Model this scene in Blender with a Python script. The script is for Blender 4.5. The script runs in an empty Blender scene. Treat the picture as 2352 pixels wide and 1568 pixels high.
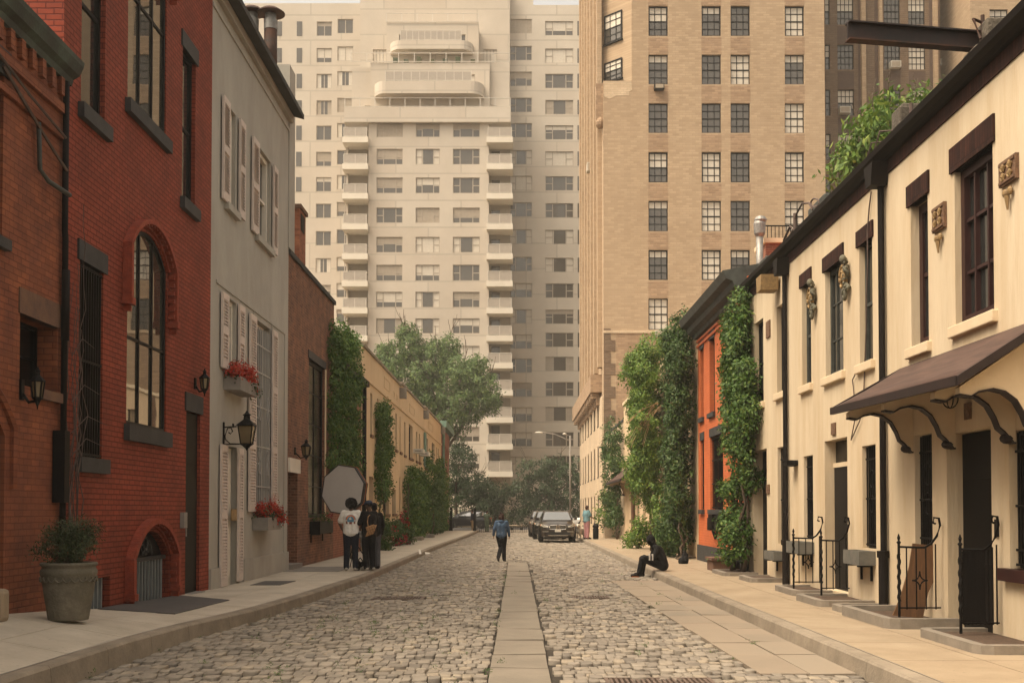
import bpy, bmesh, math, random
import numpy as np
from mathutils import Vector, Matrix
random.seed(7); RNG = np.random.default_rng(7)
R = math.radians
sc = bpy.context.scene
COL = sc.collection
# ---------------------------------------------------------------- camera calibration (reference width 2352 px)
FOC, PITCH, VPX, VPY, CH = 2550.0, R(1.5), 1188.0, 1172.0, 1.65
CY = VPY - FOC*math.tan(PITCH)
def ray(px, py):
    u, v = (px-VPX)/FOC, -(py-CY)/FOC
    return Vector((u, math.cos(PITCH)-v*math.sin(PITCH), math.sin(PITCH)+v*math.cos(PITCH)))
def onx(px, py, X):
    d = ray(px, py); t = X/d.x
    return (t*d.y, CH+t*d.z)                 # (Y, Z) on a street wall
def ony(px, py, Y):
    d = ray(px, py); t = Y/d.y
    return (t*d.x, CH+t*d.z)                 # (X, Z) on a frontal plane
def onz(px, py, z):
    d = ray(px, py); t = (z-CH)/d.z
    return (t*d.x, t*d.y)
XL, XR = -5.8, 5.55
def wl(px, py): return onx(px, py, XL)
def wr(px, py): return onx(px, py, XR)
def recL(x0, x1, xt, yt, xb, yb):
    return (wl(x0, yt)[0], wl(x1, yt)[0], wl(xb, yb)[1], wl(xt, yt)[1])
def recR(x0, x1, xt, yt, xb, yb):            # x0 right (near) px, x1 left (far) px
    return (wr(x0, yt)[0], wr(x1, yt)[0], wr(xb, yb)[1], wr(xt, yt)[1])
# ---------------------------------------------------------------- materials
def nd(nt, t, **k):
    n = nt.nodes.new(t)
    for a, b in k.items():
        if a in n.inputs: n.inputs[a].default_value = b
        else: setattr(n, a, b)
    return n
def C4(c): return (c[0], c[1], c[2], 1)
def mixc(nt, fac, a, b, mode='MIX'):
    n = nt.nodes.new('ShaderNodeMix'); n.data_type = 'RGBA'; n.blend_type = mode
    for s, val in ((0, fac), (6, a), (7, b)):
        if isinstance(val, (int, float)): n.inputs[s].default_value = val
        elif isinstance(val, tuple): n.inputs[s].default_value = C4(val)
        else: nt.links.new(val, n.inputs[s])
    return n.outputs[2]
def mrange(nt, val, a, b, c, d):
    n = nd(nt, 'ShaderNodeMapRange')
    for i, x in enumerate((a, b, c, d)): n.inputs[1+i].default_value = x
    nt.links.new(val, n.inputs[0]); return n.outputs[0]
def pmat(name, c, c2=None, ns=3.0, rough=.8, bump=0, bs=40, brick=None, mortar=(.5, .5, .5), bvar=.75, bbump=.6,
         spec=.4, metal=0, stain=0, ss=.5, coat=0, trans=0, bd=.01, speck=0, stretch=None, island=None, grime=None):
    m = bpy.data.materials.new(name); m.use_nodes = True; nt = m.node_tree; L = nt.links
    P = nt.nodes['Principled BSDF']; out = nt.nodes['Material Output']
    tc = nd(nt, 'ShaderNodeTexCoord').outputs['Object']
    vec = tc
    if stretch:
        mp = nd(nt, 'ShaderNodeMapping'); mp.inputs['Scale'].default_value = stretch
        L.new(tc, mp.inputs[0]); vec = mp.outputs[0]
    n1 = nd(nt, 'ShaderNodeTexNoise', Scale=ns, Detail=6.0, Roughness=.65); L.new(vec, n1.inputs[0])
    if island:
        g = nd(nt, 'ShaderNodeNewGeometry'); rp = nd(nt, 'ShaderNodeValToRGB')
        e = rp.color_ramp.elements
        for i, (p, cc) in enumerate(island):
            el = e[i] if i < 2 else e.new(p)
            el.position = p; el.color = C4(cc)
        L.new(g.outputs['Random Per Island'], rp.inputs[0]); colr = rp.outputs[0]
        if c2: colr = mixc(nt, mrange(nt, n1.outputs[0], .4, .7, 0, .8), colr, c2)
    else:
        colr = mixc(nt, mrange(nt, n1.outputs[0], .35, .65, 0, 1), c, c2 or tuple(x*.86 for x in c))
    hgt = None
    if brick:
        bw, bh, ms = brick
        sx = nd(nt, 'ShaderNodeSeparateXYZ'); L.new(tc, sx.inputs[0])
        ad = nd(nt, 'ShaderNodeMath', operation='ADD'); L.new(sx.outputs[0], ad.inputs[0]); L.new(sx.outputs[1], ad.inputs[1])
        cb = nd(nt, 'ShaderNodeCombineXYZ'); L.new(ad.outputs[0], cb.inputs[0]); L.new(sx.outputs[2], cb.inputs[1])
        wob = nd(nt, 'ShaderNodeTexNoise', Scale=9.0); L.new(tc, wob.inputs[0])
        wv = nd(nt, 'ShaderNodeVectorMath', operation='SCALE'); wv.inputs[3].default_value = .012; L.new(wob.outputs[1], wv.inputs[0])
        av = nd(nt, 'ShaderNodeVectorMath', operation='ADD'); L.new(cb.outputs[0], av.inputs[0]); L.new(wv.outputs[0], av.inputs[1])
        b = nd(nt, 'ShaderNodeTexBrick'); b.inputs['Scale'].default_value = 1
        b.inputs['Brick Width'].default_value = bw; b.inputs['Row Height'].default_value = bh; b.inputs['Mortar Size'].default_value = ms
        b.inputs['Mortar Smooth'].default_value = .3
        b.inputs['Color1'].default_value = (1, 1, 1, 1); b.inputs['Color2'].default_value = (bvar, bvar*.97, bvar*.95, 1); b.inputs['Mortar'].default_value = C4(mortar)
        L.new(av.outputs[0], b.inputs[0])
        colr = mixc(nt, 1.0, colr, b.outputs[0], 'MULTIPLY')
        hgt = mrange(nt, b.outputs[1], 0, 1, 1, 0)
    if stain:
        n2 = nd(nt, 'ShaderNodeTexNoise', Scale=ss, Detail=8.0, Roughness=.7); L.new(vec, n2.inputs[0])
        f = mrange(nt, n2.outputs[0], .42, .72, 0, stain)
        colr = mixc(nt, f, colr, grime or tuple(x*.35 for x in c))
    if speck:
        n4 = nd(nt, 'ShaderNodeTexNoise', Scale=23.0, Detail=2.0); L.new(tc, n4.inputs[0])
        colr = mixc(nt, mrange(nt, n4.outputs[0], .66, .74, 0, speck), colr, tuple(x*.4 for x in c))
    L.new(colr, P.inputs['Base Color'])
    P.inputs['Roughness'].default_value = rough; P.inputs['Metallic'].default_value = metal
    P.inputs['Specular IOR Level'].default_value = spec; P.inputs['Coat Weight'].default_value = coat
    if bump or hgt is not None:
        n3 = nd(nt, 'ShaderNodeTexNoise', Scale=bs, Detail=5.0); L.new(vec, n3.inputs[0])
        bp = nd(nt, 'ShaderNodeBump', Strength=min(1, bump or .15), Distance=bd); L.new(n3.outputs[0], bp.inputs['Height'])
        if hgt is not None:
            b2 = nd(nt, 'ShaderNodeBump', Strength=bbump, Distance=.02); L.new(hgt, b2.inputs['Height']); L.new(bp.outputs[0], b2.inputs['Normal']); bp = b2
        L.new(bp.outputs[0], P.inputs['Normal'])
    if trans:
        t = nd(nt, 'ShaderNodeBsdfTranslucent'); L.new(colr, t.inputs[0])
        mx = nd(nt, 'ShaderNodeMixShader'); mx.inputs[0].default_value = trans
        L.new(P.outputs[0], mx.inputs[1]); L.new(t.outputs[0], mx.inputs[2]); L.new(mx.outputs[0], out.inputs[0])
    return m
M = {}
M['redpaint'] = pmat('red_painted_brick', (.31, .062, .031), (.225, .047, .026), ns=1.3, rough=.75, spec=.2, brick=(.215, .0755, .009), mortar=(.42, .36, .36), bvar=.8, bbump=1, stain=.55, ss=.7)
M['redtrim'] = pmat('red_painted_trim', (.30, .06, .03), (.20, .042, .025), ns=9, rough=.75, spec=.2, bump=.9, bd=.02)
M['orangebrick'] = pmat('old_orange_brick', (.30, .092, .034), (.18, .052, .024), ns=2.2, rough=.85, brick=(.215, .0755, .007), mortar=(.5, .42, .4), bvar=.7, bbump=.7, stain=.7, ss=.9, grime=(.16, .05, .026))
M['brownstone'] = pmat('brownstone', (.16, .085, .05), (.1, .055, .04), rough=.9, bump=.6)
M['greystucco'] = pmat('grey_stucco', (.415, .39, .34), (.36, .335, .29), ns=1.2, rough=.95, bump=.6, bs=30, bd=.012, spec=.2, stain=.35, ss=1.1, stretch=(1, 1, .45), grime=(.25, .23, .195))
M['brownbrick'] = pmat('brown_brick', (.27, .115, .06), (.14, .068, .043), ns=2.4, rough=.9, brick=(.215, .0755, .011), mortar=(1.25, 1.4, 1.5), bvar=.55, bbump=.6, stain=.4, ss=.45, grime=(.06, .03, .02))
M['chimbrick'] = pmat('chimney_brick', (.36, .14, .07), (.25, .09, .05), rough=.9, brick=(.215, .0755, .01), mortar=(.9, 1.0, 1.1), bvar=.6)
M['redbrick'] = pmat('red_brick', (.30, .10, .055), (.22, .07, .04), rough=.9, brick=(.215, .0755, .010), mortar=(1.2, 1.8, 2.0), bvar=.7)
M['orangepaint'] = pmat('orange_painted_brick', (.60, .15, .045), (.52, .125, .04), ns=1.5, rough=.7, brick=(.215, .0755, .008), mortar=(.8, .75, .75), bvar=.92, bbump=.6, stain=.25, ss=.8)
M['cream'] = pmat('cream_stucco', (.625, .515, .365), (.57, .465, .325), ns=1.5, rough=.95, bump=.7, bs=26, bd=.012, spec=.2, stain=.75, ss=2.0, stretch=(1, 1, .16), grime=(.47, .345, .205), speck=.12)
M['creamfar'] = pmat('cream_stucco_far', (.62, .46, .29), (.56, .41, .255), ns=.8, rough=.9, bump=.4, bs=25, stain=.4, ss=.5, stretch=(1, 1, .4), grime=(.42, .30, .18))
M['creamsill'] = pmat('cream_sill', (.66, .53, .36), (.6, .47, .31), rough=.85, bump=.3)
M['soldier'] = pmat('dark_soldier_brick', (.06, .02, .012), (.03, .012, .009), ns=5, rough=.9, brick=(.075, .6, .007), mortar=(.35, .3, .3), bvar=.45, bbump=.8, spec=.2)
M['oldgutter'] = pmat('old_green_gutter', (.04, .042, .034), (.02, .019, .016), ns=4, rough=.8, bump=.4, stain=.6, ss=2, grime=(.11, .16, .12))
M['black'] = pmat('black_iron', (.0045, .004, .004), (.008, .0065, .006), rough=.55, bump=.2, spec=.1)
M['gutter'] = pmat('black_gutter', (.0065, .005, .0045), (.013, .0095, .008), ns=2, rough=.6, bump=.2, spec=.12)
M['greygutter'] = pmat('weathered_gutter', (.06, .065, .055), (.035, .035, .03), ns=4, rough=.7, bump=.3)
M['copper'] = pmat('green_copper', (.16, .26, .2), (.1, .17, .13), rough=.8)
M['darkstone'] = pmat('dark_grey_sill', (.026, .025, .025), (.04, .038, .037), rough=.75, bump=.4)
M['blackdoor'] = pmat('black_door', (.0045, .0038, .0038), rough=.5, spec=.1)
M['darkframe'] = pmat('dark_frame', (.009, .008, .0075), rough=.5, spec=.15)
M['maroon'] = pmat('maroon_frame', (.035, .010, .008), (.025, .008, .007), rough=.5)
M['white'] = pmat('white_paint', (.74, .68, .58), (.66, .6, .5), rough=.6)
M['shutter'] = pmat('pale_shutter', (.60, .51, .45), (.52, .44, .39), ns=5, rough=.6)
M['roof'] = pmat('grey_roof', (.05, .048, .045), (.035, .033, .03), rough=.9, bump=.4)
M['metal'] = pmat('galvanised', (.30, .29, .27), (.2, .19, .175), ns=8, rough=.55, metal=.6)
M['rust'] = pmat('rusty_steel', (.03, .020, .016), (.075, .03, .016), ns=5, rough=.7, metal=.3)
M['beam'] = pmat('beam_steel', (.012, .010, .010), (.03, .015, .012), ns=3, rough=.7)
M['grille'] = pmat('pale_grille', (.36, .35, .33), rough=.5)
M['grillebar'] = pmat('grey_bars', (.22, .24, .24), rough=.5)
M['concrete'] = pmat('concrete', (.335, .262, .178), (.275, .21, .14), ns=1.2, rough=.9, bump=.5, bs=90, stain=.5, ss=1.1, grime=(.20, .14, .085), speck=.5)
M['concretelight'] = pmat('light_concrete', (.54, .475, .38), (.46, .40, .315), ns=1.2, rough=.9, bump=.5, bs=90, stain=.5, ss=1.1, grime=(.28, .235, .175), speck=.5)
M['kerbstone'] = pmat('kerb_stone', (.29, .24, .18), (.21, .172, .128), ns=2.5, rough=.9, bump=.6, bs=30, stain=.5, ss=1.5, grime=(.12, .095, .068), speck=.4)
M['kerbface'] = pmat('areaway_stone', (.235, .2, .16), (.17, .145, .115), ns=3, rough=.9, bump=.5, bs=30)
M['bluestone'] = pmat('bluestone', (.235, .198, .152), (.185, .156, .12), ns=1.4, rough=.8, bump=.45, bs=25, stain=.4, ss=1.2, grime=(.155, .13, .10))
M['flag'] = pmat('flagstone', c=(.3, .2, .1), c2=(.26, .205, .15), ns=1.1, rough=.85, bump=.4, bs=25, island=[(0, (.19, .16, .123)), (1, (.245, .203, .153)), (.5, (.235, .185, .135))])
M['cobble'] = pmat('cobble', c=(.3, .2, .1), c2=(.20, .17, .135), ns=4, rough=.72, spec=.25, bump=.8, bs=30, stain=.5, ss=.7, grime=(.17, .14, .105),
    island=[(0, (.14, .122, .102)), (1, (.40, .335, .25)), (.14, (.205, .178, .147)), (.40, (.26, .225, .182)), (.78, (.295, .255, .205)), (.97, (.34, .28, .205))])
M['dirt'] = pmat('joint_dirt', (.05, .04, .028), (.03, .024, .018), ns=3, rough=1, bump=.6)
M['asphalt'] = pmat('asphalt', (.09, .082, .075), (.07, .065, .06), rough=.9, bump=.4)
M['plate'] = pmat('cellar_plate', (.085, .078, .073), (.07, .064, .06), ns=2, rough=.7, bump=.3)
M['drain'] = pmat('drain_iron', (.15, .105, .08), (.09, .065, .05), ns=9, rough=.7)
M['soil'] = pmat('soil', (.05, .033, .022), (.09, .055, .035), ns=20, rough=1, bump=1)
M['wood'] = pmat('old_board', (.17, .085, .035), (.11, .055, .026), ns=3, rough=.8, bump=.3, stretch=(8, 8, 1))
M['planterbox'] = pmat('grey_box', (.10, .098, .085), (.14, .13, .11), ns=6, rough=.8, bump=.3)
M['stonebox'] = pmat('grey_stone_box', (.26, .235, .205), (.2, .18, .16), ns=4, rough=.85, bump=.3)
M['pot'] = pmat('aged_stone_pot', (.13, .115, .08), (.055, .05, .038), ns=5, rough=.9, bump=.8, bs=30, stain=.7, ss=5, grime=(.3, .26, .19))
M['awning'] = pmat('brown_canvas', (.066, .034, .025), (.045, .024, .018), ns=2.0, rough=.75, bump=.25, bs=10, stretch=(4, .5, 4), stain=.7, ss=2.2, grime=(.12, .068, .05))
M['awnedge'] = pmat('dark_awning_edge', (.02, .009, .007), (.014, .007, .006), rough=.7)
M['terracotta'] = pmat('terracotta_relief', (.20, .11, .06), (.09, .05, .03), ns=25, rough=.8, bump=1, bs=40)
M['ochre'] = pmat('ochre_relief', (.33, .215, .09), (.2, .13, .06), ns=15, rough=.7, bump=.6)
M['greenrelief'] = pmat('grey_green_relief', (.17, .16, .11), (.08, .075, .055), ns=22, rough=.8, bump=1)
M['lampglass'] = pmat('lamp_glass', (.20, .155, .085), (.15, .115, .065), rough=.15)
M['tanbrick'] = pmat('tan_brick', (.48, .355, .232), (.42, .305, .195), ns=.5, rough=.9, brick=(.42, .15, .018), mortar=(.8, .8, .8), bvar=.78, bbump=.3, stain=.6, ss=.22, stretch=(1, 1, .4), grime=(.39, .285, .185))
M['spandrel'] = pmat('rust_spandrel', (.42, .29, .185), (.37, .25, .155), ns=1.0, rough=.9, brick=(.42, .15, .018), mortar=(.75, .75, .75), bvar=.7)
M['wingbrick'] = pmat('quoin_and_shaded_wing', (.20, .135, .085), (.165, .112, .072), ns=.6, rough=.9, brick=(.42, .15, .018), mortar=(.8, .8, .8), bvar=.8)  # tan brick darkened for the wing's shade; also the quoins' own brown
M['wingdark'] = pmat('dark_brick_and_shade', (.085, .055, .042), (.11, .07, .05), rough=.9)  # dark parapet and panels; also painted shade beside the wing ribs
M['whitebrick'] = pmat('whitewashed_brick', (.66, .52, .36), (.56, .43, .29), ns=.7, rough=.9, brick=(.42, .15, .02), mortar=(.85, .85, .85), bvar=.9, stain=.3, ss=.3)
M['beige'] = pmat('beige_panel', (.60, .54, .455), (.55, .49, .405), ns=.25, rough=.9, brick=(7.0, 2.9, .09), mortar=(.8, .79, .78), bvar=.94, bbump=.2, stain=.2, ss=.08)
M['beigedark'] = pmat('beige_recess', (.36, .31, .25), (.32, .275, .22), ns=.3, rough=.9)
M['slab'] = pmat('white_slab', (.72, .66, .56), (.66, .6, .5), ns=.6, rough=.8)
M['railp'] = pmat('pale_rail', (.58, .53, .46), rough=.6)
M['railpanel'] = pmat('rail_panel', (.40, .35, .29), (.36, .31, .26), rough=.5)
M['tframe'] = pmat('tower_frame', (.42, .36, .29), rough=.6)
M['tgrille'] = pmat('tower_vent', (.36, .30, .225), rough=.7)
M['curtain'] = pmat('pale_blind', (.62, .57, .48), (.56, .5, .42), ns=4, rough=.8)
M['curtain2'] = pmat('tan_blind', (.40, .34, .27), rough=.8)
M['ac'] = pmat('white_ac', (.62, .58, .5), rough=.5)
M['bark'] = pmat('bark', (.12, .085, .055), (.06, .042, .03), ns=9, rough=.95, bump=1)
M['darkrock'] = pmat('dark_weathered_stone', (.12, .10, .075), (.07, .058, .045), ns=6, rough=.95, bump=1, bs=20, bd=.03)
M['drybranch'] = pmat('dry_twigs', (.42, .28, .15), rough=.9)
M['twig'] = pmat('dark_twigs', (.075, .05, .042), (.12, .085, .07), rough=.9)
def glass(name, c=(.02, .021, .02), rough=.04, ior=1.5):
    m = bpy.data.materials.new(name); m.use_nodes = True; P = m.node_tree.nodes['Principled BSDF']
    P.inputs['Base Color'].default_value = C4(c); P.inputs['Roughness'].default_value = rough; P.inputs['IOR'].default_value = ior
    P.inputs['Specular IOR Level'].default_value = .6
    nt = m.node_tree; tc = nd(nt, 'ShaderNodeTexCoord'); n = nd(nt, 'ShaderNodeTexNoise', Scale=1.3); nt.links.new(tc.outputs['Object'], n.inputs[0])
    b = nd(nt, 'ShaderNodeBump', Strength=.06, Distance=.02); nt.links.new(n.outputs[0], b.inputs['Height']); nt.links.new(b.outputs[0], P.inputs['Normal'])
    return m
M['glass'] = glass('window_glass'); M['glassbig'] = glass('studio_glass', (.05, .045, .035), .02, 2.1); M['glassdk'] = glass('dark_glass', (.004, .004, .004), .2, 1.2)
M['glasst'] = glass('tower_glass', (.085, .075, .062), .08, 1.6)
def leafm(name, a, b, c, d, tr=.22):
    return pmat(name, a, None, rough=.55, spec=.3, island=[(0, a), (1, d), (.35, b), (.75, c)], trans=tr)
M['vine'] = leafm('vine_leaf', (.036, .080, .016), (.055, .115, .022), (.078, .150, .027), (.15, .20, .035))
M['vinelight'] = leafm('vine_leaf_light', (.055, .11, .018), (.085, .16, .024), (.125, .205, .03), (.21, .26, .04))
M['vinedark'] = leafm('vine_leaf_dark', (.028, .060, .016), (.042, .085, .02), (.055, .11, .024), (.10, .13, .028))
M['treeleaf'] = leafm('plane_tree_leaf', (.045, .085, .025), (.065, .12, .033), (.09, .155, .04), (.15, .21, .055))
M['treedark'] = leafm('shade_tree_leaf', (.022, .042, .018), (.032, .058, .023), (.042, .074, .028), (.06, .10, .034))
M['shrub'] = leafm('shrub_leaf', (.035, .05, .022), (.05, .07, .03), (.06, .085, .035), (.10, .10, .04))
M['redflower'] = leafm('red_petals', (.30, .02, .015), (.42, .035, .02), (.5, .06, .03), (.32, .09, .03), .25)
M['rose'] = leafm('rose_petals', (.2, .01, .02), (.3, .015, .025), (.36, .03, .04), (.3, .02, .03), .2)
# ---------------------------------------------------------------- mesh builder
ORG = {}
def ident(s, d, z): return (s, d, z)
def mapL(s, d, z): return (XL-d, s, z)
def mapR(s, d, z): return (XR+d, s, z)
def mapF(Y0): return lambda s, d, z: (s, Y0+d, z)
class MB:
    def __init__(s, m=ident): s.v = []; s.f = []; s.m = m
    def add(s, vs, fs):
        o = len(s.v); s.v += [s.m(*p) for p in vs]; s.f += [tuple(i+o for i in f) for f in fs]
        return s
    def quad(s, *p): return s.add(p, [tuple(range(len(p)))])
    def box(s, a0, a1, b0, b1, c0, c1):
        return s.add([(a0, b0, c0), (a1, b0, c0), (a1, b1, c0), (a0, b1, c0), (a0, b0, c1), (a1, b0, c1), (a1, b1, c1), (a0, b1, c1)],
            [(0, 3, 2, 1), (4, 5, 6, 7), (0, 1, 5, 4), (1, 2, 6, 5), (2, 3, 7, 6), (3, 0, 4, 7)])
    def prism(s, pts, d0, d1):               # pts in (s,z), swept along d
        n = len(pts)
        return s.add([(a, d0, z) for a, z in pts]+[(a, d1, z) for a, z in pts],
            [tuple(range(n)), tuple(range(2*n-1, n-1, -1))]+[(i, i+n, (i+1) % n+n, (i+1) % n) for i in range(n)])
    def prismz(s, pts, z0, z1):              # pts in (s,d), swept up
        n = len(pts)
        return s.add([(a, b, z0) for a, b in pts]+[(a, b, z1) for a, b in pts],
            [tuple(range(n-1, -1, -1)), tuple(range(n, 2*n))]+[(i, (i+1) % n, (i+1) % n+n, i+n) for i in range(n)])
    def tube(s, pts, r, n=6, r1=None):
        pts = [Vector(p) for p in pts]; vs = []; k = len(pts)
        for i, p in enumerate(pts):
            t = (pts[min(i+1, k-1)]-pts[max(i-1, 0)])
            t = t.normalized() if t.length > 1e-9 else Vector((0, 0, 1))
            a = t.cross(Vector((0, 0, 1)) if abs(t.z) < .9 else Vector((1, 0, 0))).normalized(); b = t.cross(a)
            rr = r if r1 is None else r+(r1-r)*i/(k-1)
            vs += [tuple(p+(a*math.cos(2*math.pi*j/n)+b*math.sin(2*math.pi*j/n))*rr) for j in range(n)]
        fs = [(i*n+j, i*n+(j+1) % n, (i+1)*n+(j+1) % n, (i+1)*n+j) for i in range(k-1) for j in range(n)]
        return s.add(vs, fs+[tuple(range(n-1, -1, -1)), tuple(range((k-1)*n, k*n))])
    def ball(s, c, r, n=10, h=7):
        if isinstance(r, (int, float)): r = (r, r, r)
        vs = [(c[0], c[1], c[2]-r[2])]
        for i in range(1, h):
            a = -math.pi/2+math.pi*i/h
            vs += [(c[0]+r[0]*math.cos(a)*math.cos(2*math.pi*j/n), c[1]+r[1]*math.cos(a)*math.sin(2*math.pi*j/n), c[2]+r[2]*math.sin(a)) for j in range(n)]
        vs.append((c[0], c[1], c[2]+r[2])); T = len(vs)-1
        fs = [(0, 1+(j+1) % n, 1+j) for j in range(n)]+[(T, T-n+j, T-n+(j+1) % n) for j in range(n)]
        fs += [(1+i*n+j, 1+i*n+(j+1) % n, 1+(i+1)*n+(j+1) % n, 1+(i+1)*n+j) for i in range(h-2) for j in range(n)]
        return s.add(vs, fs)
    def cap(s, p0, r0, p1, r1, n=10):        # tapered capsule
        s.tube([p0, p1], r0, n, r1); s.ball(p0, r0*1.0, n); s.ball(p1, r1*1.0, n); return s
    def lathe(s, prof, c=(0, 0, 0), n=24):
        k = len(prof)
        vs = [(c[0]+r*math.cos(2*math.pi*j/n), c[1]+r*math.sin(2*math.pi*j/n), c[2]+z) for r, z in prof for j in range(n)]
        fs = [(i*n+j, i*n+(j+1) % n, (i+1)*n+(j+1) % n, (i+1)*n+j) for i in range(k-1) for j in range(n)]
        return s.add(vs, fs+[tuple(range(n-1, -1, -1)), tuple(range((k-1)*n, k*n))])
    def build(s, name, mat, parent=None, smooth=False, recalc=True, bevel=0):
        V = np.array(s.v, float)
        if parent is None:
            o = Vector(((V[:, 0].min()+V[:, 0].max())/2, (V[:, 1].min()+V[:, 1].max())/2, V[:, 2].min()))
        else: o = ORG[parent.name]
        me = bpy.data.meshes.new(name); me.from_pydata([tuple(p) for p in (V-np.array(o))], [], s.f); me.update()
        if recalc:
            bm = bmesh.new(); bm.from_mesh(me); bmesh.ops.recalc_face_normals(bm, faces=bm.faces); bm.to_mesh(me); bm.free()
        return mkobj(name, me, mat, parent, o, smooth, bevel)
def mkobj(name, me, mat, parent, o, smooth=False, bevel=0):
    me.materials.append(M[mat] if isinstance(mat, str) else mat)
    if smooth: me.polygons.foreach_set('use_smooth', [True]*len(me.polygons))
    ob = bpy.data.objects.new(name, me); COL.objects.link(ob)
    if parent: ob.parent = parent
    else: ob.location = o
    ORG[ob.name] = Vector(o)
    if bevel:
        b = ob.modifiers.new('Bevel', 'BEVEL'); b.width = bevel; b.segments = 2; b.limit_method = 'ANGLE'
    return ob
def thing(name, label, cat, loc, group=None):
    o = bpy.data.objects.new(name, None); COL.objects.link(o); o.location = loc; o.empty_display_size = .2
    ORG[o.name] = Vector(loc); return tag(o, label, cat, group)
def tag(o, label, cat, group=None, kind=None):
    o['label'] = label; o['category'] = cat
    if group: o['group'] = group
    if kind: o['kind'] = kind
    return o
def struct(o, kind='structure'): o['kind'] = kind; return o
def copy_tree(o, parent=None):
    c = o.copy(); COL.objects.link(c); c.parent = parent
    ORG[c.name] = ORG[o.name]
    for ch in list(o.children): copy_tree(ch, c)
    return c
def np_mesh(name, V, F, mat, parent=None, smooth=False):   # V (n,3); F (m,4) quads
    V = np.asarray(V, float)
    o = Vector(((V[:, 0].min()+V[:, 0].max())/2, (V[:, 1].min()+V[:, 1].max())/2, V[:, 2].min())) if parent is None else ORG[parent.name]
    V = V-np.array(o); F = np.asarray(F, np.int32); k = F.shape[1]
    me = bpy.data.meshes.new(name)
    me.vertices.add(len(V)); me.vertices.foreach_set('co', V.astype(np.float32).ravel())
    me.loops.add(F.size); me.loops.foreach_set('vertex_index', F.ravel())
    me.polygons.add(len(F)); me.polygons.foreach_set('loop_start', np.arange(0, F.size, k, dtype=np.int32))
    me.update(calc_edges=True); me.validate()
    return mkobj(name, me, mat, parent, o, smooth)
# ---------------------------------------------------------------- foliage
def leaves(name, blobs, n, size, mat, parent=None, droop=.35, aspect=.48, shell=.55, flat=None):
    """blobs: (cx,cy,cz,rx,ry,rz); leaves gather in clumps on and inside each blob"""
    B = np.array(blobs, float); area = (B[:, 3]*B[:, 4]+B[:, 4]*B[:, 5]+B[:, 3]*B[:, 5])
    ncl = max(len(B)*3, n//42)
    idx = RNG.choice(len(B), ncl, p=area/area.sum())
    d = RNG.normal(size=(ncl, 3)); d /= np.linalg.norm(d, axis=1)[:, None]
    rad = shell+(1.06-shell)*RNG.random(ncl)**.6
    cc = B[idx, :3]+d*B[idx, 3:]*rad[:, None]; cn = d
    ci = RNG.integers(0, ncl, n)
    P = cc[ci]+RNG.normal(size=(n, 3))*size*np.array([.8, 1.2, .9])
    N = cn[ci]*.9+RNG.normal(size=(n, 3))*.55+np.array([0, 0, .35]); N /= np.linalg.norm(N, axis=1)[:, None]
    A = RNG.normal(size=(n, 3))+cn[ci]*.6+np.array([0, 0, -droop*2.2]); A -= N*(A*N).sum(1)[:, None]; A /= np.linalg.norm(A, axis=1)[:, None]
    S = np.cross(N, A); L = size*(.7+.7*RNG.random(n))[:, None]; Wd = L*aspect
    mid = P+A*L*.45
    V = np.stack([P, mid+S*Wd*.5-N*L*.08, P+A*L-N*L*.12, mid-S*Wd*.5-N*L*.08], 1).reshape(-1, 3)
    return np_mesh(name, V, np.arange(4*n).reshape(-1, 4), mat, parent)
def branchy(mb, p, d, L, r, lev, spread=.6, up=.15):
    p = Vector(p); d = Vector(d).normalized(); pts = [p]
    for i in range(4):
        d = (d+Vector((random.uniform(-.2, .2), random.uniform(-.2, .2), random.uniform(-.05, .2)+up*.3))).normalized(); pts.append(pts[-1]+d*L/4)
    mb.tube([tuple(q) for q in pts], r, 7 if lev > 1 else 5, r*.6)
    if lev > 0:
        for i in range(3):
            q = pts[random.choice((2, 3, 4))]; e = (d+Vector((random.uniform(-1, 1), random.uniform(-1, 1), random.uniform(-.2, .7)))*spread).normalized()
            branchy(mb, q, e, L*random.uniform(.55, .8), r*.55, lev-1, spread, up)
def tree(name, label, base, trunkh, r, blobs, n, size, mat, group=None, lean=(0, 0), **k):
    t = thing(name, label, 'tree', base, group); mb = MB(); b = Vector(base)
    top = b+Vector((lean[0], lean[1], trunkh))
    mb.tube([tuple(b-Vector((0, 0, .1))), tuple(b.lerp(top, .4)+Vector((.06, .03, 0))), tuple(top)], r, 9, r*.65)
    for bl in blobs[:10]:
        c = Vector(bl[:3]); m = top.lerp(c, .5)+Vector((random.uniform(-.3, .3), random.uniform(-.3, .3), -.1*(c-top).length))
        mb.tube([tuple(top-Vector((0, 0, .2))), tuple(m), tuple(c)], r*.5, 6, r*.12)
        branchy(mb, c, (c-top), max(bl[3:])*.8, r*.16, 1)
    mb.build('trunk', 'bark', t, smooth=True); leaves('crown', blobs, n, size, mat, t, **k); return t
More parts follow.
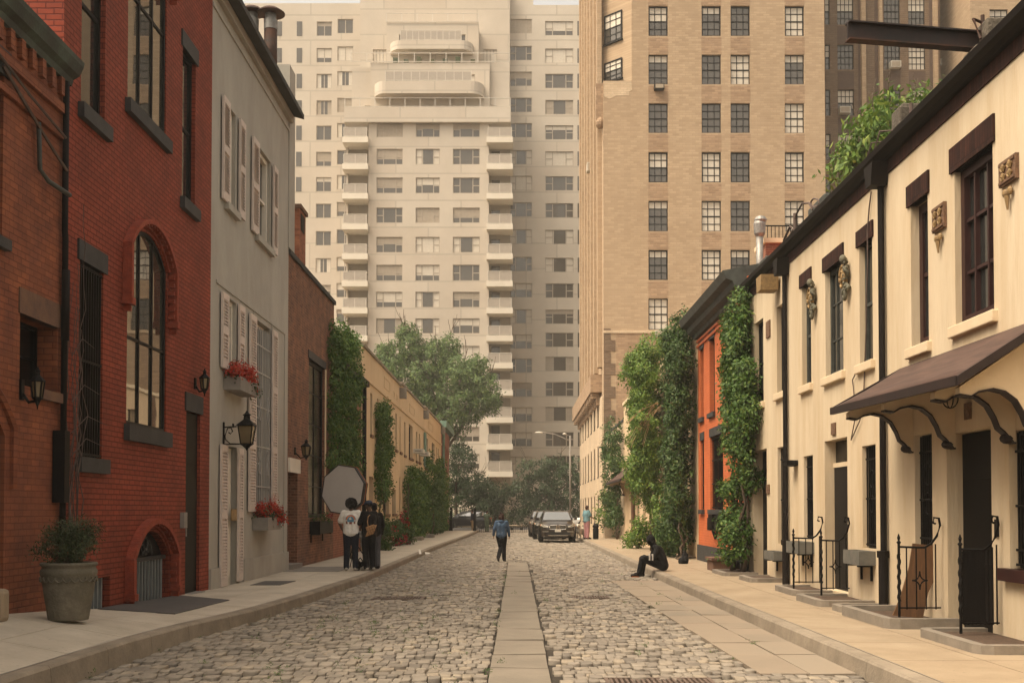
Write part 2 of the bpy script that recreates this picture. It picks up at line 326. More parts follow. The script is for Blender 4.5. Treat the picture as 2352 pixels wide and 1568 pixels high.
# ---------------------------------------------------------------- walls with openings
def arcpts(s0, s1, zs, rise, n=14):
    a = (s1-s0)/2; Rr = (a*a+rise*rise)/(2*rise); cz = zs+rise-Rr; c = (s0+s1)/2; th = math.asin(min(1, a/Rr))
    if rise > a: th = math.pi-th
    return [(c+Rr*math.sin(-th+2*th*i/n), cz+Rr*math.cos(-th+2*th*i/n)) for i in range(n+1)]
def facade(mb, s0, s1, z0, z1, ops, depth, rev=.2):
    """front with real holes and reveals, plus sides, back and roof.  ops: (s0,s1,z0,z1[,rise[,rev]])"""
    S = sorted({s0, s1}|{x for o in ops for x in o[:2]}); Z = sorted({z0, z1}|{x for o in ops for x in o[2:4]})
    for i in range(len(S)-1):
        for j in range(len(Z)-1):
            cs, cz = (S[i]+S[i+1])/2, (Z[j]+Z[j+1])/2
            if cs < s0 or cs > s1 or cz < z0 or cz > z1: continue
            if any(o[0] < cs < o[1] and o[2] < cz < o[3] for o in ops): continue
            mb.quad((S[i], 0, Z[j]), (S[i+1], 0, Z[j]), (S[i+1], 0, Z[j+1]), (S[i], 0, Z[j+1]))
    for o in ops:
        a, b, c, d = o[:4]; rise = o[4] if len(o) > 4 else 0; r = o[5] if len(o) > 5 else rev
        d2 = d-rise
        mb.quad((a, 0, c), (a, r, c), (a, r, d2), (a, 0, d2)); mb.quad((b, 0, c), (b, 0, d2), (b, r, d2), (b, r, c))
        mb.quad((a, 0, c), (b, 0, c), (b, r, c), (a, r, c))
        if rise:
            A = arcpts(a, b, d2, rise); m = len(A)//2
            mb.quad(*([(x, 0, z) for x, z in A[:m+1]]+[(a, 0, d)])); mb.quad(*([(x, 0, z) for x, z in A[m:]]+[(b, 0, d)]))
            for p, q in zip(A, A[1:]): mb.quad((p[0], 0, p[1]), (q[0], 0, q[1]), (q[0], r, q[1]), (p[0], r, p[1]))
        else: mb.quad((a, 0, d), (a, r, d), (b, r, d), (b, 0, d))
    mb.quad((s0, 0, z0), (s0, depth, z0), (s0, depth, z1), (s0, 0, z1)); mb.quad((s1, 0, z0), (s1, 0, z1), (s1, depth, z1), (s1, depth, z0))
    mb.quad((s0, 0, z1), (s0, depth, z1), (s1, depth, z1), (s1, 0, z1)); mb.quad((s0, depth, z0), (s1, depth, z0), (s1, depth, z1), (s0, depth, z1))
    return mb
def window(parent, mp, o, d, nx, ny, fm, gm='glass', fw=.05, rise=0, mun=.025, sash=None, name='window', th=.05):
    """frame + muntins as one part, the panes as its child"""
    s0, s1, z0, z1 = o[:4]; e = .003
    f = MB(mp); zt = z1-rise
    f.box(s0+e, s0+fw, d-th, d, z0+e, zt); f.box(s1-fw, s1-e, d-th, d, z0+e, zt); f.box(s0+fw, s1-fw, d-th, d, z0+e, z0+fw)
    if rise:
        A = arcpts(s0+e, s1-e, zt, rise-e); B = arcpts(s0+fw, s1-fw, zt, rise-fw)
        for i in range(len(A)-1): f.prism([A[i], A[i+1], B[i+1], B[i]], d-th, d)
    else: f.box(s0+fw, s1-fw, d-th, d, z1-fw, z1-e)
    for i in range(1, nx):
        x = s0+(s1-s0)*i/nx; zz = z1-fw
        if rise: zz = zt+rise*(1-((x-(s0+s1)/2)/((s1-s0)/2))**2)-fw*.5
        f.box(x-mun/2, x+mun/2, d-th*.8, d-.005, z0+fw, zz)
    for j in range(1, ny):
        z = z0+(zt-z0 if rise else z1-z0)*j/ny; w = mun*(2.2 if sash == j else 1)
        f.box(s0+fw, s1-fw, d-th*.7, d-.006, z-w/2, z+w/2)
    fo = f.build(name, fm, parent)
    g = MB(mp)
    if rise: g.prism([(s0+.01, z0+.01)]+[(s1-.01, z0+.01)]+arcpts(s0+.01, s1-.01, zt, rise-.01)[::-1], d-.014, d+.01)
    else: g.box(s0+.01, s1-.01, d-.014, d+.01, z0+.01, z1-.01)
    g.build('pane', gm, fo); return fo
def bars(mb, s0, s1, z0, z1, d, n, r=.012, rails=(0, .5, 1)):
    for i in range(n):
        s = s0+(s1-s0)*(i+.5)/n; mb.box(s-r, s+r, d-r, d+r, z0, z1)
    for q in rails:
        z = z0+(z1-z0)*q; mb.box(s0, s1, d-r*1.3, d+r*1.3, z-r*1.4, z+r*1.4)
    return mb
SUN_E, SKY_E, HAZE, EXPO = 1.35, .150, .0007, 1.16
# ================================================================ GROUND
def lerp(x, xs, ys): return float(np.interp(x, xs, ys))
def kL(y): return lerp(y, [6, 10.6, 14.3, 16.4, 20, 26.5, 46, 60, 72, 90], [-4.35, -4.25, -4.2, -3.9, -3.72, -3.5, -3.45, -3.2, -3.0, -2.95])
def kR(y): return lerp(y, [6, 30, 58, 62, 90], [3.48, 3.4, 3.42, 3.42, 3.42])
def zkL(y): return lerp(y, [8, 12, 14, 20, 26, 90], [.235, .24, .2, .165, .15, .15])
def zwL(y): return lerp(y, [8, 12, 13, 14, 15.4, 16.6, 20, 22, 90], [.50, .50, .48, .40, .29, .25, .18, .15, .15])
def zR(y): return lerp(y, [8, 14, 20, 90], [.18, .17, .15, .15])
b = MB(); b.box(-300, 300, -60, 400, -.6, -.3); struct(b.build('ground', 'asphalt'))
b = MB(); b.quad((-6, 5, -.04), (6, 5, -.04), (6, 96, -.04), (-6, 96, -.04)); struct(b.build('road_bed', 'dirt'))
b = MB(); b.quad((-120, 96, -.03), (120, 96, -.03), (120, 112, -.03), (-120, 112, -.03)); struct(b.build('avenue', 'asphalt'))
b = MB(); b.box(-120, 120, 112, 135, -.3, .12); struct(b.build('far_pavement', 'concrete'))
b = MB(); b.box(-30, -5.7, 84, 96, -.25, .05); b.box(5.6, 30, 20, 96, -.25, .05); b.box(-30, -5.9, 5, 84, -.25, .05); b.box(5.7, 30, 4, 20, -.25, .05); struct(b.build('back_yards', 'concrete'))
# cobbles: every stone is modelled inside one road mesh
FL = [(2.28, 11.3), (3.38, 11.3), (3.28, 26.4), (2.2, 26.4)]
def onflag(x, y): return 11.25 < y < 26.5 and x > lerp(y, [11.3, 26.4], [2.44, 2.17])
GR = [(-2.73, 20.7, -1.75, 21.35), (1.05, 20.95, 1.75, 21.5), (.85, 10.5, 1.9, 11.0)]
V = []; F = []
y = 8.6
row = 0
def stone(x0, x1, y0, y1, dz):
    o = len(V); j = lambda s: random.uniform(-s, s)
    cs = [(x0+j(.007), y0+j(.014)), (x1+j(.007), y0+j(.014)), (x1+j(.007), y1+j(.014)), (x0+j(.007), y1+j(.014))]
    tx, ty = j(.05), j(.05); cx, cy = (x0+x1)/2, (y0+y1)/2
    ring = lambda k, z: [(cx+(a-cx)*k, cy+(c-cy)*k, z+tx*(a-cx)+ty*(c-cy)) for a, c in cs]
    V.extend(ring(1.0, -.07)); V.extend(ring(.995, dz-.010)); V.extend(ring(.96, dz-.001)); V.extend(ring(.70, dz+.001))
    for q in range(3):
        for k in range(4): F.append((o+q*4+k, o+q*4+(k+1) % 4, o+q*4+4+(k+1) % 4, o+q*4+4+k))
    F.append((o+12, o+13, o+14, o+15))
while y < 95:
    h = random.uniform(.17, .26)*(1 if y < 45 else 1.5); x = kL(y)+.02+random.uniform(-.1, 0); end = kR(y)-.02
    while x < end-.05:
        w = random.uniform(.085, .165)*(1 if y < 45 else 1.4); x1 = min(x+w, end)
        cx = (x+x1)/2; wav = .10*math.sin(cx*1.5+y*.35)+.07*math.sin(cx*4.1+row)+random.uniform(-.015, .015)
        cyy = y+h/2+wav
        strip = cyy < 35.7 and -.33 < cx < .40; ins = any(g[0] < cx < g[2] and g[1] < cyy < g[3] for g in GR)
        if not strip and not onflag(cx, cyy) and not ins:
            a, c = x+.006, x1-.006
            if cyy < 35.7:
                if cx < 0 and c > -.293: c = -.293
                if cx > 0 and a < .345: a = .345
            if c-a > .05: stone(a, c, y+wav+.014+random.uniform(-.006, .012), y+wav+h-.014, random.gauss(0, .009)-(.014 if random.random() < .08 else 0))
        x = x1
    y += h; row += 1
struct(np_mesh('road', V, F, 'cobble'))
# central drain slabs and the flagstone patch
b = MB(); y = 8.0
while y < 35.6:
    L = random.uniform(1.0, 2.1); y1 = min(y+L, 35.6); a, c, dz = -.285+random.uniform(-.01, .01), .335+random.uniform(-.01, .01), random.uniform(-.006, .006)
    o = len(b.v); b.add([(a, y+.008, -.05), (c, y+.008, -.05), (c, y1-.008, -.05), (a, y1-.008, -.05), (a+.005, y+.012, dz), (c-.005, y+.012, dz+random.uniform(-.012, .012)), (c-.005, y1-.012, dz+random.uniform(-.012, .012)), (a+.005, y1-.012, dz)],
        [(4, 5, 6, 7), (0, 1, 5, 4), (1, 2, 6, 5), (2, 3, 7, 6), (3, 0, 4, 7)]); y = y1
struct(b.build('drain_strip', 'bluestone'))
b = MB()
for c0, c1 in ((0, .52), (.52, 1)):
    y = 11.3-(.0 if c0 == 0 else 0)
    while y < 26.4:
        y1 = min(y+random.uniform(.7, 1.5), 26.4); dz = random.uniform(-.005, .005); e = .008
        ex = lambda yy, c: lerp(yy, [11.3, 26.4], [2.46, 2.19])+(kR(yy)-.015-lerp(yy, [11.3, 26.4], [2.46, 2.19]))*c
        p = [(ex(y, c0)+e, y+e), (ex(y, c1)-e, y+e), (ex(y1, c1)-e, y1-e), (ex(y1, c0)+e, y1-e)]
        z = [dz+random.uniform(-.005, .005) for _ in p]
        b.add([(q[0], q[1], -.05) for q in p]+[(q[0], q[1], zz) for q, zz in zip(p, z)], [(4, 5, 6, 7), (0, 1, 5, 4), (1, 2, 6, 5), (2, 3, 7, 6), (3, 0, 4, 7)]); y = y1
struct(b.build('flagstone_paving', 'flag'))
def drain(x0, y0, x1, y1, label):
    t = thing('drain_grate', label, 'drain', ((x0+x1)/2, (y0+y1)/2, -.03))
    b = MB(); f = .04
    b.box(x0, x1, y0, y0+f, -.03, .008); b.box(x0, x1, y1-f, y1, -.03, .008); b.box(x0, x0+f, y0+f, y1-f, -.03, .008); b.box(x1-f, x1, y0+f, y1-f, -.03, .008); b.build('frame', 'drain', t)
    b = MB(); n = int((x1-x0)/.055)
    for i in range(n):
        x = x0+f+(x1-x0-2*f)*(i+.5)/n; b.box(x-.013, x+.013, y0+f, y1-f, -.02, .004)
    b.build('bar', 'drain', t)
drain(*GR[0], 'rusty drain grate in the cobbles near the left kerb')
drain(*GR[1], 'rusty drain grate in the cobbles right of the central slabs')
drain(*GR[2], 'iron drain plate at the bottom edge of the photo, nearest of the drains')
# pavements with real joints, kerbs, steel edging
def pavement(name, xa, za, xb, zb, y0, y1, mat, nx=2, step=1.5):
    b = MB(); y = y0; e = .006
    while y < y1-.01:
        q = min(y+step, y1)
        for i in range(nx):
            p = []
            for yy, t in ((y+e, i/nx), (y+e, (i+1)/nx), (q-e, (i+1)/nx), (q-e, i/nx)):
                X0, X1 = xa(yy), xb(yy); tt = t+(e/abs(X1-X0) if t == i/nx else -e/abs(X1-X0))
                p.append((X0+(X1-X0)*tt, yy, za(yy)+(zb(yy)-za(yy))*tt))
            b.add(p+[(a, c, z-.05) for a, c, z in p], [(0, 1, 2, 3), (0, 4, 5, 1), (1, 5, 6, 2), (2, 6, 7, 3), (3, 7, 4, 0)])
        y = q
    struct(b.build(name, mat))
    b = MB(); ys = np.arange(y0, y1+.01, (y1-y0)/40)
    for a, c in zip(ys, ys[1:]):
        b.quad((xa(a), a, za(a)-.02), (xb(a), a, zb(a)-.02), (xb(c), c, zb(c)-.02), (xa(c), c, za(c)-.02))
    struct(b.build(name+'_base', 'dirt'))
def kerb(name, xf, zf, sgn, y0, y1):
    b = MB(); y = y0; w = .16
    while y < y1-.01:
        q = min(y+random.uniform(1.1, 1.7), y1); m = (y+q)/2
        for a, c in ((y+.004, m), (m, q-.004)):
            p = lambda yy, dx, z: (xf(yy)+sgn*dx, yy, z)
            b.add([p(a, -.02, -.06), p(a, 0, zf(a)-.025), p(a, .02, zf(a)), p(a, w, zf(a)+.004), p(a, w, -.06), p(c, -.02, -.06), p(c, 0, zf(c)-.025), p(c, .02, zf(c)), p(c, w, zf(c)+.004), p(c, w, -.06)],
                [(0, 1, 6, 5), (1, 2, 7, 6), (2, 3, 8, 7), (3, 4, 9, 8), (0, 1, 2, 3, 4), (5, 6, 7, 8, 9)])
        y = q
    struct(b.build(name, 'kerbstone'))
    b = MB(); ys = np.arange(y0, y1, 1.0)
    for a, c in zip(ys, ys[1:]):
        b.quad((xf(a)+sgn*.162, a, zf(a)+.008), (xf(a)+sgn*.174, a, zf(a)+.008), (xf(c)+sgn*.174, c, zf(c)+.008), (xf(c)+sgn*.162, c, zf(c)+.008))
    struct(b.build(name+'_steel_edging', 'metal'))
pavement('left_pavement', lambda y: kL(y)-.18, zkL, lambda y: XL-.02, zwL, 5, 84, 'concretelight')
kerb('left_kerb', kL, zkL, -1, 5, 86)
pavement('right_pavement', lambda y: kR(y)+.18, zR, lambda y: XR+.02, zR, 5, 84, 'concrete')
kerb('right_kerb', kR, zR, 1, 5, 86)
def zs(x, y): t = (kL(y)-.18-x)/(kL(y)-.18-XL); return zkL(y)+(zwL(y)-zkL(y))*t
def flatplate(name, pts, label, cat, mat, h=.01, zf=zs):
    b = MB(); n = len(pts); b.add([(x, y, zf(x, y)+h) for x, y in pts]+[(x, y, zf(x, y)-.03) for x, y in pts], [tuple(range(n))]+[(i, (i+1) % n, (i+1) % n+n, i+n) for i in range(n)])
    return tag(b.build(name, mat), label, cat)
flatplate('cellar_cover', [(-5.79, 15.35), (-4.72, 15.35), (-4.68, 18.1), (-5.79, 19.0)], 'large dark metal cellar cover on the pavement before the red brick house', 'cover', 'plate', .012)
flatplate('pavement_hatch', [(-5.35, 22.3), (-4.75, 22.3), (-4.7, 23.6), (-5.35, 23.6)], 'small dark hatch in the pavement before the grey house', 'cover', 'plate', .012)
flatplate('pavement_grille', [(-5.79, 27.3), (-4.4, 27.3), (-4.4, 29.6), (-5.79, 29.6)], 'grey grille in the pavement before the brown brick house', 'cover', 'stonebox', .012)
# ================================================================ LEFT HOUSES
def house(name, label, mp, s0, s1, z0, z1, ops, wall, depth=8, rev=.2, base=None, group=None):
    c = mp((s0+s1)/2, 0, max(z0, 0)); t = thing(name, label, 'house', c, group)
    facade(MB(mp), 0, 0, 0, 0, [], 0) if False else None
    b = MB(mp); facade(b, s0, s1, z0, z1, ops, depth, rev); b.build('wall', wall, t); return t
def part(name, mat, parent, mp, *boxes, **k):
    b = MB(mp)
    for q in boxes: b.box(*q)
    return b.build(name, mat, parent, **k)
# --- old orange brick house
ops = [(11.35, 12.42, 4.7, 6.55), (12.9, 13.95, 3.12, 3.95, 0, .55), (10.4, 12.55, .3, 3.0, .5, .4)]
oh = house('brick_house', 'old orange brick house with green gutter at the left edge of the photo', mapL, 6.0, 14.05, 0, 7.5, ops, 'orangebrick')
window(oh, mapL, ops[0], .16, 1, 2, 'blackdoor', sash=1); part('sill', 'darkstone', oh, mapL, (11.25, 12.5, -.08, .1, 4.58, 4.7)); part('lintel', 'darkstone', oh, mapL, (11.2, 12.55, -.025, .1, 6.55, 6.85))
window(oh, mapL, ops[1], .3, 1, 2, 'blackdoor', 'glassdk', name='recess_window'); part('sill', 'brownstone', oh, mapL, (13.2, 14.03, -.07, .1, 3.0, 3.12)); part('lintel', 'brownstone', oh, mapL, (12.85, 14.03, -.02, .1, 3.95, 4.25))
window(oh, mapL, ops[2], .35, 2, 3, 'blackdoor', 'glassdk', rise=.5, name='arched_door')
b = MB(mapL); b.tube([(s, -.02, z) for s, z in [(12.72, 1.0+.9)]+[(12.72, 2.45)]+arcpts(10.25, 12.72, 2.6, .62)[::-1]], .05, 6); b.build('arch_mould', 'orangebrick', oh)
b = MB(mapL); prof = [(0, 7.12), (-.05, 7.12), (-.07, 7.2), (-.15, 7.25), (-.20, 7.36), (-.21, 7.42), (0, 7.45)]
n = len(prof); S = [6.0, 14.2]; b.add([(s, d, z) for s in S for d, z in prof], [tuple(range(n)), tuple(range(2*n-1, n-1, -1))]+[(i, (i+1) % n, n+(i+1) % n, n+i) for i in range(n)])
b.build('gutter', 'oldgutter', oh)
b = MB(mapL)
for i in range(28): b.box(6.3+i*.28, 6.40+i*.28, -.06, -.003, 6.9, 7.12)
b.box(6.0, 14.04, -.06, -.003, 6.68, 6.80); b.box(6.0, 14.04, -.05, -.003, 6.35, 6.43); b.build('brick_corbel', 'orangebrick', oh)
b = MB(mapL); b.tube([(14.0, -.06, 7.1), (14.0, -.06, 5.2), (14.02, -.06, 5.1), (14.02, -.06, .4)], .042, 8); b.tube([(14.02, -.07, 4.7), (14.02, -.07, 3.8)], .055, 8); b.build('downspout', 'gutter', oh, smooth=True)
b = MB(mapL); b.tube([(13.2, -.06, 6.3), (13.25, -.06, 5.75), (13.4, -.10, 5.65), (13.9, -.16, 5.62)], .03, 6); b.build('pipe', 'greygutter', oh, smooth=True)
part('pipe_box', 'black', oh, mapL, (13.82, 13.98, -.16, -.01, 1.75, 2.65))
b = MB(mapL)
b.tube([(12.3, -.05, 6.62), (13.0, -.08, 6.3), (13.6, -.07, 6.1), (13.95, -.1, 5.95)], .022, 5); b.tube([(12.0, -.05, 6.75), (12.9, -.1, 6.5), (13.9, -.1, 6.35)], .018, 5); b.build('cable', 'twig', oh)
# --- tall red house
E = recL(299, 384, 338, 538, 299, 972); D = recL(184, 238, 184, 594, 184, 1049); Cc = recL(420, 450, 420, 108, 420, 456); A = recL(188, 243, 188, 0, 188, 241); B = recL(300, 383, 300, 0, 300, 237)
G = recL(300, 388, 345, 1220, 300, 1380); Fd = recL(428, 460, 428, 942, 428, 1357); H = recL(200, 254, 210, 1330, 215, 1398)
E = (E[0]-.10, E[1], 2.93, 6.0, .42); D = (D[0], D[1], D[2], 4.97); Cc = Cc[:4]; A = (A[0], A[1], A[2], 9.95); B = (B[0]-.10, B[1], B[2], 11.6, .42); G = (G[0], G[1], .05, 1.33, .42); Fd = (Fd[0], Fd[1], .05, Fd[3]); H = (14.95, 15.84, .05, .72)
ops = [A, B, Cc, D, E, G, Fd, H]
rh = house('red_house', 'tall red painted brick house with arched studio windows', mapL, 14.05, 20.9, 0, 13.2, ops, 'redpaint', rev=.24)
for o, ny in ((A, 2), (Cc, 2)):
    window(rh, mapL, o, .12, 1, ny, 'blackdoor', 'glass', fw=.06, sash=1)
for o in (B, E):
    window(rh, mapL, o, .07, 3, 2, 'darkframe', 'glassbig', fw=.06, rise=.42, mun=.04, name='studio_window')
window(rh, mapL, D, .13, 1, 2, 'blackdoor', 'glassdk', fw=.06); b = MB(mapL); bars(b, D[0]+.02, D[1]-.02, D[2]+.02, D[3]-.03, .02, 9, .012, (0.01, .5, .99)); b.build('window_grille', 'black', rh)
dr = MB(mapL).box(Fd[0]+.01, Fd[1]-.01, .05, .1, .1, Fd[3]-.01)
for k in (.25, 1.25, 2.3):
    dr.box(Fd[0]+.12, Fd[1]-.12, .035, .05, .2+k*1.0, .2+k+.8)
dr = dr.build('door', 'blackdoor', rh); part('door_handle', 'metal', dr, mapL, (Fd[0]+.06, Fd[0]+.09, .0, .05, 1.2, 1.34))
part('door_step', 'stonebox', rh, mapL, (Fd[0]+.02, Fd[1]-.02, -.12, .049, -.05, .19))
def lin(p, o, h, e=.1): part('lintel', 'darkstone', p, mapL, (o[0]-e, o[1]+e, -.03, .12, o[3], o[3]+h))
def sil(p, o, h, e=.1, out=.09): part('sill', 'darkstone', p, mapL, (o[0]-e, o[1]+e, -out, .2, o[2]-h, o[2]))
for o, h in ((D, .27), (Cc, .28), (Fd, .32), (A, .28)): lin(rh, o, h)
for o, h in ((A, .2), (B, .2), (Cc, .2), (D, .2), (E, .24)): sil(rh, o, h)
def hood(p, o, drop, name='hood_mould', th=.085, gap=.12):
    b = MB(mapL); s0, s1 = o[0]-gap, o[1]+gap; zsp = o[3]-o[4]; r0 = o[4]+gap*.75
    A1 = arcpts(s0, s1, zsp+.02, r0, 18); A2 = arcpts(s0-th, s1+th, zsp+.02, r0+th*.85, 18)
    for i in range(18): b.prism([A1[i], A1[i+1], A2[i+1], A2[i]], -.14, -.002)
    for sx, sg in ((s0, -1), (s1, 1)):
        a, c = sorted((sx, sx+sg*th)); b.box(a, c, -.14, -.002, zsp-drop, zsp+.015)
        b.box(a-.03, c+.03, -.16, -.002, zsp-drop-.1, zsp-drop); b.box(a+.03, c-.03, -.12, -.002, zsp-drop-.2, zsp-drop-.1)
        k = int(drop/.13)
        for i in range(k):
            z = zsp-drop+.05+i*.13; x = sx-sg*.045; b.box(min(x, sx)-.001, max(x, sx)+.001, -.1, -.002, z, z+.065)
    A3 = arcpts(o[0]+.0, o[1]-.0, zsp+.01, o[4]+.05, 18)
    for i in range(18):
        q = [A3[i], A3[i+1], A1[i+1], A1[i]]; b.prism(q, -.035, -.001)
        c0 = Vector(((A3[i][0]+A1[i][0])/2, (A3[i][1]+A1[i][1])/2)); n2 = Vector(A1[i]); t2 = (Vector(A1[min(i+1, 18)])-Vector(A1[i]))*.28
        b.prism([tuple(c0-t2), tuple(c0+t2), tuple(n2+t2), tuple(n2-t2)], -.10, -.03)
    return b.build(name, 'redtrim', p)
hood(rh, E, .8); hood(rh, B, .9)
hood(rh, (G[0], G[1], G[2], G[3], .42), .5, gap=.12, th=.11)
# cellar arch: pale bars, dark tympanum with ornament
b = MB(mapL); b.prism([(G[0]+.005, .06), (G[1]-.005, .06)]+arcpts(G[0]+.005, G[1]-.005, .91, .415)[::-1], .12, .15); cg = b.build('cellar_gate', 'blackdoor', rh)
b = MB(mapL); n = 11
for i in range(n):
    s = G[0]+.06+(G[1]-G[0]-.12)*(i+.5)/n; b.box(s-.016, s+.016, .07, .10, .06, .86)
b.build('gate_bar', 'grillebar', cg)
b = MB(mapL); b.box(G[0]+.01, G[1]-.01, .05, .119, .86, .92); c = (G[0]+G[1])/2
for sg in (-1, 1): b.tube([(c+sg*(.02+.32*t)*1.0, .09, .95+.26*math.sin(t*3.1)*(1-t*.3)) for t in np.linspace(0, 1, 9)], .02, 6); b.tube([(c+sg*(.12+.07*math.cos(a)), .09, 1.05+.07*math.sin(a)) for a in np.linspace(0, 6, 9)], .016, 6)
b.tube([(c+.10*math.cos(a), .09, 1.13+.1*math.sin(a)) for a in np.linspace(0, 6.28, 12)], .025, 6); b.build('gate_ornament', 'darkstone', cg)
b = MB(mapL); b.box(H[0]+.01, H[1]-.01, .14, .18, .06, .71); hw = b.build('cellar_window', 'blackdoor', rh)
b = MB(mapL)
for i in range(6):
    s = H[0]+.07+i*.145; b.box(s-.018, s+.018, .08, .12, .06, .70)
b.build('window_bar', 'grillebar', hw)
part('meter_box', 'stonebox', rh, mapL, (19.1, 19.3, -.07, -.002, 1.35, 1.62))
# bare climber on the red wall
t = thing('dead_climber', 'bare leafless climber on the red wall beside the downspout', 'climber', (XL+.05, 14.3, .3)); b = MB(mapL)
for i in range(9):
    s = 14.25+random.uniform(-.05, .1); p = [(s, -.04, .4)]; z = .4
    while z < random.uniform(3.5, 7.5):
        z += .28; s += random.uniform(-.11, .12); s = min(max(s, 14.12), 15.0); p.append((s, -.03-random.random()*.05, z))
    b.tube(p, .016 if i < 3 else .008, 5, .004)
for z, L in ((2.6, .9), (3.3, .7), (2.9, 1.0), (3.9, .5)): b.tube([(14.3, -.05, z-.25), (14.3+L*.4, -.1, z), (14.3+L, -.14, z-.08)], .008, 5, .003)
b.build('stem', 'twig', t)
# --- grey stucco house
W1 = (recL(520, 542, 505, 215, 505, 455)[0], recL(520, 542, 505, 215, 505, 455)[1], 7.78, 9.78); W2 = (wl(588, 500)[0], wl(621, 500)[0], 7.78, 9.82)
W3 = (wl(519, 700)[0], wl(543, 700)[0], 4.42, 5.92); W4 = (wl(584, 900)[0], wl(620, 900)[0], 1.68, 5.9); Dg = (wl(519, 1200)[0], wl(543.5, 1200)[0], .12, 2.95)
ops = [W1, W2, W3, W4, Dg]
gh = house('grey_house', 'grey stucco house with louvred shutters and pipe chimneys', mapL, 20.9, 28.0, 0, 11.75, ops, 'greystucco', depth=9, rev=.22)
def shutter(p, s0, s1, z0, z1, nsec=2):
    f = MB(mapL); fw = .055; d0, d1 = -.075, -.03
    f.box(s0, s0+fw, d0, d1, z0, z1); f.box(s1-fw, s1, d0, d1, z0, z1)
    zz = [z0+(z1-z0)*i/nsec for i in range(nsec+1)]
    for i, z in enumerate(zz):
        a = z if i == 0 else z-(.13 if i == nsec else .07); c = z+.16 if i == 0 else (z if i == nsec else z+.07)
        f.box(s0+fw, s1-fw, d0, d1, a, c)
    so = f.build('shutter', 'shutter', p); l = MB(mapL)
    for i in range(nsec):
        a, c = zz[i]+(.16 if i == 0 else .07), zz[i+1]-.1
        n = int((c-a)/.062)
        for k in range(n):
            z = a+(c-a)*(k+.5)/n; l.add([(s0+fw, d0+.006, z-.026), (s1-fw, d0+.006, z-.026), (s1-fw, d1-.005, z+.02), (s0+fw, d1-.005, z+.02), (s0+fw, d0+.006, z-.012), (s1-fw, d0+.006, z-.012), (s1-fw, d1-.005, z+.034), (s0+fw, d1-.005, z+.034)],
                [(0, 1, 2, 3), (4, 5, 6, 7), (0, 1, 5, 4), (1, 2, 6, 5), (2, 3, 7, 6), (3, 0, 4, 7)])
    l.box(s0+fw, s1-fw, d1-.004, d1, z0+.1, z1-.1); l.build('louvre', 'shutter', so)
for x0, x1, z0, z1, ns in ((503.5, 519, 7.74, 9.78, 2), (542.5, 555, 7.74, 9.78, 2), (573, 587.5, 7.73, 9.8, 2), (621.5, 631, 7.73, 9.8, 2), (504, 518.5, 4.44, 5.92, 2), (543.5, 556, 4.44, 5.92, 2), (569, 583.5, 1.63, 5.9, 3), (621.5, 632.5, 1.65, 5.9, 3), (504, 518.7, .17, 2.94, 2), (544, 555, .2, 2.94, 2)):
    shutter(gh, wl(x0, 700)[0], wl(x1, 700)[0], z0, z1, ns)
for o in (W1, W2, W3): window(gh, mapL, o, .2, 2 if o is W2 else 1, 2, 'white', 'glass', fw=.09, sash=1, th=.12)
for o in (W1, W2): part('sill', 'greystucco', gh, mapL, (o[0]-.12, o[1]+.12, -.10, .1, o[2]-.16, o[2]-.02))
window(gh, mapL, W4, .2, 2, 4, 'white', 'glass', fw=.08)
b = MB(mapL); bars(b, W4[0]+.03, W4[1]-.03, W4[2]+.02, 5.75, -.02, 9, .011, (0.02, .12, .34, .56, .75, .9))
for zc in (2.75, 3.95):
    for s in (W4[0]+.38, W4[1]-.38):
        b.tube([(s+.09*math.sin(a*2)*.8, -.04, zc+.28*math.cos(a)) for a in np.linspace(0, 6.28, 17)], .013, 5)
b.build('window_grille', 'grille', gh)
dd = part('door', 'white', gh, mapL, (Dg[0]+.01, Dg[1]-.01, .12, .17, .13, 2.93), (Dg[0]+.1, Dg[1]-.1, .10, .12, .3, 1.3), (Dg[0]+.1, Dg[1]-.1, .10, .12, 1.5, 2.7)); part('door_handle', 'metal', dd, mapL, (Dg[0]+.08, Dg[0]+.11, .05, .12, 1.15, 1.27))
part('intercom', 'ochre', gh, mapL, (wl(530, 1180)[0], wl(541, 1180)[0], -.03, -.002, 1.45, 1.68))
part('plinth', 'greystucco', gh, mapL, (23.45, 28.0, -.05, -.002, .0, .62), (20.9, 21.5, -.05, -.002, 0, .55))
part('panel_line', 'greystucco', gh, mapL, (21.25, 27.6, -.025, -.002, 6.03, 6.09), (27.52, 27.6, -.025, -.002, .62, 6.03), (24.25, 24.3, -.02, -.002, 5.92, 6.03), (26.1, 26.15, -.02, -.002, 5.92, 6.03))
b = MB(mapL); b.box(20.9, 28.02, -.03, .3, 11.25, 11.33); b.box(20.9, 28.05, -.1, .2, 11.5, 11.75); b.build('eaves_band', 'greystucco', gh)
b = MB(mapL); b.add([(20.9, -.36, 11.62), (28.1, -.36, 11.62), (28.1, 9, 14.2), (20.9, 9, 14.2), (20.9, -.36, 11.74), (28.1, -.36, 11.74), (28.1, 9, 14.4), (20.9, 9, 14.4)], [(0, 1, 2, 3), (4, 5, 6, 7), (0, 1, 5, 4), (1, 2, 6, 5), (2, 3, 7, 6), (3, 0, 4, 7)]); b.build('roof', 'roof', gh)
x0, z0 = ony(632, 250, 27.6); x1, z1 = ony(666, 146, 27.6)
x1, z1 = ony(666, 148, 27.9); part('chimney', 'greystucco', gh, ident, (-6.9, x1, 27.9, 28.6, 8.3, z1))
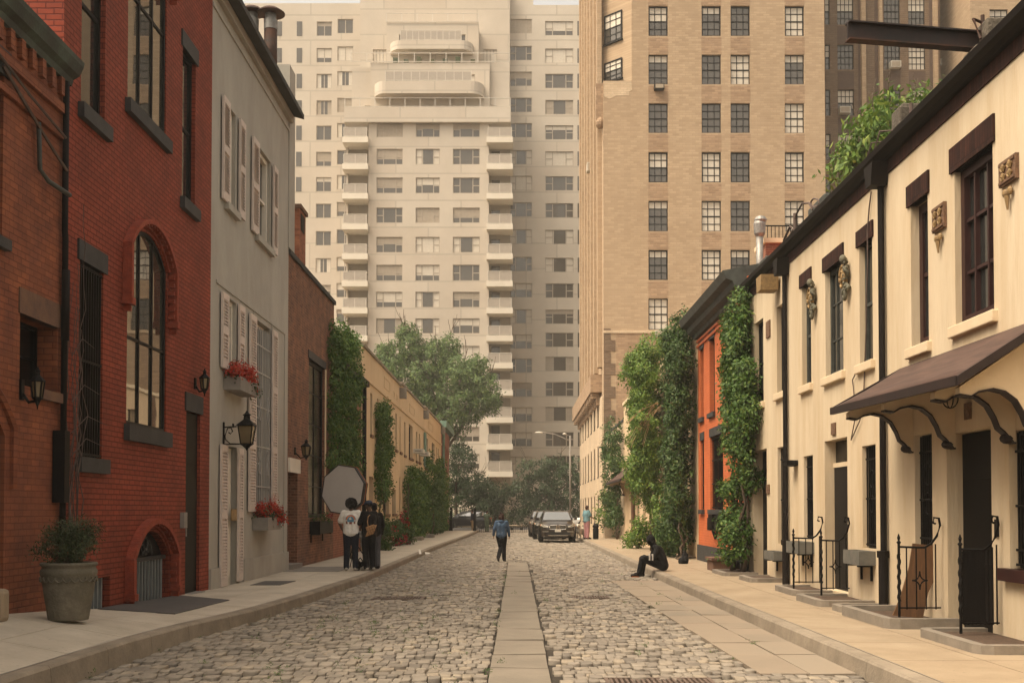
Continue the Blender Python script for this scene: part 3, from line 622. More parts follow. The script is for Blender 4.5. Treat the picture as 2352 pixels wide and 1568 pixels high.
for px, pyt, pyb, rr in ((580, 16, 160, .17), (622, 18, 160, .18)):
    x, zt = ony(px, pyt, 28.25)
    b = MB(); b.tube([(x, 28.25, z1-.1), (x, 28.25, zt-.55)], rr*.93, 14); b.build('flue', 'rust', gh, smooth=True)
    b = MB(); b.lathe([(rr*.95, -.58), (rr*.97, -.33), (rr*.8, -.31), (rr*.8, -.15)], (x, 28.25, zt)); b.build('flue_collar', 'metal', gh)
    b = MB(); b.lathe([(rr*2.0, -.17), (rr*2.0, -.14), (rr*1.2, -.04), (.02, 0)], (x, 28.25, zt)); b.build('flue_cap', 'rust', gh)
# --- brown brick house
Bw = (wl(709, 900)[0], wl(746, 900)[0], 1.45, 5.9); Bd = (wl(661, 1200)[0]+.0, wl(683, 1200)[0], .1, 2.62)
bh = house('brown_brick_house', 'dark brown brick house with tall screened window and brick chimney', mapL, 28.0, 35.0, 0, 8.15, [Bw, Bd], 'brownbrick', rev=.3)
part('coping', 'roof', bh, mapL, (28.0, 35.05, -.06, .4, 8.15, 8.27))
cb = part('chimney', 'chimbrick', bh, ident, (-6.95, -5.84, 29.55, 30.45, 8.2, 9.75)); part('chimney_cap', 'brownstone', cb, ident, (-7.0, -5.78, 29.5, 30.5, 9.75, 9.85)); part('chimney_stack_opening', 'black', cb, ident, (-5.838, -5.82, 29.75, 30.2, 9.2, 9.65))
window(bh, mapL, Bw, .12, 2, 5, 'blackdoor', 'glassdk', fw=.1); part('lintel', 'darkstone', bh, mapL, (Bw[0]-.12, Bw[1]+.12, -.02, .1, 5.9, 6.12))
part('window_jamb', 'creamsill', bh, mapL, (Bw[1]+.002, Bw[1]+.1, -.03, .1, 1.45, 5.9))
part('door', 'brownstone', bh, mapL, (Bd[0]+.01, Bd[1]-.01, .24, .29, .1, 2.6)); part('door_step', 'stonebox', bh, mapL, (Bd[0], Bd[1], -.14, .2, .0, .28))
part('sign_panel', 'white', bh, mapL, (Bd[0]-.03, Bd[1]+.1, -.06, -.002, 2.63, 2.99))
# --- red brick house behind the ivy
ih = house('red_brick_house', 'low red brick house with dark parapet behind the climbing vine', mapL, 35.0, 41.3, 0, 6.3, [(37.0, 38.0, 3.2, 5.0), (39.4, 40.3, 3.4, 4.9)], 'redbrick')
for o in ((37.0, 38.0, 3.2, 5.0), (39.4, 40.3, 3.4, 4.9)): window(ih, mapL, o, .15, 1, 2, 'white', 'glass')
part('parapet', 'wingdark', ih, mapL, (35.0, 41.3, .25, 4, 6.3, 7.75)); part('cornice', 'gutter', ih, mapL, (35.02, 41.4, -.28, .2, 6.25, 6.45)); part('chimney', 'redbrick', ih, mapL, (39.2, 40.1, 1, 2, 7.75, 8.6))
b = MB(mapL); b.tube([(41.2, -.12, 6.3), (41.2, -.12, .2)], .08, 8); b.build('downspout', 'gutter', ih, smooth=True)
# --- cream row on the left
def cream_row(label, s0, s1, zt, ops, extra):
    t = house('cream_house', label, mapL, s0, s1, 0, zt, ops, 'creamfar', rev=.25, group='cream houses along the left pavement')
    for o in ops:
        if o[2] < .3: part('door', 'brownstone', t, mapL, (o[0]+.01, o[1]-.01, .2, .24, .1, o[3]-.01))
        else:
            window(t, mapL, o, .2, 1, 2, 'darkframe', 'glass', sash=1); part('sill', 'terracotta', t, mapL, (o[0]-.06, o[1]+.06, -.08, .1, o[2]-.12, o[2]))
    part('coping', 'kerbstone', t, mapL, (s0, s1, -.08, .4, zt, zt+.1)); part('string_course', 'creamfar', t, mapL, (s0+.02, s1-.02, -.07, -.002, 6.62, 6.74))
    b = MB(mapL)
    for a, c, z0, z1 in extra: b.box(a, c, -.02, -.002, z0, z0+.06); b.box(a, c, -.02, -.002, z1-.06, z1); b.box(a, a+.06, -.02, -.002, z0+.06, z1-.06); b.box(c-.06, c, -.02, -.002, z0+.06, z1-.06)
    b.build('panel_mould', 'creamfar', t)
    b = MB(mapL); b.prism([(s1-.45, zt-.62), (s1-.05, zt-.62), (s1, zt-.1), (s1-.5, zt-.1)], -.32, -.002); b.build('scupper', 'kerbface', t); return t
sx = lambda z: wl(796.25+.3515*z, 950)[0]
ops = [(sx(154), sx(168), 4.65, 6.3), (sx(198), sx(209), 4.65, 6.3), (sx(245), sx(288), 4.6, 6.45), (sx(318), sx(329), 4.55, 6.3), (sx(347), sx(357), 4.55, 6.3),
       (sx(148), sx(176), .1, 3.0), (sx(245), sx(278), 1.5, 2.75), (sx(300), sx(323), 1.5, 2.65), (sx(347), sx(368), 1.5, 3.3)]
cream_row('near cream house on the left pavement, narrow upper windows and vines', 41.3, 55.0, 7.8, ops, [(48.2, 50.4, 7.0, 7.5), (52.0, 52.4, 6.95, 7.25), (53.2, 53.6, 6.95, 7.25)])
ops = [(sx(375), sx(385), 4.5, 6.2), (sx(407), sx(432), 4.5, 6.3), (sx(453), sx(462), 4.5, 6.2), (sx(472), sx(482), 4.5, 6.2)]
cream_row('middle cream house on the left pavement above the dense vines', 55.0, 69.0, 7.95, ops, [(59.5, 62.5, 6.95, 7.4)])
ops = [(sx(514), sx(533), 4.3, 6.3), (sx(557), sx(575), 4.3, 6.3), (sx(585), sx(591), 4.5, 6.2), (sx(598), sx(604), 4.5, 6.2)]
c3 = cream_row('far cream house on the left pavement with two window air conditioners', 69.0, 84.5, 8.1, ops, [(72, 76, 7.0, 7.5)])
part('shutter', 'copper', c3, mapL, (sx(502), sx(512), -.1, -.03, 4.4, 6.5))
for px, lab in (((970, 984, 1030, 1048), 'beige window air conditioner on the far cream house, left one'), ((983, 998, 1037, 1055), 'white window air conditioner on the far cream house, right one')):
    s0, z1 = onx(px[0], px[2], -5.3); s1, z0 = onx(px[1], px[3], -5.3); t = thing('air_conditioner', lab, 'air conditioner', (-5.6, (s0+s1)/2, z0), 'air conditioners on the far cream house')
    part('casing', 'ac', t, ident, (-5.8, -5.25, s0, s0+1.2, z0, z1)); b = MB()
    for k in range(5): b.box(-5.7, -5.35, s0-.02, s0-.003, z0+.08+k*(z1-z0-.16)/5, z0+.08+(k+.6)*(z1-z0-.16)/5)
    b.build('vent_grille', 'stonebox', t)
eh = house('red_brick_house', 'red brick end house with green copper gutter at the far end of the left row', mapL, 84.5, 94.5, 0, 8.0, [(86.2, 87.2, 4.6, 6.8), (88.6, 89.6, 4.6, 6.8), (91, 92, 4.6, 6.8), (86.2, 87.2, 1.2, 3.4), (91, 92, 1.2, 3.4)], 'redbrick')
for o in [(86.2, 87.2, 4.6, 6.8), (88.6, 89.6, 4.6, 6.8), (91, 92, 4.6, 6.8), (86.2, 87.2, 1.2, 3.4), (91, 92, 1.2, 3.4)]: window(eh, mapL, o, .12, 1, 2, 'white', 'glass', sash=1); part('sill', 'creamsill', eh, mapL, (o[0]-.1, o[1]+.1, -.08, .1, o[2]-.15, o[2]))
part('gutter', 'copper', eh, mapL, (84.5, 94.7, -.4, .1, 8.0, 8.5)); b = MB(mapL); b.tube([(85.0, -.15, 8), (85.0, -.15, .2)], .1, 8); b.build('downspout', 'copper', eh)
# ================================================================ RIGHT HOUSES
def roofband(p, s0, s1, zc=6.68):
    """dark soldier course, black box gutter and sloping roof"""
    part('soldier_course', 'soldier', p, mapR, (s0, s1, -.02, -.002, zc, zc+.2))
    b = MB(mapR); prof = [(-.002, zc+.2), (-.08, zc+.2), (-.12, zc+.25), (-.2, zc+.28), (-.22, zc+.36), (-.18, zc+.38), (-.002, zc+.38)]; n = len(prof)
    b.add([(s, d, z) for s in (s0, s1) for d, z in prof], [tuple(range(n)), tuple(range(2*n-1, n-1, -1))]+[(i, (i+1) % n, n+(i+1) % n, n+i) for i in range(n)]); b.build('gutter', 'gutter', p)
    b = MB(mapR); b.add([(s0, -.15, zc+.385), (s1, -.15, zc+.385), (s1, 5, zc+1.3), (s0, 5, zc+1.3), (s0, -.15, zc+.41), (s1, -.15, zc+.41), (s1, 5, zc+1.34), (s0, 5, zc+1.34)], [(0, 1, 2, 3), (4, 5, 6, 7), (0, 1, 5, 4), (1, 2, 6, 5), (2, 3, 7, 6), (3, 0, 4, 7)]); b.build('roof', 'roof', p)
def rlintel(p, o, h=.26): part('lintel', 'soldier', p, mapR, (o[0]-.08, o[1]+.1, -.03, .1, o[3], o[3]+h))
def rsill(p, o, h=.145):
    part('sill', 'creamsill', p, mapR, (o[0]-.1, o[1]+.1, -.075, .1, o[2]-h, o[2]), bevel=.015)
def rdown(p, s, zt, foot=1.0):
    b = MB(mapR); b.tube([(s, -.07, zt), (s, -.07, foot)], .05, 8); b.tube([(s, -.08, foot), (s, -.08, .1)], .072, 8); b.tube([(s, -.08, foot+.05), (s, -.08, foot-.05)], .095, 8)
    b.prism([(s-.12, zt-.28), (s+.12, zt-.28), (s+.2, zt+.05), (s-.2, zt+.05)], -.26, -.01); b.build('downspout', 'gutter', p, smooth=False)
Z = lambda px, py: wr(px, py)[1]
Y = lambda px, py=900: wr(px, py)[0]
# R1
big = (Y(2286), Y(2197), Z(2200, 748), Z(2192, 396)); nar = (Y(2135), Y(2095), Z(2095, 800), Z(2092, 474))
w1 = (Y(2141, 1100), Y(2101, 1100), 1.05, Z(2101, 1000)); d1 = (Y(2277, 1100), Y(2175, 1100), .1, Z(2175, 996)); w0 = (Y(2420, 1100), Y(2318, 1100), 1.0, Z(2318, 990))
ops = [big, nar, w1, d1+(0, .5), w0]
r1 = house('cream_house', 'nearest cream stucco house on the right under the brown awning', mapR, 7.0, 16.6, 0, 6.7, ops, 'cream', rev=.24, group='cream houses along the right pavement')
window(r1, mapR, big, .17, 3, 3, 'maroon', 'glass', fw=.11, mun=.04, th=.09); window(r1, mapR, nar, .17, 1, 2, 'maroon', 'glass', fw=.13, sash=1)
for o in (w1, w0):
    window(r1, mapR, o, .16, 1, 2, 'darkframe', 'glassdk'); b = MB(mapR); bars(b, o[0]+.02, o[1]-.02, o[2]+.03, o[3]-.02, .07, 8, .01, (.01, .12, .45, .86))
    c = (o[0]+o[1])/2
    for zc in (1.75, 2.15): b.tube([(c+.12*math.cos(a), .06, zc+.15*math.sin(a)) for a in np.linspace(0, 6.28, 13)], .01, 5)
    b.build('window_grille', 'black', r1)
part('sill', 'maroon', r1, mapR, (w0[0]-.15, w0[1]+.12, -.1, .1, .86, 1.0)); rsill(r1, big); rsill(r1, nar); rlintel(r1, big, .32); rlintel(r1, nar, .3)
b = MB(mapR); b.box(d1[0]+.01, d1[1]-.01, .2, .26, .1, d1[3]-.01)
for z0_, z1_ in ((.3, 1.0), (1.15, 1.9), (2.05, 2.6)): b.box(d1[0]+.12, d1[1]-.12, .18, .2, z0_, z1_)
do = b.build('door', 'blackdoor', r1); part('door_handle', 'metal', do, mapR, (d1[0]+.07, d1[0]+.10, .12, .2, 1.15, 1.4))
part('doorbell', 'black', r1, mapR, (d1[0]-.2, d1[0]-.13, -.03, -.002, 1.35, 1.55)); part('house_plaque', 'terracotta', r1, mapR, (Y(2232, 930), Y(2219, 930), -.03, -.002, Z(2225, 963), Z(2225, 925)))
b = MB(mapR); s, z = Y(2204), Z(2204, 915)
for a in (0, 1.57, 3.14, 4.71): b.tube([(s+.1*math.cos(a)*math.cos(q), -.12+.1*math.sin(a)*math.cos(q), z-.12*math.sin(q)) for q in np.linspace(-.2, 1.57, 6)], .008, 4)
b.lathe([(.10, .0), (.10, .02)], (s, -.12, z+.02), 12); b.build('cage_light', 'black', r1)
roofband(r1, 7.0, 16.6); rdown(r1, 16.62, 6.8)
def relief(label, px0, px1, pt, pb, drop=True):
    s0, z1 = wr(px1, pt); s1, z0 = Y(px0), Z(px1, pb); t = thing('wall_plaque', label, 'plaque', (XR-.03, (s0+s1)/2, z0), 'relief plaques on the cream walls')
    part('tile', 'terracotta', t, mapR, (s0, s1, -.045, -.002, z0, z1), (s0+.02, s1-.02, -.06, -.045, z1-.05, z1-.02), (s0+.02, s1-.02, -.06, -.045, z0+.02, z0+.05))
    b = MB(mapR); w, h = s1-s0, z1-z0
    for i in range(2):
        for j in range(2):
            c = (s0+w*(.3+.4*i), -.055, z0+h*(.3+.36*j)); b.tube([(c[0]+w*.11*math.cos(a)*(1+.3*math.sin(3*a)), c[1], c[2]+h*.12*math.sin(a)) for a in np.linspace(0, 6.28, 12)], .014, 5); b.ball((c[0], c[1], c[2]+.02), (.03, .02, .04), 8, 5)
    b.build('relief', 'ochre', t)
    if drop: b = MB(mapR); c = (s0+s1)/2; b.tube([(c, -.04, z0-.3), (c, -.05, z0-.14)], .012, 5, .03); b.ball((c-.06, -.04, z0-.1), (.05, .03, .05), 8, 5); b.ball((c+.06, -.04, z0-.1), (.05, .03, .05), 8, 5); b.build('pendant', 'ochre', t)
relief('square relief plaque beside the big window of the nearest cream house', 2308, 2341, 350, 408); relief('square relief plaque between the two upper windows of the nearest cream house', 2152, 2175, 462, 520)
# R2
u1 = (Y(1864), Y(1843), Z(1843, 888), Z(1841, 662)); u2 = (Y(1938), Y(1897), Z(1897, 868), Z(1895, 625)); u3 = (Y(2006), Y(1976), Z(1976, 838), Z(1974, 567))
g1 = (Y(1866), Y(1845), 1.1, Z(1846, 1048)); gd = (Y(1945), Y(1893), .25, Z(1893, 1014)); g3 = (Y(2010), Y(1979), 1.05, Z(1979, 1025))
r2 = house('cream_house', 'second cream house on the right with two round medallions on its wall', mapR, 16.6, 22.6, 0, 6.7, [u1, u2, u3, g1, gd+(0, .5), g3], 'cream', rev=.22, group='cream houses along the right pavement')
window(r2, mapR, u1, .14, 1, 2, 'greygutter', 'glass', sash=1); window(r2, mapR, u2, .14, 3, 3, 'greygutter', 'glass', fw=.08); window(r2, mapR, u3, .14, 1, 2, 'greygutter', 'glass', sash=1)
for o in (u1, u2, u3): rlintel(r2, o); rsill(r2, o)
for o in (g1, g3):
    window(r2, mapR, o, .15, 1, 2, 'darkframe', 'glassdk'); b = MB(mapR); bars(b, o[0]+.02, o[1]-.02, o[2]+.03, o[3]-.02, .06, 7, .01, (.02, .48, .88)); c = (o[0]+o[1])/2
    for zc in (1.75, 2.15): b.tube([(c+.1*math.cos(a), .05, zc+.14*math.sin(a)) for a in np.linspace(0, 6.28, 13)], .009, 5)
    b.build('window_grille', 'black', r2)
b = MB(mapR); b.box(gd[0]+.01, gd[1]-.01, .17, .22, .25, 2.42); b.box(gd[0]+.1, gd[1]-.1, .155, .17, .45, 1.1); b.box(gd[0]+.1, gd[1]-.1, .155, .17, 1.25, 2.25); do = b.build('door', 'darkframe', r2); part('door_handle', 'metal', do, mapR, (gd[0]+.07, gd[0]+.1, .1, .17, 1.25, 1.4))
part('transom', 'glassdk', r2, mapR, (gd[0]+.01, gd[1]-.01, .2, .24, 2.5, gd[3]-.01)); part('transom_bar', 'creamsill', r2, mapR, (gd[0]+.01, gd[1]-.01, .15, .24, 2.42, 2.5))
part('house_plaque', 'terracotta', r2, mapR, (Y(1921, 980), Y(1912, 980), -.03, -.002, Z(1916, 998), Z(1916, 971)))
b = MB(mapR); s, z = Y(1832, 1066), Z(1832, 1068); b.prism([(s-.05, z), (s+.28, z-.02), (s+.28, z+.06), (s-.05, z+.1)], -.22, -.002); b.build('wall_light', 'black', r2)
roofband(r2, 16.6, 22.6); rdown(r2, 22.65, 6.75)
for (a, c, t_, q), lab in (((1866, 1883, 652, 715), 'small dragon medallion beside the narrow upper window'), ((1941, 1962, 599, 669), 'larger dragon medallion right of the wide upper window')):
    s1, z1 = wr(a, t_); s0, z0 = Y(c), Z(c, q)-.05; t = thing('medallion', lab+' of the second cream house', 'medallion', (XR-.05, (s0+s1)/2, z0), 'medallions on the second cream house'); sc_ = (s0+s1)/2; h = z1-z0
    b = MB(mapR); b.ball((sc_+.08, -.06, z0+h*.55), (.16, .05, .2), 14, 9); b.build('disc', 'ochre', t, smooth=True)
    b = MB(mapR); b.tube([(sc_+.08+.14*math.cos(a_), -.095, z0+h*.55+.18*math.sin(a_)) for a_ in np.linspace(0, 6.28, 17)], .024, 6); b.tube([(sc_+.08+.07*math.cos(a_), -.11, z0+h*.55+.09*math.sin(a_)) for a_ in np.linspace(0, 5, 12)], .02, 6); b.build('ring', 'ochre', t, smooth=True)
    b = MB(mapR); p = [(sc_-.06+.06*math.sin(k*1.3), -.07-.03*math.cos(k*2), z0+h*(.95-.8*k/9)) for k in range(10)]; b.tube(p, .05, 7, .035); b.tube([(sc_+.08*math.cos(q_)*(1-q_/9), -.08, z0+.06+.09*math.sin(q_)) for q_ in np.linspace(0, 6, 10)], .035, 6); b.ball((sc_-.05, -.12, z0+h*.95), (.065, .06, .075), 9, 6)
    for k in range(7): b.ball((sc_-.09+.04*(k % 2), -.11, z0+h*(.25+.1*k)), .024, 6, 5)
    b.build('dragon', 'greenrelief', t, smooth=True)
# R3
v1 = (Y(1754), Y(1734), Z(1734, 930), Z(1734, 744)); v2 = (Y(1805), Y(1785), Z(1785, 905), Z(1785, 706)); h1 = (Y(1762, 1200), Y(1731, 1200), .15, Z(1733, 1036)); h2 = (Y(1804), Y(1785), .95, Z(1785, 1028))
r3 = house('cream_house', 'third cream house on the right between the leafy vine and the downspout', mapR, 22.6, 26.6, 0, 6.7, [v1, v2, h1+(0, .45), h2], 'cream', rev=.22, group='cream houses along the right pavement')
for o in (v1, v2): window(r3, mapR, o, .15, 1, 2, 'darkframe', 'glass', sash=1); rsill(r3, o)
part('door', 'blackdoor', r3, mapR, (h1[0]+.01, h1[1]-.01, .22, .28, .15, h1[3]-.01)); window(r3, mapR, h2, .16, 1, 2, 'darkframe', 'glassdk'); b = MB(mapR); bars(b, h2[0]+.02, h2[1]-.02, h2[2]+.03, h2[3]-.02, .07, 6, .01, (.02, .45, .88)); b.build('window_grille', 'black', r3)
part('house_plaque', 'terracotta', r3, mapR, (Y(1769, 750)-.05, Y(1763, 750)+.05, -.03, -.002, Z(1766, 775), Z(1766, 737)), (Y(1768, 1120)-.03, Y(1763, 1120)+.03, -.03, -.002, Z(1766, 1133), Z(1766, 1112)))
b = MB(mapR); s = Y(1790, 628); b.prism([(s-.1, 6.3), (s+.3, 6.3), (s+.34, 6.62), (s-.14, 6.62)], -.42, -.05); b.build('flood_light', 'ochre', r3); roofband(r3, 22.6, 26.7)
# R4 orange
a1 = (31.1, 31.95, 4.43, 6.55); a2 = (32.95, 33.55, 4.43, 6.5); a3 = (29.9, 31.9, 1.68, 3.75); a4 = (32.95, 33.55, 1.68, 3.75); a5 = (28.0, 29.0, 4.43, 6.5)
r4 = house('orange_house', 'bright orange painted brick house with dark cornice and grey base', mapR, 26.6, 34.0, 0, 7.3, [a1, a2, a3, a4, a5], 'orangepaint', rev=.22)
for o in (a1, a2, a5): window(r4, mapR, o, .18, 1, 2, 'darkframe', 'glass', sash=1)
for o in (a3, a4): window(r4, mapR, o, .18, 3 if o is a3 else 1, 3, 'darkframe', 'glassdk'); b = MB(mapR); bars(b, o[0]+.02, o[1]-.02, o[2]+.02, o[3]-.02, .06, 10 if o is a3 else 5, .012, (.02, .35, .68, .98)); b.build('window_grille', 'black', r4)
for o in (a1, a2, a3, a4, a5): part('lintel', 'darkstone', r4, mapR, (o[0]-.07, o[1]+.07, -.02, .1, o[3], o[3]+.24)); part('sill', 'darkstone', r4, mapR, (o[0]-.07, o[1]+.07, -.08, .1, o[2]-.13, o[2]))
part('base', 'darkstone', r4, mapR, (26.62, 34.01, -.05, -.002, 0, .62))
b = MB(mapR); prof = [(-.002, 6.9), (-.12, 6.9), (-.16, 7.0), (-.3, 7.06), (-.34, 7.2), (-.5, 7.26), (-.58, 7.45), (.3, 7.62)]; n = len(prof)
b.add([(s, d, z) for s in (26.7, 34.1) for d, z in prof], [tuple(range(n)), tuple(range(2*n-1, n-1, -1))]+[(i, (i+1) % n, n+(i+1) % n, n+i) for i in range(n)]); b.build('cornice', 'greygutter', r4)
b = MB(mapR)
for z in (6.62, 6.78): b.box(26.7, 34.0, -.05, -.002, z, z+.07)
b.build('brick_band', 'orangepaint', r4)
b = MB(mapR); b.box(29.6, 30.1, -.22, -.07, 1.1, 1.5); b.box(30.2, 30.8, -.26, -.07, 1.15, 1.55); b.box(30.9, 31.3, -.2, -.07, 1.1, 1.45); b.tube([(30.4, -.2, 1.1), (30.3, -.15, .9), (30.0, -.15, 1.1)], .04, 6); tag(b.build('meter_box', 'black'), 'cluster of black meter boxes under the orange house window', 'meter box')
# R5 far cream row
ops = [(36.2, 37.2, 4.5, 6.3), (39.0, 40.0, 1.3, 3.0), (41.5, 42.6, .15, 2.9), (44.5, 45.6, 1.2, 2.9), (47.0, 48.0, 4.4, 6.2), (49.2, 50.0, 4.4, 6.2), (48.0, 49.0, .15, 2.7), (50.6, 51.3, 1.1, 2.8), (53.2, 53.9, 1.2, 2.7), (62.5, 63.5, 4.4, 6.2)]
r5 = house('white_house', 'pale cream house beyond the vines with a small brown door hood', mapR, 34.0, 57.8, 0, 7.1, ops, 'creamfar', rev=.25)
for o in ops[:-1]:
    if o[2] < .3: part('door', 'darkframe', r5, mapR, (o[0]+.01, o[1]-.01, .2, .25, .15, o[3]-.01))
    else: window(r5, mapR, o, .18, 1, 2, 'darkframe', 'glassdk', sash=1); part('sill', 'terracotta', r5, mapR, (o[0]-.1, o[1]+.1, -.1, .1, o[2]-.15, o[2]))
part('coping', 'creamsill', r5, mapR, (34.0, 57.9, -.06, .4, 7.1, 7.25)); b = MB(mapR); b.tube([(52.3, -.1, 7.0), (52.3, -.1, .2)], .09, 8); b.build('downspout', 'brownstone', r5)
r6 = house('low_cream_house', 'low cream house beside the tan tower base, sloped parapet top', mapR, 57.8, 69.5, 0, 6.3, [ops[-1]], 'whitebrick', rev=.25); window(r6, mapR, ops[-1], .18, 1, 2, 'darkframe', 'glass'); part('coping', 'roof', r6, mapR, (57.8, 69.5, -.05, .4, 6.3, 6.42))
b = MB(); cp = lambda px, py, X=XR-.03: (X, *onx(px, py, X))
b.tube([cp(2001, 440), cp(1996, 480), cp(1992, 530), cp(1993, 600), cp(1990, 680), cp(1989, 760), cp(1986, 850), cp(1984, 900)], .012, 5); tag(b.build('hanging_cable', 'twig'), 'thin brown cable hanging down the second cream house beside its right upper window', 'cable')
b = MB(); b.tube([cp(1966, 856), cp(1958, 872), cp(1961, 900), cp(1964, 960), cp(1955, 1010), cp(1975, 965), cp(1984, 925)], .010, 5); tag(b.build('hanging_cable', 'twig'), 'looped thin cable dangling below the far end of the large awning', 'cable')
# ---------------- awnings
def awning(label, P, brk, thick=.10):
    """P: wall far, wall near, front near, front far top points (x,y,z)"""
    wf, wn, fn, ff = [Vector(p) for p in P]
    t = thing('door_awning', label, 'awning', ((wf+wn)/2).to_tuple()[:2]+(min(fn.z, ff.z)-.5,), 'brown awnings over house doors')
    b = MB(); dn = Vector((0, 0, -.05)); N, K = 14, 4; rows = []
    for i in range(N+1):
        u = i/N
        for j in range(K+1):
            v = j/K; p = wf.lerp(wn, u).lerp(ff.lerp(fn, u), v); rows.append(p+Vector((0, 0, .018*math.sin(u*17)*v*(1-v)*3-.03*math.sin(v*math.pi)+.03)))
    b.add([tuple(p) for p in rows], [(i*(K+1)+j, i*(K+1)+j+1, (i+1)*(K+1)+j+1, (i+1)*(K+1)+j) for i in range(N) for j in range(K)])
    co = b.build('canopy', 'awning', t, smooth=True, recalc=False); so = co.modifiers.new('Solid', 'SOLIDIFY'); so.thickness = .05; so.offset = -1
    b = MB(); h = Vector((0, 0, -thick)); o = Vector((-.025, 0, .03))
    for p, q in ((ff, fn),): b.add([tuple(p+o), tuple(q+o), tuple(q+o+h), tuple(p+o+h), tuple(p+o+Vector((.05, 0, 0))), tuple(q+o+Vector((.05, 0, 0))), tuple(q+o+h+Vector((.05, 0, 0))), tuple(p+o+h+Vector((.05, 0, 0)))], [(0, 1, 2, 3), (4, 5, 6, 7), (0, 1, 5, 4), (2, 3, 7, 6), (1, 2, 6, 5), (0, 3, 7, 4)])
    for p, q, sg in ((ff, wf, 1), (fn, wn, -1)):
        e = Vector((0, sg*.03, .03)); g = Vector((0, sg*-.05, 0)); b.add([tuple(p+e), tuple(q+e), tuple(q+e+h), tuple(p+e+h), tuple(p+e+g), tuple(q+e+g), tuple(q+e+h+g), tuple(p+e+h+g)], [(0, 1, 2, 3), (4, 5, 6, 7), (0, 1, 5, 4), (2, 3, 7, 6), (1, 2, 6, 5), (0, 3, 7, 4)])
    b.build('edge_board', 'awnedge', t)
    for y in brk:
        u = (wf.y-y)/(wf.y-wn.y); w, f = wf.lerp(wn, u), ff.lerp(fn, u); D_ = w.x-f.x
        up = [(w.x, w.z-.10), (f.x+.1, f.z-.07)]
        lo = [(f.x+.1, f.z-.14), (f.x+.22, f.z-.16), (f.x+.30, f.z-.11), (f.x+.45, f.z-.08), (f.x+.58, f.z-.11), (f.x+.70, f.z-.2), (f.x+.78, f.z-.34), (f.x+.82, f.z-.45), (w.x-.12, f.z-.50), (w.x-.02, f.z-.62), (w.x, f.z-.62)]
        mpp = lambda s, d, z: (s, d, z); b = MB(mpp); b.prism(up+lo, y-.06, y+.06); bo = b.build('bracket', 'creamsill', t)
        b = MB(mpp)
        for p, q in zip(lo, lo[1:]): b.prism([p, q, (q[0], q[1]-.022), (p[0], p[1]-.022)], y-.075, y+.075)
        b.ball((w.x-.07, y, f.z-.58), (.09, .075, .06), 8, 6); b.build('bracket_edge', 'awnedge', bo)
fx, fz = 4.55, None
F1 = onx(1910, 941, 4.55); F2 = onx(2198.5, 869, 4.55)
awning('large brown awning over the door of the nearest cream house', [(XR, F1[0], wr(2070, 850)[1]), (XR, F2[0], 3.66), (4.55, F2[0], F2[1]), (4.55, F1[0], F1[1])], (15.6, 14.1, 12.4, 11.7))
awning('small brown awning over a door far down the right side', [(XR, 58.0, 3.75), (XR, 50.0, 3.75), (4.65, 50.0, 3.05), (4.65, 58.0, 3.05)], (57.2, 51))
# ---------------- roof pieces on the right
def rtop(name, label, cat, mat, *bx, bevel=.03):
    b = MB()
    for q in bx: b.box(*q)
    return tag(b.build(name, mat, bevel=bevel), label, cat)
t = thing('steel_beam', 'black steel I-beam jutting over the street from the roof', 'beam', (5.2, 14.15, 7.6)); b = MB()
p0, p1 = Vector((4.2, 13.97, 7.74)), Vector((6.4, 14.35, 7.74))
dv = (p1-p0).normalized(); sd = Vector((0, 0, 1)).cross(dv)
def beambox(a, c, w, z0, z1): b.add([tuple(q+sd*k+Vector((0, 0, z))) for z in (z0, z1) for q in (a, c) for k in (-w, w)], [(0, 1, 3, 2), (4, 5, 7, 6), (0, 1, 5, 4), (2, 3, 7, 6), (0, 2, 6, 4), (1, 3, 7, 5)])
beambox(p0, p1, .012, -.10, .10); b.build('web', 'beam', t); b = MB(); beambox(p0, p1, .07, .1, .12); b.build('top_flange', 'beam', t); b = MB(); beambox(p0, p1, .07, -.12, -.1); b.build('bottom_flange', 'rust', t)
b = MB(); b.tube([(6.02, 14.2, 7.2), (6.02, 14.2, 8.05)], .025, 6); b.tube([(6.02, 14.2, 7.95), (5.9, 14.2, 8.0), (5.95, 14.1, 7.7)], .02, 6); b.build('tie_rod', 'rust', t)
rtop('parapet_stub', 'weathered stone parapet stub under the steel beam', 'parapet', 'darkrock', (5.85, 6.9, 14.0, 14.45, 7.1, 7.6), (6.0, 6.9, 14.02, 14.43, 7.7, 7.95))
rtop('parapet_stub', 'weathered stone parapet stub on the roof beside the leafy sprouts', 'parapet', 'darkrock', (5.95, 7.6, 17.0, 17.35, 7.1, 7.95), (5.9, 6.1, 16.98, 17.37, 7.6, 7.9))
b = MB(); b.tube([(6.05, 16.9, 7.1), (6.05, 16.9, 7.9)], .03, 6); b.tube([(5.6, 17.4, 7.2), (5.7, 17.3, 7.6), (6.0, 17.1, 7.55), (6.2, 17, 7.3)], .018, 5); b.tube([(5.5, 17.6, 7.0), (5.6, 17.4, 7.45), (5.95, 17.1, 7.4)], .015, 5); tag(b.build('roof_cable', 'twig'), 'looped cables at the gutter below the leafy sprouts', 'cable')
b = MB(); zz = lambda px, py: Vector((*onx(px, py, 5.7),))
def rp(px, py, X=5.65): y_, z_ = onx(px, py, X); return (X, y_, z_)
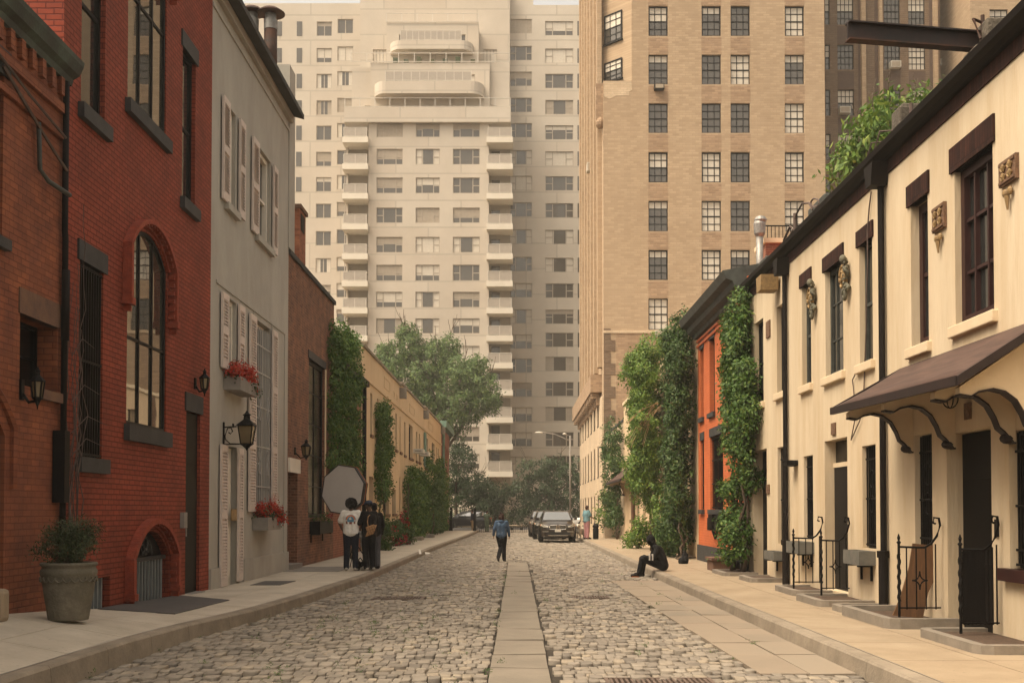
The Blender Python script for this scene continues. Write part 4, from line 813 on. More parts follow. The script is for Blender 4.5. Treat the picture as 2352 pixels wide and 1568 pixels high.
b.tube([rp(1822, 522), rp(1830, 490), rp(1842, 468), rp(1858, 466), rp(1866, 482)], .02, 5); b.tube([rp(1872, 474)]+[rp(1872+9*math.cos(a), 466+10*math.sin(a)) for a in np.linspace(.8, 6.8, 14)]+[rp(1883, 470)], .018, 5); b.tube([rp(1826, 530), rp(1826, 490)], .04, 6); b.tube([rp(1800, 552), rp(1808, 535), rp(1815, 520), rp(1822, 528), rp(1810, 548)], .025, 5); tag(b.build('roof_cable', 'twig'), 'curled black cables on the roof above the medallion house', 'cable')
rtop('roof_box', 'dark flat equipment box on the roof above the medallion house', 'roof box', 'greygutter', (5.9, 6.8, 21.2, 22.4, 7.25, 7.75)); rtop('roof_box', 'dark flat equipment box on the roof beside the orange house cornice', 'roof box', 'greygutter', (5.9, 7.0, 26.2, 27.6, 7.3, 7.7))
t = thing('vent_pipe', 'galvanised vent pipe with hood above the cream roofs', 'vent pipe', (*ony(1745, 590, 34)[:1], 34, ony(1745, 590, 34)[1])); x, z = ony(1745, 578, 34); zt = ony(1745, 500, 34)[1]
b = MB(); b.tube([(x, 34, z-1.5), (x, 34, zt-.55)], .11, 12); b.build('pipe', 'metal', t, smooth=True); b = MB(); b.lathe([(.11, -.6), (.17, -.5), (.19, -.2), (.14, -.05)], (x, 34, zt), 14); b.build('hood', 'metal', t); b = MB(); b.lathe([(.15, -.2), (.2, -.1), (.15, 0), (.02, .04)], (x+.03, 34, zt+.02), 14); b.build('cap', 'metal', t)
t = thing('brick_chimney', 'brick roof chimney with a small iron railing on top', 'chimney', (8.1, 34.8, 8.0)); x0, z1 = ony(1757, 560, 34.5); x1, _ = ony(1812, 560, 34.5); part('stack', 'redbrick', t, ident, (x0, x1+.6, 34.4, 35.6, 7.0, z1)); part('coping', 'creamsill', t, ident, (x0-.08, x1+.7, 34.3, 35.7, z1, z1+.14)); b = MB()
for i in range(12): b.box(x0+.05+i*.12, x0+.07+i*.12, 34.4, 34.42, z1+.14, z1+.55)
b.box(x0, x1+.5, 34.39, 34.43, z1+.52, z1+.56); b.build('railing', 'black', t)
# ---------------- street-side ironwork on the right
def railing(label, y, x0, zb, h=.95, n=4, dense=False):
    t = thing('iron_railing', label, 'railing', (x0, y, zb), 'iron railings at the cream house doors'); b = MB(); k = 24
    b.tube([(x0, y, zb), (x0, y, zb+h)], .018, 8); b.tube([(x0+.008*math.cos(i*1.3), y+.008*math.sin(i*1.3), zb+.2+i*(h-.3)/k) for i in range(k)], .021, 6); b.lathe([(.02, 0), (.032, .02), (.012, .04), (.022, .08), (.005, .13)], (x0, y, zb+h), 8); b.build('post', 'black', t)
    b = MB(); L = XR-.05-x0; cu = [(x0, y, zb+h-.04), (x0+L*.62, y, zb+h-.05), (x0+L*.78, y, zb+h), (x0+L*.92, y, zb+h+.1), (x0+L, y, zb+h+.24), (x0+L*.97, y, zb+h+.33), (x0+L*.85, y, zb+h+.34), (x0+L*.83, y, zb+h+.27), (x0+L*.89, y, zb+h+.26)]
    b.tube(cu, .016, 6); b.build('handrail', 'black', t, smooth=True); b = MB(); b.tube([(x0, y, zb+.12), (x0+L, y, zb+.12)], .011, 6); b.build('bottom_rail', 'black', t)
    b = MB(); n = 9 if dense else n
    for i in range(n):
        x = x0+L*(i+.8)/(n+.3); b.tube([(x, y, zb+.1), (x, y, zb+h-.05+max(0, (x-x0)/L-.7)*.25)], .010, 5)
    if not dense:
        c = x0+L*.5
        for sx_, sz in ((1, 1), (-1, 1), (1, -1), (-1, -1)): b.tube([(c+sx_*.10*(1-q)**2, y, zb+h*.5+sz*.12*q**2) for q in np.linspace(0, 1, 7)], .010, 5)
    b.build('bars', 'black', t)
    if dense: b = MB(); b.box(x0+.02, x0+L*.62, y-.004, y+.004, zb+.12, zb+h-.06); b.build('mesh_screen', 'black', t)
railing('twisted iron railing in front of the leaning brown board', 14.45, 4.96, .27); railing('iron railing nearest the dark door step of the medallion house', 18.4, 5.03, .25); railing('iron railing in front of the grey box by the far downspout', 20.0, 4.97, .25)
railing('dense iron railing against the dark door under the large awning', 12.7, 5.06, .25, 1.0, dense=True)
def areaway(label, x0, y0, y1, h=.13, w=.12, fill='soil', top=.05):
    t = thing('stone_kerb_bed', label, 'kerb bed', (5.2, (y0+y1)/2, .15), 'raised stone beds by the cream house doors'); b = MB(); c = .16
    out = [(XR-.02, y0), (x0+c, y0), (x0+c*.3, y0+c*.3), (x0, y0+c), (x0, y1-c), (x0+c*.3, y1-c*.3), (x0+c, y1), (XR-.02, y1)]
    inn = [(XR-.02, y0+w), (x0+c, y0+w), (x0+w+c*.1, y0+w+c*.1), (x0+w, y0+c), (x0+w, y1-c), (x0+w+c*.1, y1-w-c*.1), (x0+c, y1-w), (XR-.02, y1-w)]
    for i in range(7):
        q = [out[i], out[i+1], inn[i+1], inn[i]]; b.prismz(q, .1, .17+h)
    b.build('stone_edging', 'kerbface', t); b = MB(); b.prismz(inn, .1, .17+top); b.build('soil', fill, t)
areaway('rounded stone bed holding the leaning board', 4.62, 13.9, 16.0); areaway('rounded stone step bed in front of the dark door under the large awning', 4.72, 11.4, 13.2, .1, top=.06)
areaway('small stone bed at the foot of the near downspout', 4.72, 16.15, 16.85, .08); areaway('stone step bed in front of the medallion house door', 4.66, 17.2, 18.75, .09); areaway('stone bed with the railing by the far downspout', 4.85, 19.5, 21.1, .08); areaway('stone step bed in front of the third cream house door', 4.85, 23.2, 24.5, .07); areaway('stone bed around the stems of the vine beside the orange house', 4.72, 25.5, 27.1, .06)
t = rtop('wooden_step', 'low brown box step beside the vine at the orange house', 'step', 'brownstone', (4.85, 5.4, 27.5, 28.4, .15, .42), (4.8, 5.45, 27.45, 28.45, .42, .48), bevel=0)
pts = [ony(px, py, 14.85) for px, py in ((2096, 1247), (2147, 1252), (2152, 1285), (2162, 1305), (2146, 1330), (2131, 1360), (2119, 1419), (2050, 1412), (2068, 1370), (2088, 1300))]
b = MB(mapF(14.85)); b.prism([(x, z) for x, z in pts], -.015, .015); tag(b.build('leaning_board', 'wood'), 'brown wooden board leaning on the wall behind the railing', 'board')
def box_planter(label, s0, s1, x0, z0, z1, mp, X, mat='planterbox', legs=True):
    sg = -1 if X > 0 else 1; w = .03; xa = X+sg*x0; b = MB(); lo, hi = min(X+sg*.004, xa), max(X+sg*.004, xa)
    t = thing('window_box', label, 'window box', ((lo+hi)/2, (s0+s1)/2, z0), 'window boxes on the house fronts')
    b.box(lo, hi, s0, s0+w, z0, z1); b.box(lo, hi, s1-w, s1, z0, z1); b.box(lo, lo+w, s0+w, s1-w, z0, z1); b.box(hi-w, hi, s0+w, s1-w, z0, z1); b.box(lo+w, hi-w, s0+w, s1-w, z0, z0+.03); b.build('box', mat, t)
    part('soil', 'soil', t, ident, (lo+w, hi-w, s0+w, s1-w, z0+.03, z1-.04))
    if legs:
        for s in (s0+.15, s1-.2):
            b = MB(); b.box(lo if sg > 0 else hi-.03, lo+.03 if sg > 0 else hi, s, s+.04, z0-.25, z0); b.box(lo+.02, hi-.02, s, s+.04, z0-.03, z0-.002); b.build('bracket', 'black', t)
    return t
box_planter('grey window box with dry soil below the barred window right of the medallion house door', 17.2, 18.05, .26, .80, 1.02, mapR, XR); box_planter('grey window box behind the railing by the far downspout', 20.75, 21.7, .3, .84, 1.06, mapR, XR); box_planter('dark window box on the third cream house', 22.95, 23.85, .26, .62, .8, mapR, XR)
box_planter('grey upper window box with red flowers on the grey house', 21.85, 23.3, .34, 4.03, 4.3, mapL, XL, 'stonebox', False); box_planter('grey lower window box with red flowers on the grey house', 24.3, 25.6, .35, 1.22, 1.5, mapL, XL, 'stonebox', False); box_planter('dark window box under the screened window of the brown brick house', 31.0, 33.2, .3, 1.0, 1.35, mapL, XL, 'black')
# ================================================================ TOWERS
PROTO = {}
def twin(parent, x, y0, z0, w, h, nx, ny, fm='tframe', gm='glasst', blind=0, ac=False, fw=.05, mun=.05, mp=None, key='', sash=None, bm='curtain', big=False):
    """tower window built once per kind, then copied; local frame: lower left corner, looking along +Y"""
    k = (round(w, 2), round(h, 2), nx, ny, fm, gm, blind, ac, key, bm, big)
    if k not in PROTO:
        f = MB(); f.box(0, w, -.06, 0, 0, fw); f.box(0, w, -.06, 0, h-fw, h); f.box(0, fw, -.06, 0, fw, h-fw); f.box(w-fw, w, -.06, 0, fw, h-fw)
        xs = [w*i/nx for i in range(1, nx)] if not big else [w*.26, w*.74]
        for xv in xs: f.box(xv-mun/2, xv+mun/2, -.05, -.004, fw, h-fw)
        if big:
            for a, c in ((fw, w*.26), (w*.74, w-fw)): f.box(a, c, -.045, -.005, h*.5-mun/2, h*.5+mun/2)
        for j in range(1, ny):
            m2 = mun*(1.8 if sash == j else 1); f.box(fw, w-fw, -.045, -.005, h*j/ny-m2/2, h*j/ny+m2/2)
        f.box(-.05, w+.05, -.12, .02, -.09, -.001)
        pane = MB().box(.01, w-.01, -.01, .05, .01, h-.01)
        bl = MB()
        if blind > 0: bl.box(.02, w-.02, -.018, -.0105, h*(1-blind), h-.02)
        bl2 = MB()
        if blind < 0: bl.box(.02, w*.3, -.018, -.0105, .02, h-.02); bl2.box(w*.72, w-.02, -.018, -.0105, .02, h-.02)
        gr = MB()
        if ac:
            gr.box(w*.26, w*.74, -.02, .06, -.09-.46, -.16)
            for i in range(6): gr.box(w*.28, w*.72, -.03, -.021, -.5+i*.055, -.47+i*.055)
        me = []
        for nm, mb_, mt in (('window', f, fm), ('pane', pane, gm), ('blind', bl, bm), ('blind', bl2, bm), ('vent', gr, 'tgrille')):
            if mb_.v:
                q = bpy.data.meshes.new(nm); q.from_pydata(mb_.v, [], mb_.f); q.materials.append(M[mt]); me.append((nm, q))
        PROTO[k] = me
    me = PROTO[k]; fo = bpy.data.objects.new('window', me[0][1]); COL.objects.link(fo); fo.parent = parent
    org = ORG[parent.name]
    if mp == 'side': fo.location = Vector((XR, x, z0))-org+Vector((y0, 0, 0)); fo.rotation_euler = (0, 0, -math.pi/2); fo.location.y += w
    elif isinstance(mp, float): fo.location = Vector((x, y0, z0))-org; fo.rotation_euler = (0, 0, mp)
    else: fo.location = Vector((x, y0, z0))-org
    for nm, q in me[1:]:
        c = bpy.data.objects.new(nm, q); COL.objects.link(c); c.parent = fo
    return fo
rt = random.Random(11)
# --- tan corner tower
YF = 71.0
t5 = thing('tan_tower', 'tall tan brick tower right of centre, chamfered corner and dark windows', 'apartment tower', (13, 80, 0))
f5 = lambda px, py: ony(px, py, YF)
cols = [(1489.5, 1533.5, 7), (1611.5, 1656, 7), (1678, 1723, 7), (1802.5, 1846.5, 6)]
tops = [13.5, 125.5, 237, 349, 461, 573.5, 685]; bots = [83, 194, 305.5, 419, 531, 643, 757]
ops = []; wins = []
for a, c, n in cols:
    for i in range(n):
        x0 = f5(a-4, 400)[0]; x1 = f5(c-4, 400)[0]; z1 = f5(a, tops[i])[1]; z0 = f5(a, bots[i])[1]
        x0 = ony(a-(0 if i > 3 else 0), tops[i], YF)[0]; x1 = x0+1.25; ops.append((x0, x1, z0, z1)); wins.append((x0, z0, x1-x0, z1-z0, i))
XC = 7.4; ZC = f5(1400, 186)[1]; X1 = f5(1895, 300)[0]
b = MB(mapF(YF)); facade(b, XC, X1, 0, 46, ops, 25, .22); facade(b, 5.55, XC, 0, ZC, [], 24.8, .22)
# chamfer
b.m = ident; ch = [(XC, YF), (5.55, YF+1.85)]; b.quad((ch[0][0], ch[0][1], ZC), (ch[1][0], ch[1][1], ZC), (ch[1][0], ch[1][1], 46), (ch[0][0], ch[0][1], 46)); b.quad((5.55, YF+1.85, ZC), (5.55, 96, ZC), (5.55, 96, 46), (5.55, YF+1.85, 46)); b.quad((XC, YF, ZC), (5.55, YF, ZC), (5.55, YF+1.85, ZC))
b.build('wall', 'tanbrick', t5)
for x, z, w, h, i in wins:
    q = rt.random(); twin(t5, x, YF+.2, z, w, h, 3, 4, 'darkframe', 'glasst', blind=(1 if q < .36 else (.5 if q < .5 else (.26 if q < .62 else 0))), sash=2, fw=.09 if i in (0, 3, 5) else .06, mun=.045, key=str(i in (0, 3, 5)))
for a, c, n in cols:
    for i in range(n):
        b = MB(mapF(YF)); x0 = ony(a, tops[i], YF)[0]; zt = f5(a, bots[i])[1]-.1; zb = f5(a, tops[i+1])[1]+.02 if i+1 < 7 else zt-.8
        b.box(x0-.02, x0+1.27, -.004, .1, zb, zt); b.build('spandrel', 'spandrel', t5)
    b = MB(mapF(YF)); x0 = ony(a, tops[0], YF)[0]; b.box(x0-.02, x0+1.27, -.004, .1, f5(a, tops[0])[1]+.02, f5(a, tops[0])[1]+1.15); b.build('spandrel', 'spandrel', t5)
for a, c, yb in ((1, 0, 194), (1, 0, 83)): pass
zb, zt = f5(1400, 765)[1], f5(1400, 759)[1]; part('belt_course', 'whitebrick', t5, mapF(YF), (5.5, X1, -.08, -.001, zb, zt))
b = MB(mapF(YF))
for k in range(9):
    z = 6.6+k*.75; w = .75 if k % 2 else .45; b.box(5.545, 5.55+w, -.03, -.001, z, z+.72)
b.build('quoin', 'wingbrick', t5)
part('lower_wall_band', 'spandrel', t5, mapF(YF), (6.35, 13, -.006, -.0005, 6.3, zb-.02))
b = MB(mapF(YF)); pl = [(1387, 187), (1450, 187), (1452, 207), (1444, 212), (1446, 220), (1415, 220), (1400, 228), (1388, 222)]; b.prism([f5(*p) for p in pl], -.01, .0); b.build('patched_brick', 'whitebrick', t5)
b = MB(); b.box(5.1, 5.56, 71.2, 72.0, ZC-2.4, ZC-.1); b.ball((5.4, 71.4, ZC-2.6), (.35, .35, .4), 8, 6); b.build('stone_boss', 'spandrel', t5)
# chamfer windows and side windows
ca = math.atan2(1.85, -1.85)
for (pa, pt, pb) in ((1404, 30, 96), (1404, 139, 185)):
    z1, z0 = ony(pa, pt, 72)[1], ony(pa, pb, 72)[1]; d = Vector((ch[1][0]-ch[0][0], ch[1][1]-ch[0][1], 0)).normalized(); p = Vector((ch[1][0], ch[1][1], 0))-d*.35; pp = p-d*1.5
    twin(t5, p.x-.02, p.y-.02, z0, 1.5, z1-z0, 3, 4, 'darkframe', 'glasst', blind=.5, sash=2, fw=.09, mun=.04, mp=math.atan2(-d.y, -d.x), key='ch')
SZ = [(.8, 2.6), (3.9, 5.9), (7.3, 8.9)]+[(wins[6-k][1], wins[6-k][1]+wins[6-k][3]) for k in range(7)]
b = MB(mapR)
for r_, (z0, z1) in enumerate(SZ):
    for yy in (73.8, 77.2, 80.6, 84.0, 87.4, 90.8, 94.2):
        if r_ > 4 and yy > 91: continue
        o = (yy, yy+1.15, z0, z1); twin(t5, yy, -.03, z0, 1.15, z1-z0, 2, 2, 'darkframe', 'glasst', mp='side', sash=1, key='s')
b = MB(mapR); b.box(70.99, 96, -.12, -.002, 0, 8.75)
for yy in np.arange(72.6, 96, 3.4): b.box(yy-.3, yy+.3, -.1, -.002, 11.0, 46)
bb = MB(mapR)
for i, yy in enumerate((72.6, 76, 79.4, 82.8, 86.2, 89.6, 93.0)):
    bb.box(yy-.4, yy+.4, -.3, -.002, 11, 46)
bb.build('pier', 'tanbrick', t5)
b = MB(mapR)
ops2 = [(yy-.06, yy+1.21, z0-.05, z1+.05) for z0, z1 in SZ[:3] for yy in (73.8, 77.2, 80.6, 84.0, 87.4, 90.8, 94.2)]
b2 = MB(lambda s, d, z: (XR-.13+d, s, z)); facade(b2, 70.98, 96, 0, 9.0, ops2, .12, .1); b2.build('base_wall', 'whitebrick', t5)
b = MB(mapR); b.box(72.5, 96.5, -.75, -.002, 9.4, 9.75); b.box(72.5, 96.5, -.75, -.6, 9.75, 10.55); b.box(72.5, 72.65, -.6, -.002, 9.75, 10.55)
for yy in np.arange(73, 96.5, 1.7): b.prism([(yy, 8.6), (yy+.5, 8.6), (yy+.5, 9.4), (yy, 9.4)], -.35, -.14); b.box(yy, yy+.5, -.68, -.35, 9.0, 9.4)
b.build('corbel_balcony', 'spandrel', t5)
def acunit(label, pxc, pyc, Y0, w=.72, h=.45, parent=None, mat='ac'):
    x, z = ony(pxc, pyc, Y0); t = thing('air_conditioner', label, 'air conditioner', (x, Y0, z-h/2), 'window air conditioners on the tan tower'); part('casing', mat, t, ident, (x-w/2, x+w/2, Y0-.4, Y0+.15, z-h/2, z+h/2)); part('vent_grille', 'tgrille', t, ident, (x-w/2+.05, x+w/2-.05, Y0-.41, Y0-.401, z-h/2+.05, z+h/2-.05))
acunit('white air conditioner under the lowest left window of the tan tower', 1517, 768, YF, .75, .42); acunit('dark air conditioner under the second window of the left column of the tan tower', 1513, 203, YF, .62, .35, mat='darkframe')
# wing, its shade put into the brick colour
YW = 77.0; fw_ = lambda px, py: ony(px, py, YW); XA = X1-.2; XB = fw_(2160, 300)[0]
rows = [(-6, 57), (102.5, 160), (205.5, 266), (307.5, 367.5), (410, 470)]
wc = [(1896, 1907), (1924, 1961.5), (2031.5, 2068.5), (2087.5, 2126)]; ops = []
for a, c in wc:
    for i, (pt, pb) in enumerate(rows):
        if a > 2000 and i > 2: continue
        ops.append((fw_(a, 200)[0], fw_(c, 200)[0], fw_(a, pb)[1], fw_(a, pt)[1]))
b = MB(mapF(YW)); facade(b, XA, XB+.05, 0, 44, ops, 18, .2); b.build('wing_wall', 'wingbrick', t5)
for i, o in enumerate(ops):
    q = rt.random(); twin(t5, o[0], YW+.18, o[2], o[1]-o[0], o[3]-o[2], 1 if i < 5 else 4, 4, 'darkframe', 'glasst', blind=(1 if q < .25 else (.5 if q < .6 else 0)) if o[0] < 27.5 else 0, sash=2, mun=.04)
b = MB(mapF(YW))
for a, c in ((1976, 1986), (2017, 2024.5), (2142, 2151)): b.box(fw_(a, 100)[0], fw_(c, 100)[0], -.3, -.002, 0, 44)
b.build('wing_rib', 'tanbrick', t5)
b = MB(mapF(YW))
for a, c in ((1970.5, 1976), (2009, 2017), (2134.5, 2142)): b.box(fw_(a, 100)[0], fw_(c, 100)[0]-.003, -.012, -.002, 0, 44)  # thin dark strips painting the recess shade beside each rib
for a, c in ((1924, 1961.5), (2031.5, 2068.5), (2087.5, 2126)):
    for i in range(4): b.box(fw_(a, 200)[0], fw_(c, 200)[0], -.006, -.0015, fw_(a, rows[i+1][0])[1]+.03, fw_(a, rows[i][1])[1]-.12)
b.build('wing_panel_and_shade', 'wingdark', t5)
YB = 74.5; fb = lambda px, py: ony(px, py, YB); xa = fb(2229, 100)[0]
part('far_wing', 'wingbrick', t5, ident, (XB, xa+.3, YW+3.0, YW+18, 0, 44))
o = (fb(2273, 40)[0], fb(2315, 40)[0], fb(2273, 80)[1], fb(2273, 22)[1]); b = MB(mapF(YB)); facade(b, xa, xa+16, 0, 46, [o], 20, .2); b.build('end_block', 'tanbrick', t5)
twin(t5, o[0], YB+.18, o[2], o[1]-o[0], o[3]-o[2], 3, 4, 'darkframe', 'glasst', blind=1, sash=2, mun=.04)
for (a, c, pt, pb) in ((2155, 2171, -6, 60), (2186, 2200, -6, 60), (2157, 2172, 110, 150), (2188, 2202, 60, 140)):
    x = ony(a, 50, YW+2.9)[0]; z1, z0 = ony(a, pt, YW+2.9)[1], ony(a, pb, YW+2.9)[1]; twin(t5, x, YW+2.97, z0, .45, z1-z0, 1, 2, 'darkframe', 'glasst', key='n')
acunit('white air conditioner on the brown wing behind the roof sprouts, upper one', 2054, 152, YW, .7, .45); acunit('white air conditioner on the brown wing below the steel beam end, lower left one', 1938, 256, YW, .72, .45); acunit('small white air conditioner in the shaded corner of the brown wing', 2162, 147, YW+2.9, .42, .42)
y_, z = onx(1354, 386, XR-.3); t = thing('air_conditioner', 'tiny white air conditioner on the street side of the tan tower', 'air conditioner', (XR-.3, y_, z-.3), 'window air conditioners on the tan tower'); part('casing', 'ac', t, ident, (XR-.5, XR+.05, y_-.4, y_+.4, z-.3, z+.3)); part('vent_grille', 'tgrille', t, ident, (XR-.45, XR-.1, y_-.42, y_-.401, z-.25, z+.25))
# --- pale tower at the end of the street
YC, YG = 118.0, 125.0
fc = lambda px, py: ony(px, py, YC); fg = lambda px, py: ony(px, py, YG)
t2 = thing('pale_tower', 'wide pale beige apartment tower with white balconies closing the street', 'apartment tower', (0, 126, 0))
ZP = fc(980, 250)[1]
cw = [(865, 925), (955, 1010), (1040.5, 1102)]; ct = [(280, 315), (342, 378), (408, 444), (477, 512), (544, 580), (608, 645), (670, 706), (731, 766)]+[(794+62*k, 828+62*k) for k in range(6)]
rL, rR = fc(846, 400)[0], fc(1123, 400)[0]; bL, bR = fc(797, 400)[0], fc(1172, 400)[0]
ops = []
for j, (a, c) in enumerate(cw):
    for i, (pt, pb) in enumerate(ct):
        if j < 2 and i > 8 or i == 12 and j == 1: continue
        ops.append((fc(a, 400)[0], fc(c, 400)[0], fc(a, pb)[1], fc(a, pt)[1]))
b = MB(mapF(YC)); facade(b, rL, rR, 0, ZP-1.6, ops, 10, .18); b.build('centre_wall', 'beige', t2)
for o in ops:
    q = rt.random(); twin(t2, o[0], YC+.16, o[2], o[1]-o[0], o[3]-o[2], 3, 1, 'tframe', 'glasst', blind=(1 if q < .2 else (.45 if q < .38 else (.65 if q < .5 else (.3 if q < .62 else (-1 if q < .78 else 0))))), ac=True, mun=.1, fw=.07, big=True, bm='curtain' if rt.random() < .6 else 'curtain2')
wing_ops = []
for px, rowsR in (((1171, 1222), [44, 106, 165, 225, 283, 345, 404, 465, 527, 590, 650, 710, 768, 823, 878, 935, 992, 1048]), ((1252.5, 1317), [49, 112, 170, 230, 288, 348, 405, 467, 528, 592, 651, 711, 764, 819, 877, 934, 992, 1046])):
    for pt in rowsR: wing_ops.append((fg(px[0], 400)[0], fg(px[1], 400)[0], fg(px[0], pt+33)[1], fg(px[0], pt)[1]))
left_ops = []
for px, rowsL in (((726, 761), [50, 111, 170, 231, 289, 349, 407, 468, 531, 593, 654, 713]), ((774, 810), [44, 107, 164, 225, 283, 345, 402, 464, 527, 590, 650, 710])):
    for pt in rowsL: left_ops.append((fg(px[0], 400)[0], fg(px[1], 400)[0], fg(px[0], pt+33)[1], fg(px[0], pt)[1]))
zT = fg(900, 6)[1]; zl = fg(700, 8)[1]
xr1 = fg(1225, 300)[0]; xr2 = fg(1345, 300)[0]; xl0 = fg(560, 300)[0]; xl1 = fg(830, 300)[0]
rz = [o for o in wing_ops]
b = MB(mapF(YG)); facade(b, bR-.2, xr1, 0, zT+3, [o for o in wing_ops if o[0] < xr1-1], 14, .18); facade(b, xr1, 9, 0, zT-.3, [o for o in wing_ops if o[0] > xr1-1], 14, .1); b.box(9, 30, 2, 14, 0, zT-1); b.build('right_wing_wall', 'beige', t2)
b = MB(mapF(YG)); facade(b, xl0, bL+1.0, 0, zl, left_ops, 14, .18); b.box(-60, xl0, 1.5, 14, 0, zl-1.2); b.build('left_wing_wall', 'beige', t2)
for o in wing_ops+left_ops:
    q = rt.random(); wd = (o[1]-o[0]) > 2; twin(t2, o[0], YG+.15, o[2], o[1]-o[0], o[3]-o[2], 3 if wd else 2, 1, 'tframe', 'glasst', blind=(1 if q < .18 else (.45 if q < .36 else (.65 if q < .48 else (.3 if q < .6 else (-1 if q < .75 else 0))))), ac=True, mun=.1, fw=.07, big=wd, bm='curtain' if rt.random() < .6 else 'curtain2')
b = MB(mapF(YG))
for px, rw in (((680, 692.5), left_ops), ((1326.5, 1337), wing_ops), ((634, 646), left_ops[:2])):
    for o in rw[:12] if px[0] < 700 else rw[18:]:
        x0, x1 = fg(px[0], 400)[0], fg(px[1], 400)[0]; b.box(x0, x1, -.03, -.002, o[2], o[3])
struct(b.build('narrow_window', 'glasst', t2), 'stuff')
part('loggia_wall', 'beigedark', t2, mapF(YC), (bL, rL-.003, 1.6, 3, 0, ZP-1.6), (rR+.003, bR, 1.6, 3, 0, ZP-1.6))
part('loggia_side_wall', 'beige', t2, mapF(YC), (bL-.2, bL-.001, .8, 9, 0, ZP-1.6))
b = MB(mapF(YC)); b.box(bL-.25, bR+.05, -.5, 8, ZP-1.6, ZP); b.build('terrace_parapet', 'beige', t2)
def rail(mb, x0, x1, d, z0, h=1.05, n=None, ends=None):
    n = n or max(2, int((x1-x0)/1.6)); mb.box(x0, x1, d-.03, d+.03, z0+h-.07, z0+h); mb.box(x0, x1, d-.03, d+.03, z0+.06, z0+.12)
    for i in range(n+1):
        x = x0+(x1-x0)*i/n; mb.box(x-.04, x+.04, d-.035, d+.035, z0, z0+h)
def railpan(mb, x0, x1, d, z0, h=1.05): mb.box(x0+.05, x1-.05, d-.008, d+.008, z0+.14, z0+h-.1)
b = MB(mapF(YC)); rail(b, bL-.2, bR, -.4, ZP); b.build('terrace_railing', 'railp', t2)
slabs = [320.5, 381.5, 449, 518.5, 586.5, 648.5, 710, 773, 835, 897, 959, 1020, 1082]
for i, py in enumerate(slabs):
    for pa, pb_, lim in ((789, 847.5, 8), (1118, 1178, 13)):
        if i >= lim: continue
        x0, x1 = fc(pa, 400)[0], fc(pb_, 400)[0]; zt = fc(900, py)[1]
        s = part('balcony', 'slab', t2, mapF(YC), (x0, x1, -.9, 1.6, zt-.6, zt))
        q = MB(mapF(YC)); rail(q, x0+.15, x1-.15, -.8, zt, 1.05, 2); q.box(x0+.12, x0+.18, -.77, 1.5, zt+.98, zt+1.05); q.box(x1-.18, x1-.12, -.77, 1.5, zt+.98, zt+1.05); q.build('railing', 'railp', s)
        q = MB(mapF(YC)); railpan(q, x0+.15, x1-.15, -.8, zt); q.build('rail_panel', 'railpanel', s)
    if i < 13:
        xw = fc(1126, 400)[0]; part('balcony_door', 'glasst', t2, mapF(YC), (xw+.1, xw+1.0, 1.57, 1.598, fc(900, py)[1]+.02, fc(900, py)[1]+2.1))
# stepped upper blocks
def upper(px0, px1, pyt, pyb, D, wl_, wy):
    x0, x1 = fc(px0, 200)[0], fc(px1, 200)[0]; z0, z1 = fc(900, pyb)[1], fc(900, pyt)[1]
    o = [(fc(a, 200)[0], fc(c, 200)[0], fc(a, wy[1])[1], fc(a, wy[0])[1]) for a, c in wl_]
    b = MB(mapF(YC+D)); facade(b, x0, x1, z0, z1, o, 8, .2); b.build('setback_wall', 'beige', t2)
    for q in o: twin(t2, q[0], YC+D+.18, q[2], q[1]-q[0], q[3]-q[2], 4, 1, 'tframe', 'glasst', blind=rt.choice((0, 1, .5)), mun=.1, key='u')
    return x0, x1, z0, z1
def octo(px0, px1, ptop, pbot, D, dep):
    x0, x1 = fc(px0, 200)[0], fc(px1, 200)[0]; z0, z1 = fc(900, pbot)[1], fc(900, ptop)[1]; c = dep*.9
    c = dep; aa = np.linspace(0, math.pi/2, 7); P = [(x0, 0)]+[(x0+c*.8*(1-math.cos(a)), -dep*math.sin(a)) for a in aa[1:]]+[(x1-c*.8*(1-math.cos(a)), -dep*math.sin(a)) for a in aa[:0:-1]]+[(x1, 0)]
    b = MB(mapF(YC+D)); b.prismz(P, z0, z1); ob = b.build('terrace_balcony', 'beige', t2)
    b = MB(mapF(YC+D)); rail(b, x0+c*.8, x1-c*.8, -dep+.08, z1, 1.15, 10); b.build('railing', 'railp', ob); b = MB(mapF(YC+D)); b.box(x0+c*.8, x1-c*.8, -dep+.07, -dep+.09, z1+.1, z1+1); b.build('rail_panel', 'railpanel', ob)
D1 = 1.0
upper(848, 1124, 136, 250, D1, [(882, 960), (1013, 1090)], (163, 200)); octo(858, 1112, 192, 220, D1, 1.7)
upper(803, 848, 142, 250, D1+.6, [(833, 846)], (230, 246)); upper(1124.5, 1170, 142, 250, D1+.6, [(1128, 1140)], (230, 246))
b = MB(mapF(YC+D1)); rail(b, fc(803, 200)[0], fc(1170, 200)[0], -.1, fc(900, 136)[1]); b.build('terrace_railing', 'railp', t2)
upper(880, 1097, 24, 140, D1+2, [(909, 971), (1003, 1066)], (52, 80)); octo(889, 1085, 80, 100, D1+2, 1.6)
b = MB(mapF(YC+D1+2)); rail(b, fc(880, 20)[0], fc(1097, 20)[0], -.1, fc(900, 24)[1], 1.0); b.build('terrace_railing', 'railp', t2)
x0, x1, z0, z1 = upper(810, 1170, -90, 140, D1+4.5, [(841, 873), (1107, 1139)], (65, 97))
b = MB(mapF(YC))
for px, h in ((905, .7), (930, .5), (960, .8), (990, .5), (1020, .6), (1050, .8), (1085, .5)): x, _ = fc(px, 130); b.box(x-.25, x+.25, D1+.3, D1+.8, fc(900, 136)[1], fc(900, 136)[1]+h)
tag(b.build('roof_planter', 'shrub'), 'small green planters along the upper terrace railing of the pale tower', 'planters', kind='stuff')
